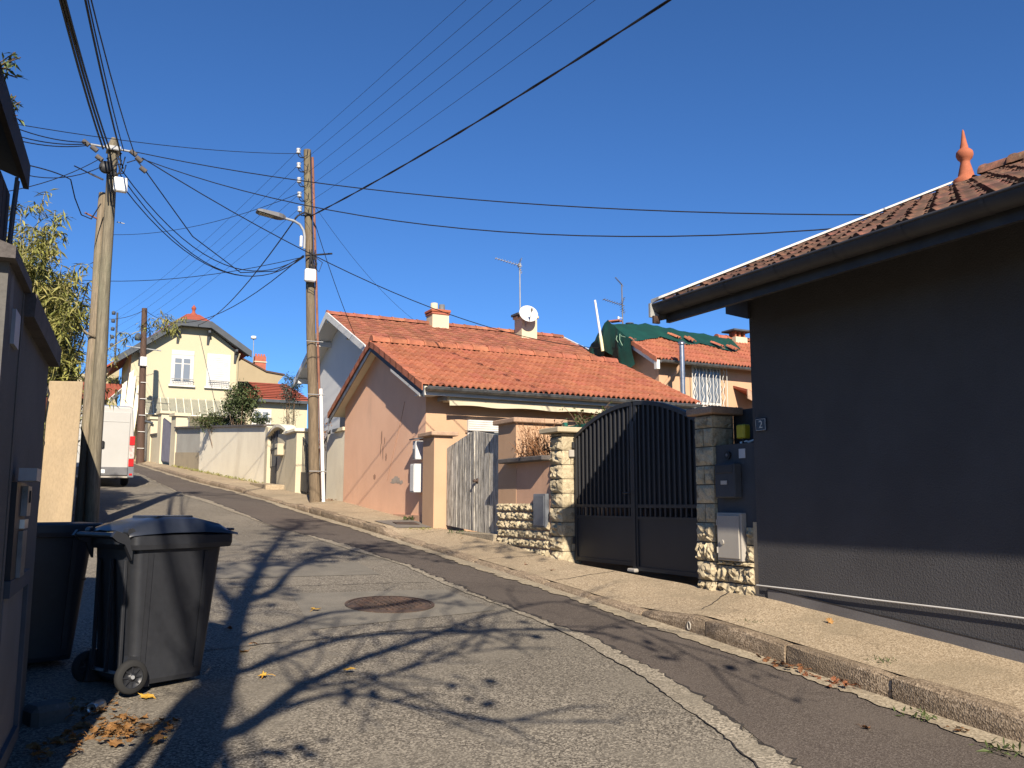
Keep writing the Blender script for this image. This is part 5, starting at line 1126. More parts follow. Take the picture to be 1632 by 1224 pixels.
for x, z in ((-.09, .96), (-.14, .86), (-.19, .60), (-.21, .34), (-.20, .26)): rows.append([(x, -.29, z), (x - .02, -.15, z), (x - .025, .15, z), (x, .29, z)])
b.grid(rows); b.obj('lid', M_['bin_lid'], b2, True)
# ================================================================ walls and gates up the right-hand side
def wseg(b, s0, s1, z0a, z0b, z1a, z1b, off=0, th=.2):
    """upright wall piece along the bending wall line"""
    v = []
    for s, za, zb in ((s0, z0a, z1a), (s1, z0b, z1b)):
        for dx in (off, off + th):
            v += [(tw(s) + dx, s, za), (tw(s) + dx, s, zb)]
    return b.add(v, [(0, 1, 5, 4), (2, 6, 7, 3), (0, 2, 3, 1), (4, 5, 7, 6), (1, 3, 7, 5), (0, 4, 6, 2)])
wE = thing('garden_wall', 'short greenish cream wall between the orange gable and the dark gate', 'wall', (6.3, 21.1, zp(21)))
b = B(); wseg(b, 20.42, 21.95, zp(20.4) - .3, zp(22) - .3, 1.72, 1.72, .02, .25); b.obj('wall', M_['wall_greige'], wE)
b = B(); wseg(b, 20.42, 21.3, 1.72, 1.72, 1.80, 1.80, -.05, .4); b.obj('coping', M_['wall_cream'], wE)
b = B(); wseg(b, 20.45, 22.0, 1.82, 1.82, 2.22, 2.22, .35, .1); b.obj('upper_screen', M_['anthracite'], wE)
gD = thing('metal_gate', 'dark metal double gate behind the electricity pole with diamond panel', 'gate', (6.4, 23.4, zp(23.4)))
b = B(); wseg(b, 22.0, 24.83, zp(22) + .06, zp(24.8) + .06, .72, .86, .1, .04); b.obj('lower_panel', M_['gate_dark'], gD)
n = 20
for i in range(n):
    s = 22.05 + 2.72 * i / (n - 1); u = abs(i / (n - 1) * 2 - 1); zt = 1.35 + .5 * u ** 1.5
    b = B(); b.tube([(6.32, s, .7), (6.32, s, zt)], .012, 5); b.obj('bar', M_['gate_dark'], gD)
b = B(); b.tube([(6.32, 22.05 + 2.72 * i / 20, 1.33 + .5 * abs(i / 10 - 1) ** 1.5) for i in range(21)], .022, 6); b.obj('top_rail', M_['gate_dark'], gD)
for sd_ in (22.7, 24.1): b = B(); b.prism([(6.295, sd_ - .14, .42), (6.295, sd_, .62), (6.295, sd_ + .14, .42), (6.295, sd_, .22)], (.01, 0, 0)); b.obj('diamond', M_['anthracite'], gD)
pC = thing('gate_post', 'square cream gate post between the dark gate and the small door', 'pillar', (6.4, 25.4, zp(25)))
b = B(); b.box(6.16, 6.62, 24.86, 26.1, zp(25) - .3, 2.0); b.obj('shaft', M_['wall_cream'], pC)
b = B(); b.bev(6.08, 6.7, 24.78, 26.18, 2.0, 2.1, .02); b.obj('cap', M_['wall_greige'], pC)
wF = thing('garden_wall', 'cream wall with letterbox beside the narrow dark door', 'wall', (6.4, 26.9, zp(27)))
b = B(); wseg(b, 26.1, 27.62, zp(26) - .3, zp(27.6) - .3, 2.05, 2.12, .06, .2); b.obj('wall', M_['wall_cream'], wF)
b = B()
for i in range(10):
    s0_, s1_ = 26.15 + 2.6 * i / 10, 26.15 + 2.6 * (i + 1) / 10; h = lambda s: 2.08 + .24 * sin(pi * (s - 26.15) / 2.6); wseg(b, s0_, s1_, h(s0_), h(s1_), h(s0_) + .09, h(s1_) + .09, -.06, .4)
b.obj('arched_coping', M_['wall_greige'], wF)
b = B(); wseg(b, 28.62, 28.9, zp(28.7) - .3, zp(28.9) - .3, 2.42, 2.44, -.04, .3); b.obj('door_jamb', M_['wall_cream'], wF)
lt = thing('letterbox', 'small cream letterbox on the wall beside the narrow door', 'letterbox', (6.2, 26.95, 1.45))
b = B(); b.bev(6.06, 6.26, 26.75, 27.15, 1.42, 1.78, .02); b.obj('body', M_['awning_cream'], lt)
b = B(); b.box(6.05, 6.062, 26.8, 27.1, 1.62, 1.66); b.obj('slot', M_['black_plastic'], lt)
dF = thing('garden_door', 'narrow dark iron door at the end of the long beige wall', 'door', (6.3, 28.1, zp(28)))
b = B(); wseg(b, 27.64, 28.6, zp(27.7) + .05, zp(28.6) + .05, 1.15, 1.15, .08, .04); b.obj('lower_panel', M_['gate_dark'], dF)
b = B(); wseg(b, 27.64, 28.6, 1.15, 1.15, 2.25, 2.25, .10, .02); b.obj('upper_panel', M_['box_slate'], dF)
for i in range(5): b = B(); s = 27.7 + i * .21; b.tube([(6.26, s, 1.15), (6.26, s, 2.25)], .014, 5); b.obj('bar', M_['gate_dark'], dF)
b = B(); wseg(b, 27.64, 28.6, 1.66, 1.66, 1.72, 1.72, .05, .05); b.obj('rail', M_['gate_dark'], dF)
wG = thing('garden_wall', 'long beige rendered garden wall with dark coping along the pavement', 'wall', (5.6, 34, zp(34)))
SG = [28.9, 31, 33, 35, 37]
def gtop(s): return 2.45 + (s - 28.7) * (3.24 - 2.45) / 12.3
b = B()
for a, c in zip(SG, SG[1:]): wseg(b, a, c, zp(a) - .3, zp(c) - .3, gtop(a), gtop(c), 0, .25)
b.obj('wall', M_['wall_greige'], wG)
b = B(); wseg(b, 37, 41, zp(37) - .3, zp(41) - .3, zp(37) + .75, zp(41) + .62, .0, .25); b.obj('lower_wall', M_['wall_lower_tan'], wG)
b = B(); wseg(b, 37, 41, zp(37) + .75, zp(41) + .62, gtop(37), gtop(41), .03, .2); b.obj('upper_wall', M_['wall_concrete_tan'] if 0 else mat('wall_pale_grey', (.42, .40, .34), (.36, .34, .29), scale=1.2, fine=.1), wG)
b = B()
for a, c in zip(SG + [39], (SG + [39, 41])[1:]): wseg(b, a, c, gtop(a), gtop(c), gtop(a) + .07, gtop(c) + .07, -.10, .45)
b.obj('coping', M_['coping_dark'], wG)
pA = thing('gate_post', 'tall cream gate post at the upper end of the long beige wall', 'pillar', (5, 41.4, zp(41)))
b = B(); wseg(b, 41, 41.9, zp(41) - .3, zp(42) - .3, 3.78, 3.82, -.03, .5); b.obj('shaft', M_['wall_cream'], pA)
b = B(); wseg(b, 40.9, 42.0, 3.79, 3.83, 3.93, 3.95, -.12, .68); b.obj('cap', M_['wall_cream'], pA)
gB = thing('metal_gate', 'blue-grey panelled gate in front of the yellow house', 'gate', (4.8, 42.7, zp(43)))
b = B(); wseg(b, 41.92, 43.9, zp(42) + .1, zp(44) + .1, 3.45, 3.95, .06, .04); b.obj('panel', M_['gate_blue'], gB)
for i in range(9): b = B(); s = 42.0 + i * .23; b.tube([(tw(s) + .04, s, zp(s) + .15), (tw(s) + .04, s, 3.45 + i * .055)], .02, 5); b.obj('bar', M_['gate_blue'], gB)
for i, (s0_, s1_, zt, nm) in enumerate(((43.9, 44.6, 4.15, 'cream gate post on the far side of the blue-grey gate'), (46.1, 46.9, 4.05, 'cream wall post furthest up the street, beside the brown pole'))):
    t = thing('gate_post', nm, 'pillar', (4.6, s0_, zp(s0_))); b = B(); wseg(b, s0_, s1_, zp(s0_) - .3, zp(s1_) - .3, zt, zt, -.04, .5); b.obj('shaft', M_['wall_cream'], t)
    b = B(); wseg(b, s0_ - .1, s1_ + .1, zt, zt, zt + .12, zt + .12, -.12, .66); b.obj('cap', M_['wall_cream'], t)
wH = thing('garden_wall', 'low cream wall between the two far gate posts', 'wall', (4.4, 45.3, zp(45)))
b = B(); wseg(b, 44.6, 46.1, zp(44.6) - .3, zp(46) - .3, 3.2, 3.25, .02, .2); b.obj('wall', M_['wall_cream'], wH)
b = B(); wseg(b, 44.6, 46.1, 3.2, 3.25, 3.28, 3.33, -.05, .35); b.obj('coping', M_['coping_dark'], wH)
wI = thing('garden_wall', 'furthest cream wall beyond the posts, partly behind the brown pole', 'wall', (4.1, 49, zp(49)))
b = B(); wseg(b, 46.9, 51.5, zp(47) - .3, zp(51) - .3, 3.95, 4.05, .02, .2); b.obj('wall', M_['wall_greige'], wI)
b = B(); wseg(b, 46.9, 51.5, 3.95, 4.05, 4.03, 4.13, -.08, .4); b.obj('coping', M_['coping_dark'], wI)
# low step by the narrow door
b = B(); b.prism([(5.65, 26.3, zp(26.5) - .1), (5.65, 28.6, zp(28) - .1), (5.65, 28.6, zp(28) + .10), (5.65, 26.3, zp(26.5) + .12)], (.55, 0, 0)); tag(b.obj('doorstep', M_['pavement']), 'pale concrete step in front of the narrow dark door', 'step')

# ================================================================ yellow house
yh = thing('yellow_house', 'pale yellow two-storey house with dark hipped eaves at the street end', 'house', (6.2, 51, zr(50)))
YS = 50.0
b = B(); b.prism([(3.5, YS, 1.5), (8.97, YS, 1.5), (8.97, YS, 8.36), (7.35, YS, 9.55), (5.85, YS, 9.55), (3.5, YS, 8.05)], (0, .3, 0)); b.box(3.5, 3.8, YS + .3, 57, 1.5, 8.0); b.box(8.67, 8.97, YS + .3, 57, 1.5, 8.3); b.box(3.8, 8.67, 56.7, 57, 1.5, 8.0); b.obj('wall', M_['facade_yellow'], yh)
def slab(name, pts, th_, m, parent):
    b = B(); a = [Vector(p) for p in pts]; nrm = (a[1] - a[0]).cross(a[2] - a[0]).normalized()
    if nrm.z < 0: nrm = -nrm
    b.prism(a, nrm * th_); return b.obj(name, M_[m], parent)
F0 = YS - .55
yr = slab('roof', [(5.80, F0, 9.72), (7.40, F0, 9.72), (6.9, F0 + 1.35, 10.35), (6.3, F0 + 1.35, 10.35)], .08, 'tile_red', yh)
slab('roof_slope', [(7.40, F0, 9.72), (9.55, F0, 8.28), (9.55, 57.4, 8.28), (6.9, 57.4, 10.35), (6.9, F0 + 1.35, 10.35)], .08, 'tile_red', yh)
slab('roof_slope', [(5.80, F0, 9.72), (2.75, F0, 7.45), (2.75, 57.4, 7.45), (6.3, 57.4, 10.35), (6.3, F0 + 1.35, 10.35)], .08, 'tile_red', yh)
b = B()
for a, c in (((2.72, 7.42), (5.80, 9.70)), ((5.80, 9.70), (7.40, 9.70)), ((7.40, 9.70), (9.6, 8.24))): b.prism([(a[0], F0 - .04, a[1] - .22), (c[0], F0 - .04, c[1] - .22), (c[0], F0 - .04, c[1] + .14), (a[0], F0 - .04, a[1] + .14)], (0, .12, 0))
b.obj('bargeboard', M_['slate_trim'], yh)
b = B()
for a, c in (((2.9, 7.35), (5.82, 9.52)), ((5.82, 9.52), (7.38, 9.52)), ((7.38, 9.52), (9.5, 8.12))): b.prism([(a[0], F0 + .08, a[1]), (c[0], F0 + .08, c[1]), (c[0], F0 + .08, c[1] + .06), (a[0], F0 + .08, a[1] + .06)], (0, .55, 0))
b.obj('soffit', M_['slate_trim'], yh)
for x, z in ((3.9, 7.95), (5.75, 9.3), (7.32, 9.35), (8.8, 8.42)):
    b = B(); b.prism([(x - .06, YS - .02, z - .75), (x - .06, YS - .02, z), (x - .06, YS - .5, z), (x - .06, YS - .5, z - .12), (x - .06, YS - .22, z - .3)], (.12, 0, 0)); b.obj('bracket', M_['slate_trim'], yh)
b = B(); b.lathe((6.6, F0 + 1.3, 10.3), [(.25, 0), (.18, .12), (.09, .2), (.08, .35), (.13, .42), (.12, .5), (.05, .58), (.001, .66)], 14); b.obj('finial', M_['tile_red'], yh)
b = B(); b.tube([(9.0, YS - .3, 8.2), (8.95, YS - .06, 7.9), (8.93, YS - .06, 3)], .05, 6); b.obj('downpipe', M_['facade_cream2'], yh)
def window(x0, x1, z0, z1, parent, y, shut=False, panes=2, s_=.14):
    b = B(); b.box(x0 - s_, x1 + s_, y - .05, y - .002, z0 - s_, z1 + s_); f = b.obj('window', M_['white_paint'], parent)
    if shut:
        k = 14
        for i in range(k): b = B(); b.box(x0, x1, y - .075, y - .052, z0 + (z1 - z0) * i / k + .01, z0 + (z1 - z0) * (i + 1) / k); b.obj('shutter_slat', M_['white_paint'], f)
    else:
        w_ = (x1 - x0) / panes
        for i in range(panes):
            for za, zb in ((z0 + .05, z0 + (z1 - z0) * .74), (z0 + (z1 - z0) * .78, z1 - .05)):
                b = B(); b.box(x0 + w_ * i + .05, x0 + w_ * (i + 1) - .05, y - .062, y - .052, za, zb); b.obj('pane', M_['glass_grey'], f)
    b = B(); b.box(x0 - s_ - .1, x1 + s_ + .1, y - .16, y - .05, z0 - s_ - .1, z0 - s_ + .0); b.obj('sill', M_['white_paint'], f)
    return f
window(5.62, 6.50, 6.45, 7.80, yh, YS); window(7.46, 8.42, 6.45, 8.0, yh, YS, True)
b = B(); b.box(5.48, 6.64, YS - .07, YS - .052, 7.95, 8.2); b.obj('lintel', M_['white_paint'], yh)
for xa, xc in ((5.5, 6.65), (7.4, 8.5)):
    b = B(); b.tube([(xa, YS - .2, 6.62), (xc, YS - .2, 6.62)], .022, 5); b.tube([(xa, YS - .2, 6.42), (xc, YS - .2, 6.42)], .018, 5)
    for i in range(9): x = xa + (xc - xa) * (i + .5) / 9; b.tube([(x, YS - .2, 6.42), (x + .05, YS - .2, 6.52), (x, YS - .2, 6.62)], .012, 4)
    b.obj('window_rail', M_['metal_grey'], yh)
window(5.75, 6.45, 3.0, 5.0, yh, YS, False, 2, .1); window(7.65, 8.7, 3.6, 4.95, yh, YS, False, 2, .1)
# glazed canopy
cn = thing('glass_canopy', 'old glazed lean-to canopy across the front of the yellow house', 'canopy', (6.5, 49, 4.5))
for i in range(13):
    x0_ = 4.25 + i * .385; b = B(); b.prism([(x0_ + .02, YS - .06, 5.55), (x0_ + .37, YS - .06, 5.55), (x0_ + .37, YS - 1.15, 4.55), (x0_ + .02, YS - 1.15, 4.55)], (0, 0, .02)); b.obj('pane', M_['sheet_glass'], cn)
for i in range(14): x0_ = 4.25 + i * .385; b = B(); b.tube([(x0_, YS - .06, 5.58), (x0_, YS - 1.18, 4.57)], .022, 4); b.obj('rafter', M_['wall_greige'], cn)
b = B(); b.prism([(4.25, YS - 1.18, 4.53), (4.25, YS - .03, 5.55), (4.25, YS - .03, 4.0), (4.35, YS - .6, 4.0)], (.025, 0, 0)); b.obj('side_pane', M_['sheet_glass'], cn)
for xx in (4.3, 6.9, 9.2): b = B(); b.tube([(xx, YS - 1.15, 4.55), (xx + .3, YS - .05, 3.8)], .025, 4); b.obj('strut', M_['wall_greige'], cn)
b = B(); b.tube([(4.2, YS - 1.18, 4.56), (9.3, YS - 1.18, 4.56)], .035, 5); b.obj('front_rail', M_['wall_greige'], cn)

# red-roofed annexe and beige house behind
an = thing('red_roof_house', 'small cream house with plain red tile roof right of the yellow house', 'house', (11.3, 52, zr(52)))
b = B(); b.box(9.5, 13.2, 51.0, 55, 1.8, 5.85); b.obj('wall', M_['facade_yellow'], an)
b = B(); b.prism([(9.3, 50.6, 5.82), (13.3, 50.6, 5.82), (12.4, 53, 6.98), (9.3, 53, 6.98)], (0, .0, .1)); ar = b.obj('roof', M_['tile_red'], an)
for j in range(9):
    v0 = j / 9; v1 = (j + 1) / 9; b = B(); y0_, y1_ = 50.6 + 2.4 * v0, 50.6 + 2.4 * v1; z0_, z1_ = 5.93 + 1.16 * v0, 5.93 + 1.16 * v1
    b.prism([(9.3, y0_, z0_ + .05), (13.3 - .9 * v0, y0_, z0_ + .05), (13.3 - .9 * v1, y1_ + .03, z1_ + .012), (9.3, y1_ + .03, z1_ + .012)], (0, 0, .012)); b.obj('tile_course', M_['tile_red'], ar)
b = B(); b.box(9.3, 13.35, 50.5, 50.6, 5.7, 5.86); b.obj('gutter', M_['slate_trim'], an)
window(10.15, 11.0, 4.55, 5.2, an, 51.0, False, 2, .12)
bh = thing('beige_house', 'plain beige gable far behind the red-roofed house', 'house', (12.5, 66, zr(60)))
b = B(); b.prism([(10.5, 65, 3), (14.1, 65, 3), (14.6, 65, 8.85), (15.0, 65, 9.35), (13.7, 65, 9.5), (12.0, 65, 10.3), (10.5, 65, 10.9)], (0, 6, 0)); b.obj('wall', M_['facade_beige'], bh)
b = B(); b.prism([(15.05, 64.9, 9.36), (13.7, 64.9, 9.52), (12.0, 64.9, 10.33), (10.3, 64.9, 11.0), (10.3, 64.9, 11.12), (12.0, 64.9, 10.45), (13.7, 64.9, 9.64), (15.05, 64.9, 9.48)], (0, 6.2, 0)); b.obj('roof_edge', M_['pole_brown'], bh)
chb = thing('chimney', 'red brick chimney on the beige house', 'chimney', (13.3, 66, 9.5))
b = B(); b.box(12.95, 13.75, 65.4, 66.0, 9.4, 10.75); b.obj('stack', M_['brick_red'], chb)
b = B(); b.box(12.9, 13.8, 65.35, 66.05, 10.28, 10.36); b.obj('band', M_['wall_cream'], chb)
for i in range(4): b = B(); b.lathe((13.06 + i * .2, 65.7, 10.75), [(.08, 0), (.07, .2), (.001, .2)], 8); b.obj('pot', M_['brick_red'], chb)
fa = thing('roof_aerial', 'faint slim aerial above the beige house', 'aerial', (13.0, 66, 9.8))
b = B(); b.tube([(12.95, 66, 9.8), (12.9, 66, 12.2)], .03, 5); b.obj('mast', M_['metal_grey'], fa)
b = B(); b.lathe((12.9, 66, 12.2), [(.001, -.12), (.2, -.1), (.2, .1), (.001, .12)], 8); b.obj('head', M_['white_plastic'], fa)
# left of the brown pole
ch = thing('cream_house', 'cream house side and red roof edge beyond the white van', 'house', (2, 58, zr(58)))
b = B(); b.prism([(-4, 56, 2), (3.42, 58, 2), (3.42, 58, 8.5), (2.3, 57.6, 7.75), (-4, 56, 6.5)], (0, 5, 0)); b.obj('wall', M_['facade_cream2'], ch)
b = B(); b.prism([(2.2, 57.2, 7.7), (3.6, 57.6, 8.75), (3.6, 63, 8.75), (2.2, 63, 7.7)], (0, 0, .12)); b.obj('roof', M_['tile_red'], ch)
b = B(); b.box(1.4, 2.6, 56.9, 57.3, 6.0, 7.3); b.obj('window', M_['pole_brown'], ch)
gr_ = thing('garage', 'low garage with red tiled roof and pale bargeboard behind the van', 'garage', (1.8, 49, zr(49)))
b = B(); b.box(-2, 2.75, 49.4, 52, 2, 5.0); b.obj('wall', M_['facade_yellow'], gr_)
b = B(); b.prism([(-2.2, 48.9, 5.0), (2.5, 48.9, 5.2), (3.35, 51.5, 6.25), (-2.2, 51.5, 6.25)], (0, 0, .1)); b.obj('roof', M_['tile_red'], gr_)
b = B(); b.prism([(2.45, 48.8, 5.0), (3.35, 51.4, 6.1), (3.35, 51.4, 6.3), (2.45, 48.8, 5.25)], (.06, 0, 0)); b.obj('bargeboard', M_['white_paint'], gr_)
pb_ = thing('board_stack', 'leaning pale grey boards between the garage and the yellow house', 'boards', (3.2, 48.5, 3))
for i, (x, lean, zt) in enumerate(((2.95, .15, 6.3), (3.1, .3, 6.9), (3.3, .2, 6.6), (3.42, .35, 6.2))):
    b = B(); b.prism([(x, 49.2 - i * .1, 2.4), (x + .22, 49.2 - i * .1, 2.4), (x + .22 + lean, 49.4 - i * .1, zt), (x + lean, 49.4 - i * .1, zt - .2)], (0, .06, 0)); b.obj('board', M_['wall_greige'], pb_)

# ================================================================ white van
vz = zr(28.6)
van = thing('white_van', 'white panel van parked facing uphill, rear doors towards the camera', 'van', (1.2, 30, vz))
sg = (zr(32) - zr(28)) / 4
VM = Matrix.Translation((1.2, 28.55, vz)) @ Matrix.Rotation(math.atan(sg), 4, 'X')
def vloft(rings, name, m, par=van):
    b = B(); n_ = len(rings[0])
    for a, c in zip(rings, rings[1:]): b.add(a + c, [(i, (i + 1) % n_, n_ + (i + 1) % n_, n_ + i) for i in range(n_)], True)
    b.add(rings[0], [tuple(range(n_))]); b.add(rings[-1], [tuple(range(n_))[::-1]]); b.tr(VM); return b.obj(name, M_[m], par)
def vring(y, wb, wt, z0, z1, r=.12):
    pts = [(-wb, y, z0), (-wb - .01, y, z0 + .7), (-wt, y, z1 - r)]
    for i in range(1, 5): a = pi / 2 * i / 4; pts.append((-wt + r - r * cos(a), y, z1 - r + r * sin(a)))
    return pts + [(-x, y_, z) for x, y_, z in pts[::-1]]
vloft([vring(0, .98, .90, .42, 2.34), vring(.04, 1.01, .93, .40, 2.38), vring(.3, 1.02, .94, .38, 2.42), vring(3.6, 1.02, .94, .38, 2.42), vring(4.3, 1.0, .86, .38, 2.2), vring(4.7, .99, .80, .38, 1.5), vring(5.3, .95, .78, .40, 1.05), vring(5.5, .88, .7, .45, .9)], 'body', 'van_white')
def vb(x0, x1, y0, y1, z0, z1, name, m, par=van, bv=.01):
    b = B(); b.bev(x0, x1, y0, y1, z0, z1, bv); b.tr(VM); return b.obj(name, M_[m], par)
dl = vb(-.86, -.008, -.035, .0, .50, 2.22, 'rear_door', 'van_white'); dr2 = vb(.008, .86, -.035, .0, .50, 2.22, 'rear_door', 'van_white')
vb(-.83, -.03, -.045, -.034, 1.93, 1.95, 'door_crease', 'van_white', dl, .003); vb(.03, .83, -.045, -.034, 1.93, 1.95, 'door_crease', 'van_white', dr2, .003)
vb(.05, .20, -.065, -.034, 1.13, 1.36, 'handle', 'black_plastic', dr2, .03)
vb(-.95, .86, -.10, .02, .36, .60, 'bumper', 'grey_plastic'); vb(-.95, .95, -.06, .0, .28, .37, 'bumper_lower', 'box_grey')
for sx in (-1, 1):
    a, c = sorted((sx * .875, sx * 1.02))
    vb(a, c, -.05, .10, .62, .84, 'tail_light', 'red_lens'); vb(a, c, -.048, .10, .85, 1.24, 'reverse_light', 'clear_lens'); vb(a, c, -.05, .10, 1.25, 1.52, 'brake_light', 'red_lens')
    vb(a - .01, c + .01, -.12, .12, .30, .61, 'bumper_corner', 'box_slate'); vb(a + .03, c - .03, -.13, -.10, .36, .42, 'reflector', 'red_lens', van, .004)
    for yy in (.95, 4.55):
        b = B(); b.lathe((0, 0, 0), [(.20, -.1), (.30, -.1), (.335, -.06), (.34, 0), (.335, .06), (.30, .1), (.20, .1), (.19, .02), (.001, .02)], 22); b.tr(VM @ Matrix.Translation((sx * .86, yy, .34)) @ Matrix.Rotation(pi / 2, 4, 'Y')); b.obj('wheel', M_['rubber'], van)
    vb(sx * .96 - .05, sx * .96 + .05, .1, .13, 1.9, 2.0, 'marker_lamp', 'red_lens') if 0 else None
vb(-.25, .25, -.108, -.098, .42, .53, 'number_plate', 'white_plastic')
b = B(); b.box(-.9, .9, .2, 5.0, .26, .40); b.tr(VM).obj('underbody', M_['black_plastic'], van)

# dark car behind the driveway gate
cz = zr(10) + .12
car = thing('parked_car', 'dark car just visible through the slot in the driveway gate', 'car', (8.2, 10.2, cz))
CM_ = Matrix.Translation((8.2, 12.3, cz)) @ Matrix.Rotation(-pi / 2, 4, 'Z')
def cring(x, w, z0, z1, zt, wt): return [(x, -w, z0), (x, -w - .02, .55), (x, -w + .05, z1), (x, -wt, zt), (x, wt, zt), (x, w - .05, z1), (x, w + .02, .55), (x, w, z0)]
b = B(); rg = [cring(0, .72, .3, .72, .74, .6), cring(.15, .80, .2, .85, .90, .65), cring(1.1, .84, .2, .92, .98, .68), cring(1.8, .85, .2, .95, 1.40, .55), cring(2.7, .85, .2, .95, 1.44, .55), cring(3.6, .82, .2, .93, 1.2, .55), cring(4.0, .76, .3, .85, .9, .6)]
for a, c in zip(rg, rg[1:]): b.add(a + c, [(i, (i + 1) % 8, 8 + (i + 1) % 8, 8 + i) for i in range(8)], True)
b.add(rg[0], [tuple(range(8))]); b.add(rg[-1], [tuple(range(8))[::-1]]); b.tr(CM_).obj('body', mat('car_paint', (.03, .03, .035), rough=.3, spec=.5), car)
for x in (.8, 3.2):
    for sg_ in (-.78, .78):
        b = B(); b.lathe((0, 0, 0), [(.001, -.08), (.2, -.09), (.31, -.07), (.32, 0), (.31, .07), (.2, .09), (.001, .08)], 18); b.tr(CM_ @ Matrix.Translation((x, sg_, .30)) @ Matrix.Rotation(pi / 2, 4, 'X')); b.obj('wheel', M_['rubber'], car)
for sy in (-.55, .55): b = B(); b.bev(0.0, .1, sy - .13, sy + .13, .62, .76, .02); b.tr(CM_).obj('headlight', M_['clear_lens'], car)
# ================================================================ plants
def leaf_field(b, pts, ln, wd, rr, droop=.3, dirn=None, spread=1.0):
    """small leaf blades (two triangles folded along the rib) at the given points"""
    for p in pts:
        if dirn is None: d = Vector((rr.gauss(0, 1), rr.gauss(0, 1), rr.gauss(-droop, .6)))
        else: d = Vector(dirn) + Vector((rr.gauss(0, spread), rr.gauss(0, spread), rr.gauss(-droop, spread * .6)))
        d.normalize(); l = ln * rr.uniform(.6, 1.3); s_ = d.cross(Vector((rr.gauss(0, .4), rr.gauss(0, .4), 1))); s_ = s_.normalized() * wd * rr.uniform(.7, 1.2)
        n = s_.cross(d).normalized() * wd * .35; p = Vector(p)
        b.add([p, p + d * l * .45 + s_ + n, p + d * l + Vector((0, 0, -l * .12)), p + d * l * .45 - s_ + n, p + d * l * .5 - n * .3], [(0, 1, 4), (1, 2, 4), (2, 3, 4), (3, 0, 4)])
rr = random.Random(12)
# bamboo thicket behind the left wall
bam = thing('bamboo', 'dense tall yellow-green bamboo rising behind the left-hand walls', 'bamboo', (-1.2, 17, zr(17)))
cu = B(); lv = B()
for k in range(165):
    y = rr.uniform(17.3, 20.6); x = rr.uniform(-1.35, .03); h = rr.uniform(3.6, 6.2) - 1.2 * max(0, x + .5); z0 = zr(y) - .1; lx = rr.gauss(.10, .16); ly = rr.gauss(0, .20)
    if k % 8 == 0: h += 1.0
    pts = [Vector((x + lx * u * u * 1.6, y + ly * u * u * 1.6, z0 + h * (u - .10 * u ** 3))) for u in [i / 8 for i in range(9)]]
    cu.tube(pts, [.017 * (1 - .8 * i / 8) + .003 for i in range(9)], 5, caps=False)
    for i in range(int(11 + h * 2)):
        u = rr.uniform(.30, 1.0); q = pts[min(7, int(u * 8))].lerp(pts[min(8, int(u * 8) + 1)], u * 8 % 1)
        a = rr.uniform(0, 2 * pi); bl = rr.uniform(.25, .6) * (1.15 - u * .6); e = q + Vector((cos(a) * bl, sin(a) * bl, bl * rr.uniform(.0, .5)))
        cu.tube([q, q.lerp(e, .5) + Vector((0, 0, .05)), e], [.005, .004, .002], 3, caps=False)
        leaf_field(lv, [q.lerp(e, rr.uniform(.25, 1.05)) + Vector((rr.gauss(0, .05), rr.gauss(0, .05), rr.gauss(0, .05))) for _ in range(rr.randint(10, 16))], .21, .020, rr, .6)
cu.obj('culms', M_['culm'], bam, kind='stuff'); lv.obj('leaves', M_['leaf_bamboo'], bam, kind='stuff')
# a single shoot leaning out over the road beside the poles
sh2 = thing('bamboo_shoot', 'single bamboo shoot leaning out over the road beyond the left poles', 'bamboo', (.1, 21, zr(21)))
cu = B(); lv = B()
path = [Vector(p) for p in ((-.1, 21, zr(21)), (.25, 21, 2.4), (.8, 21, 3.2), (1.5, 20.9, 3.75), (2.1, 20.8, 4.0), (2.35, 20.75, 4.05))]
cu.tube(path, [.016, .014, .012, .009, .006, .003], 5)
for i in range(46):
    u = rr.uniform(.28, 1) * 5; q = path[min(4, int(u))].lerp(path[min(5, int(u) + 1)], u % 1); a = rr.uniform(0, 2 * pi); e = q + Vector((cos(a) * .3, sin(a) * .25, rr.uniform(-.25, .3)))
    cu.tube([q, e], [.004, .002], 3); leaf_field(lv, [q.lerp(e, rr.uniform(.4, 1.1)) for _ in range(9)], .17, .013, rr, .9)
path2 = [Vector(p) for p in ((-.1, 19.5, zr(19)), (.35, 19.5, 1.6), (.75, 19.4, 2.3), (1.0, 19.4, 2.5))]
cu.tube(path2, [.014, .011, .008, .004], 5)
for i in range(34):
    u = rr.uniform(.3, 1) * 3; q = path2[min(2, int(u))].lerp(path2[min(3, int(u) + 1)], u % 1); a = rr.uniform(0, 2 * pi); e = q + Vector((cos(a) * .3, sin(a) * .25, rr.uniform(-.45, .25)))
    cu.tube([q, e], [.004, .002], 3); leaf_field(lv, [q.lerp(e, rr.uniform(.4, 1.1)) for _ in range(9)], .17, .013, rr, 1.0)
cu.obj('culms', M_['culm'], sh2); lv.obj('leaves', M_['leaf_bamboo'], sh2, kind='stuff')
# sprigs on the shed roof
for k, (u, nm) in enumerate(((-1.15, 'upper green sprig overhanging the black shed roof'), (-.62, 'lower green sprig overhanging the black shed roof'))):
    t = thing('sprig', nm, 'plant', lp_(u, -.2, 2.05)); b = B(); c = B(); o_ = Vector(lp_(u, -.24, 2.05))
    for i in range(7):
        e = o_ + Vector((rr.uniform(.02, .13), rr.uniform(-.05, .1), rr.uniform(-.02, .14))); c.tube([o_, e], .003, 3); leaf_field(b, [o_.lerp(e, rr.uniform(.4, 1)) for _ in range(6)], .06, .008, rr, .1)
    c.obj('stem', M_['twig'], t); b.obj('leaves', M_['leaf_pine'], t)

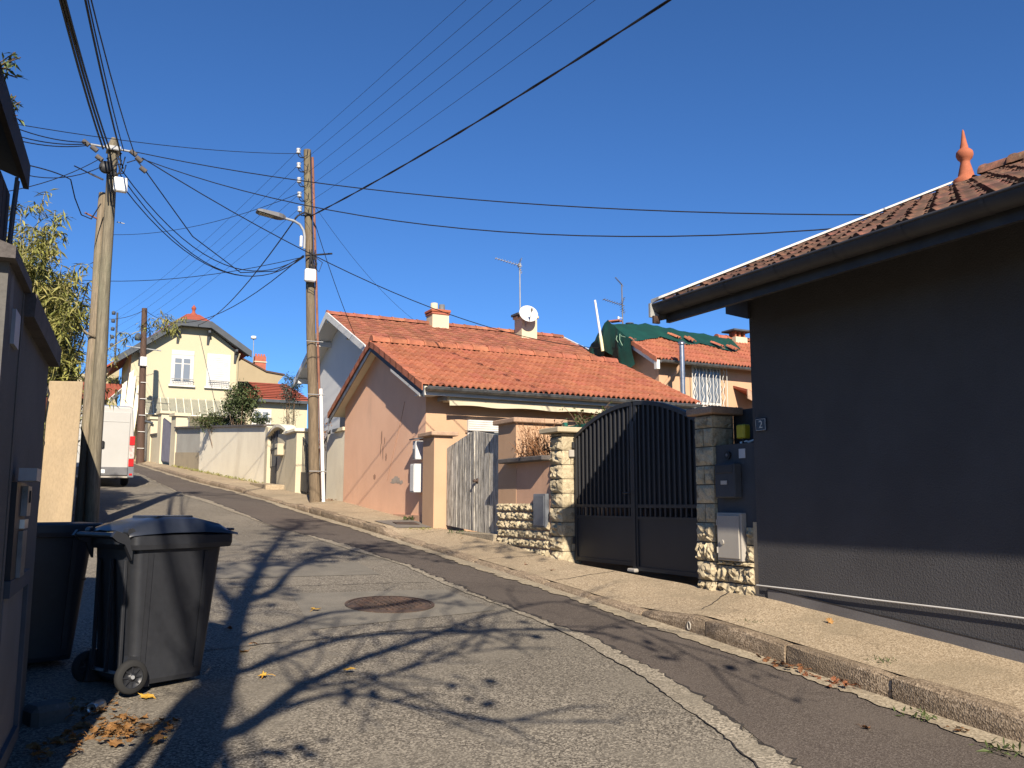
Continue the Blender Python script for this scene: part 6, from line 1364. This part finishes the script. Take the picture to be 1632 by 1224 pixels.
def shrub(name, label, base, cen, rad, n, ln, wd, m, stems=6, gap=.35, trunk_r=.03):
    t = thing(name, label, 'shrub', base); c = B(); lv = B(); base = Vector(base); cen = Vector(cen); cl = []
    for k in range(n):
        a = rr.uniform(0, 2 * pi); v = rr.uniform(-1, 1); q = (rr.random() ** .45); w_ = sqrt(1 - v * v)
        cl.append(cen + Vector((rad[0] * w_ * cos(a) * q, rad[1] * w_ * sin(a) * q, rad[2] * v * q)))
    for k in range(stems):
        e = cl[rr.randrange(len(cl))]; m1 = base.lerp(e, .5) + Vector((rr.gauss(0, .06), rr.gauss(0, .06), .05)); c.tube([base + Vector((rr.gauss(0, .04), rr.gauss(0, .04), 0)), m1, e], [trunk_r, trunk_r * .6, trunk_r * .2], 5, caps=False)
    for q in cl:
        if rr.random() < .5: c.tube([q, q.lerp(cen, .5)], [.004, .01], 3, caps=False)
        s_ = rad[0] * .16
        leaf_field(lv, [q + Vector((rr.gauss(0, s_), rr.gauss(0, s_), rr.gauss(0, s_ * .8))) for _ in range(rr.randint(14, 30))], ln, wd, rr, .0)
    c.obj('trunk', M_['twig'], t); lv.obj('crown', M_[m], t, kind='stuff'); return t
shrub('pine_shrub', 'bushy green pine shrub above the long beige wall', (6.5, 34.2, zr(34)), (6.35, 34.2, 3.8), (.66, .6, .70), 150, .12, .032, 'leaf_pine', 8)
shrub('hedge_shrub', 'low green hedge just above the coping of the long beige wall', (5.9, 34.9, zr(34)), (5.75, 35.2, 3.15), (.95, .5, .24), 90, .10, .028, 'leaf_green', 6)
shrub('hedge_shrub', 'low green plant right of the pine shrub behind the beige wall', (6.9, 33.6, zr(34)), (6.95, 33.6, 3.1), (.35, .4, .28), 30, .10, .026, 'leaf_pine', 4)
shrub('grey_shrub', 'grey-green feathery shrub beside the pale house gable', (7.1, 29.5, zr(29)), (7.05, 29.3, 3.75), (.38, .4, .58), 55, .10, .016, 'leaf_grey', 8, .5, .02)
shrub('grey_shrub', 'loose bare-twigged shrub below the feathery one', (6.9, 29.2, zr(29)), (6.85, 29.1, 2.85), (.42, .4, .45), 15, .06, .010, 'leaf_grey', 22, .5, .008)
shrub('garden_shrub', 'small reddish plant behind the dark metal gate', (7.0, 24.6, zr(24)), (6.9, 24.6, 1.9), (.3, .5, .4), 14, .07, .014, 'leaf_dry', 14, .5, .008)
# dry plants in the planter, on the stone pillar
dp_ = thing('planter_plant', 'dry brown stalks growing in the planter ledge', 'plant', (6.35, 11.1, .62)); c = B(); lv = B()
for k in range(85):
    y = rr.uniform(10.72, 11.5); x = rr.uniform(6.12, 6.45); h = rr.uniform(.18, .62); o_ = Vector((x, y, .63)); e = o_ + Vector((rr.gauss(-.02, .10), rr.gauss(.05, .12), h)); mdl = o_.lerp(e, .5) + Vector((rr.gauss(0, .02), rr.gauss(0, .02), .03))
    c.tube([o_, mdl, e], [.0045, .0035, .002], 4, caps=False)
    leaf_field(lv, [o_.lerp(e, rr.uniform(.15, 1)) + Vector((rr.gauss(0, .012), rr.gauss(0, .012), 0)) for _ in range(rr.randint(3, 7))], .045, .010, rr, .3)
for k in range(160): lv_p = Vector((rr.uniform(6.08, 6.5), rr.uniform(10.68, 11.62), .63 + abs(rr.gauss(0, .07)))); leaf_field(lv, [lv_p], .055, .016, rr, .1)
c.obj('stalks', M_['leaf_dry'], dp_); lv.obj('leaves', M_['leaf_dry'], dp_, kind='stuff')
rb = thing('climbing_plant', 'leggy climbing rose behind the stone gate pillar', 'plant', (6.9, 10.6, zr(10.6))); c = B(); lv = B()
for k in range(22):
    o_ = Vector((6.75 + rr.uniform(-.1, .1), 10.6 + rr.uniform(-.25, .2), .9)); e = o_ + Vector((rr.gauss(0, .22), rr.gauss(-.1, .3), rr.uniform(.12, .62))); mdl = o_.lerp(e, .55) + Vector((rr.gauss(0, .08), rr.gauss(0, .08), .1))
    c.tube([o_ - Vector((0, 0, 1.5)), o_, mdl, e], [.006, .006, .004, .002], 4, caps=False)
    leaf_field(lv, [mdl.lerp(e, rr.uniform(-.3, 1.1)) + Vector((rr.gauss(0, .03), rr.gauss(0, .03), rr.gauss(0, .03))) for _ in range(rr.randint(4, 9))], .06, .020, rr, .3)
c.obj('stems', M_['twig'], rb); lv.obj('leaves', M_['leaf_green'], rb, kind='stuff')
hs = thing('hanging_lantern', 'small pale garden lantern among the climbing rose', 'lantern', (7.1, 10.7, .95))
b = B(); b.lathe((7.15, 10.55, 1.0), [(.07, 0), (.08, .14), (.12, .15), (.02, .26), (.001, .28)], 8); b.obj('shade', M_['box_white'], hs)
b = B(); b.tube([(7.15, 10.55, zr(10.5)), (7.15, 10.55, 1.0)], .02, 6); b.obj('post', M_['metal_grey'], hs)
gn = thing('mesh_fence', 'strip of green netting behind the stone gate pillar', 'netting', (6.7, 10.4, .9))
b = B(); b.box(6.62, 6.63, 10.15, 10.95, .85, 1.10); b.obj('net', M_['green_mesh'], gn)
b = B(); b.box(6.60, 6.66, 10.93, 10.99, -.8, 1.16); b.obj('post', M_['green_mesh'], gn)
# weeds
def weed(label, p, n, ln, wd, m='leaf_green', spread=.06):
    t = thing('weed', label, 'weed', p, 0, 'weeds along the street'); lv = B()
    for k in range(n): leaf_field(lv, [Vector(p) + Vector((rr.gauss(0, spread), rr.gauss(0, spread), 0))], ln, wd, rr, -.9)
    lv.obj('leaves', M_[m], t)
weed('small green weed at the foot of the orange gable', (6.1, 15.75, zp(15.75)), 14, .14, .022)
weed('tuft of weeds in the gutter at the lower right corner', (4.93, 3.35, zr(3.35) + .01), 34, .08, .008, spread=.06)
weed('flat weed in the gutter beside the leaf cluster at right', (4.98, 3.95, zr(3.95) + .01), 26, .06, .009, spread=.06)
weed('faint weed tuft on the pavement edge by the dark wall', (5.4, 4.55, pz(4.55, .22)), 40, .035, .004, spread=.05)
weed('weed tuft on the pavement near the stone pillar', (5.42, 5.9, pz(5.9, .25)), 34, .03, .004, spread=.06)
weed('weeds growing under the wooden gate', (6.12, 13.6, zp(13.6)), 30, .07, .010, spread=.09)
weed('dry grass on the pavement corner below the orange gate post', (5.75, 14.3, zp(14.3)), 90, .06, .005, 'leaf_bamboo', .16)
weed('green weeds at the foot of the left telephone pole', (.42, 15.6, zr(15.6)), 120, .12, .010, 'leaf_pine', .18)
weed('weeds at the foot of the tan wall end', (.45, 13.9, zr(13.9)), 70, .10, .010, 'leaf_bamboo', .12)
weed('dry weeds at the foot of the electricity pole', (6.05, 21.1, zp(21.1)), 60, .08, .010, 'leaf_dry', .16)
t = thing('verge_weeds', 'line of low weeds along the foot of the long beige wall', 'weeds', (5.5, 35, zp(35))); lv = B()
for k in range(500):
    s = rr.uniform(28.9, 41); leaf_field(lv, [Vector((tw(s) - abs(rr.gauss(0, .10)), s, zp(s)))], .13, .014, rr, -.8)
lv.obj('leaves', M_['leaf_bamboo'], t, kind='stuff')

# ================================================================ fallen leaves, can, drain
def plane_leaf(m, seed, sz=.052):
    q = random.Random(seed); b = B(); prof = [(0, .0), (.35, .22), (.75, .18), (.55, .42), (1.0, .62), (.52, .66), (.62, .95), (.28, .86), (0, 1.2)]
    pts = [(x * sz, y * sz) for x, y in prof] + [(-x * sz, y * sz) for x, y in prof[-2:0:-1]]; ph = q.uniform(0, 6)
    f = lambda x, y: .008 + .008 * sin(x * 40 / (sz / .075) + ph) + .007 * cos(y * 35 / (sz / .075) + ph * 2)
    v = [(0, .5 * sz, f(0, .5 * sz))] + [(x, y, f(x, y) + q.uniform(-.004, .006)) for x, y in pts]; n_ = len(pts)
    b.add(v, [(0, i + 1, (i + 1) % n_ + 1) for i in range(n_)]); b.tube([(0, 0, f(0, 0)), (.004, -sz * .5, .012), (.0, -sz * .9, .004)], .0018, 4); return b.mesh('fallen_leaf', M_[m])
LM = [plane_leaf('leaf_fallen', i) for i in range(6)] + [plane_leaf('leaf_yellow', i + 10, .055) for i in range(2)]
def leafM(x, y, z, sc=1.0, tilt=.25): return Matrix.Translation((x, y, z)) @ Matrix.Rotation(rr.uniform(0, 2 * pi), 4, 'Z') @ Matrix.Rotation(rr.gauss(0, tilt), 4, 'X') @ Matrix.Rotation(rr.gauss(0, tilt), 4, 'Y') @ Matrix.Scale(sc, 4)
for x, y, m, nm in ((2.27, 8.30, 6, 'yellow-orange leaf on the road left of the manhole cover'), (1.39, 6.19, 6, 'yellow leaf on the road just right of the near bin'), (1.93, 6.14, 7, 'yellow leaf on the road below the manhole cover'), (1.40, 6.92, 0, 'brown leaf near the bin shadow, lower of two'), (1.49, 7.12, 1, 'brown leaf near the bin shadow, upper of two'), (.58, 5.14, 7, 'bright yellow leaf among the litter below the bin wheel'), (4.47, 3.94, 0, 'single orange leaf standing on the dark asphalt at lower right'), (1.38, 7.73, 2, 'reddish leaf at the tip of the bin shadow'), (5.9, 5.5, 3, 'brown leaf on the pavement at the foot of the dark wall'), (5.62, 9.6, 1, 'small leaf on the pavement near the stone pillar'), (5.55, 10.2, 4, 'small leaf on the pavement before the planter wall'), (.62, 6.0, 6, 'yellow leaf caught beside the bin wheel')):
    z = zr(y) + .012 if x < 5.1 else pz(y, (x - tk(y) - .1) / (tw(y) - tk(y) - .1)) + .01
    o = inst('fallen_leaf', LM[m], None, leafM(x, y, z, rr.uniform(.85, 1.15) * (1 if x < 5.1 else .8), .3)); tag(o, nm, 'leaf', 'single fallen leaves')
def litter(name, label, pts, sc=1.0):
    b = B()
    for x, y, z in pts:
        me = LM[rr.randrange(6)]; M = leafM(x, y, z, sc * rr.uniform(.5, .95), .3); b.add([M @ v.co for v in me.vertices], [tuple(p.vertices) for p in me.polygons])
    return tag(b.obj(name, M_['leaf_fallen']), label, 'leaves', kind='stuff')
litter('leaf_litter', 'drift of brown leaves in front of the near bin wheel', [(.42 + rr.gauss(0, .12), 5.42 + rr.gauss(0, .16), zr(5.4) + .01 + abs(rr.gauss(0, .008))) for _ in range(85)] + [(.3 + rr.uniform(-.25, .2), 5.9 + rr.uniform(-.3, .5), zr(6) + .0) for _ in range(46)] + [(.12 + rr.uniform(-.1, .15), 5.3 + rr.uniform(-.3, .4), zr(5.3) + .01) for _ in range(30)])
litter('leaf_litter', 'first orange leaf cluster in the gutter below the dark wall', [(5.08 + rr.gauss(0, .03), 5.18 + rr.gauss(0, .17), zr(5.18) + .02 + abs(rr.gauss(0, .012))) for _ in range(24)], .9)
litter('leaf_litter', 'second orange leaf cluster in the gutter, just nearer', [(5.06 + rr.gauss(0, .025), 4.66 + rr.gauss(0, .12), zr(4.66) + .02 + abs(rr.gauss(0, .012))) for _ in range(15)], .9)
litter('leaf_litter', 'small leaf cluster in the gutter near the lower right corner', [(4.98 + rr.gauss(0, .03), 3.66 + rr.gauss(0, .05), zr(3.66) + .02 + abs(rr.gauss(0, .012))) for _ in range(6)], .9)
litter('leaf_litter', 'scattered leaves along the wooden gate and dropped kerb', [(5.95 + rr.gauss(0, .15), rr.uniform(12.4, 14), zp(13) - .0 + rr.uniform(-.04, .04)) for _ in range(9)] + [(5.0 + rr.gauss(0, .05), rr.uniform(6, 9.5), 0) for _ in range(0)], .8)
cn_ = thing('drink_can', 'crushed silver drink can lying by the leaf litter', 'can', (.33, 5.82, zr(5.82)))
CM = Matrix.Translation((.33, 5.80, zr(5.80) + .034)) @ Matrix.Rotation(radians(-28), 4, 'Z') @ Matrix.Rotation(pi / 2, 4, 'X')
b = B(); b.lathe((0, 0, 0), [(.027, -.06), (.033, -.052), (.032, -.02), (.029, .0), (.032, .03), (.033, .05), (.028, .06)], 20); b.tr(CM).obj('body', M_['aluminium'], cn_)
b = B(); b.lathe((0, 0, .0), [(.028, .06), (.026, .063), (.0235, .056), (.010, .056)], 20); b.tr(CM).obj('lid', M_['aluminium'], cn_)
b = B(); b.lathe((0, 0, .0), [(.010, .0565), (.001, .0565)], 14); b.tr(CM).obj('opening', M_['black_plastic'], cn_)
dr_ = thing('drain_cover', 'flat dark drain cover in the asphalt patch by the orange gate post', 'drain', (5.75, 15.1, zp(15.1)))
b = B(); b.prism([(5.55, 15.0, pz(15.0, .4) + .016), (5.95, 14.9, pz(14.9, .75) + .016), (5.98, 15.25, pz(15.25, .8) + .016), (5.6, 15.35, pz(15.35, .45) + .016)], (0, 0, .008)); b.obj('plate', M_['iron_rust'], dr_)
b = B(); b.tube([(5.142, 6.40 + .022 * cos(2 * pi * i / 12), zr(6.42) + .06 + .035 * sin(2 * pi * i / 12)) for i in range(13)], .006, 6); tag(b.obj('kerb_drain', M_['box_grey']), 'small pale pipe mouth in the broken kerb below the gate pillar', 'drain')

# ================================================================ plane tree behind the camera: its shadow falls across the road
TY = -1.6
SK = {'trunk': ([(0.55, 4.37), (0.72, 4.96), (0.96, 5.77), (1.18, 6.61), (1.46, 7.84), (1.84, 9.28), (2.38, 11.21), (3.05, 13.45), (3.64, 15.23), (4.34, 16.96)], .185, .035),
      'A': ([(0.62, 4.61), (0.89, 5.11), (1.11, 5.30), (1.51, 5.88), (1.72, 6.08), (2.07, 6.41), (2.42, 6.66), (2.82, 6.93), (3.15, 7.21), (3.61, 7.57), (4.26, 7.92)], .075, .02),
      'B': ([(1.01, 6.15), (1.14, 6.31), (1.34, 6.46), (1.74, 6.81), (2.20, 7.14), (2.61, 7.20), (3.10, 7.12), (3.91, 6.96), (4.37, 6.62)], .055, .022),
      'C': ([(1.28, 7.10), (1.53, 7.46), (1.87, 7.73), (2.28, 8.14), (2.65, 8.25), (3.16, 8.36), (3.85, 8.70)], .055, .018),
      'D': ([(1.76, 8.95), (2.19, 9.57), (2.52, 10.48), (2.93, 11.36), (3.49, 12.21), (4.23, 12.81)], .085, .025),
      'E': ([(0.30, 4.55), (0.53, 5.13), (0.68, 5.50), (0.85, 5.94), (1.03, 6.24), (1.2, 6.7)], .065, .04),
      'F': ([(0.80, 4.95), (1.30, 5.51), (1.76, 5.67), (1.98, 5.43), (2.14, 5.23), (2.37, 4.92), (2.88, 4.68)], .03, .010),
      'G': ([(1.45, 5.80), (1.89, 5.94), (2.29, 6.05), (2.81, 6.34), (3.41, 6.45)], .022, .008),
      'H': ([(1.62, 8.50), (1.66, 9.72), (1.78, 11.36), (2.03, 13.65)], .065, .02),
      'I': ([(3.49, 12.21), (4.29, 12.40), (4.87, 11.90), (5.75, 12.09), (6.06, 11.28)], .03, .008),
      'J': ([(4.26, 7.92), (4.84, 8.04), (4.80, 6.75), (4.57, 5.45), (4.49, 4.49)], .02, .006)}
def lift(t, s, dy=0):
    y = TY + dy; L = (s - y) / .9659; return Vector((t - .2588 * L, y, zr(s) + .6128 * L))
tree = thing('plane_tree', 'bare autumn plane tree on the left verge behind the camera', 'tree', (-1.05, TY, zr(TY)))
tb = B(); b0 = lift(.55, 4.37); base = Vector((b0.x - .03, TY, zr(TY) - .2))
tb.tube([base, base + Vector((0, 0, .25)), base.lerp(b0, .5), b0], [.32, .25, .21, .185], 12, caps=False)
tips = []
for k, (pts, r0, r1) in SK.items():
    ph = rr.uniform(0, 6); P = [lift(t, s, (0 if k == 'trunk' else .35 * sin(ph) * min(1, i / 3)) + .1 * sin(i + ph) * (i > 0)) for i, (t, s) in enumerate(pts)]; n_ = len(P) - 1
    sm = []
    for i in range(n_):
        p0, p1_, p2_, p3 = P[max(0, i - 1)], P[i], P[i + 1], P[min(n_, i + 2)]
        for j in range(3):
            u = j / 3; sm.append(.5 * ((2 * p1_) + (p2_ - p0) * u + (2 * p0 - 5 * p1_ + 4 * p2_ - p3) * u * u + (3 * p1_ - p0 - 3 * p2_ + p3) * u ** 3))
    sm.append(P[-1]); tb.tube(sm, [r0 + (r1 - r0) * (i / (len(sm) - 1)) ** .8 for i in range(len(sm))], 8, caps=False)
    for i in range(3, len(sm)): tips.append((sm[i], (sm[i] - sm[i - 1]).normalized(), i / len(sm), k))
lvs = B()
for p, d_, u, k in tips:
    nt_ = 1 if k in 'ABCEFGJ' and rr.random() < .6 else 0
    if k == 'trunk' and u < .45: nt_ = 0
    if k == 'I': nt_ = 2
    if k in ('trunk', 'D', 'H') and u > .45: nt_ = 6
    for q in range(nt_):
        dd = (d_ + Vector((rr.gauss(0, .7), rr.gauss(0, .7), rr.gauss(.15, .6)))).normalized(); l = rr.uniform(.35, 1.1)
        e = p + dd * l; m1 = p.lerp(e, .5) + Vector((rr.gauss(0, .06), rr.gauss(0, .06), .05)); tb.tube([p, m1, e], [.018, .012, .006], 4, caps=False)
        for _ in range(2): e2 = m1.lerp(e, rr.random()) + Vector((rr.gauss(0, .25), rr.gauss(0, .25), rr.gauss(.1, .2))); tb.tube([m1.lerp(e, .3), e2], [.006, .003], 3, caps=False)
        if (k in ('trunk', 'D', 'H', 'I') and u > .5) or rr.random() < .12: leaf_field(lvs, [m1.lerp(e, rr.uniform(.2, 1.1)) + Vector((rr.gauss(0, .08), rr.gauss(0, .08), rr.gauss(0, .08))) for _ in range(rr.randint(2, 6))], .16, .06, rr, .4)
for t_, s_ in ((1.72, 5.62), (1.93, 5.60), (2.15, 5.98), (2.62, 5.72), (1.28, 4.90), (1.05, 4.80), (2.02, 8.9), (2.3, 9.6), (3.6, 7.3), (4.6, 6.3), (1.2, 8.2), (1.0, 9.3), (2.7, 10.9)):
    c_ = lift(t_, s_, rr.uniform(-.3, .3)); leaf_field(lvs, [c_ + Vector((rr.gauss(0, .10), rr.gauss(0, .10), rr.gauss(0, .07))) for _ in range(6)], .14, .05, rr, .4)
    tb.tube([c_, c_ + Vector((rr.uniform(-.3, .3), .05, -.5))], [.006, .010], 4, caps=False)
tb.obj('trunk', M_['bark'], tree); lvs.obj('crown', M_['leaf_dry'], tree, kind='stuff')
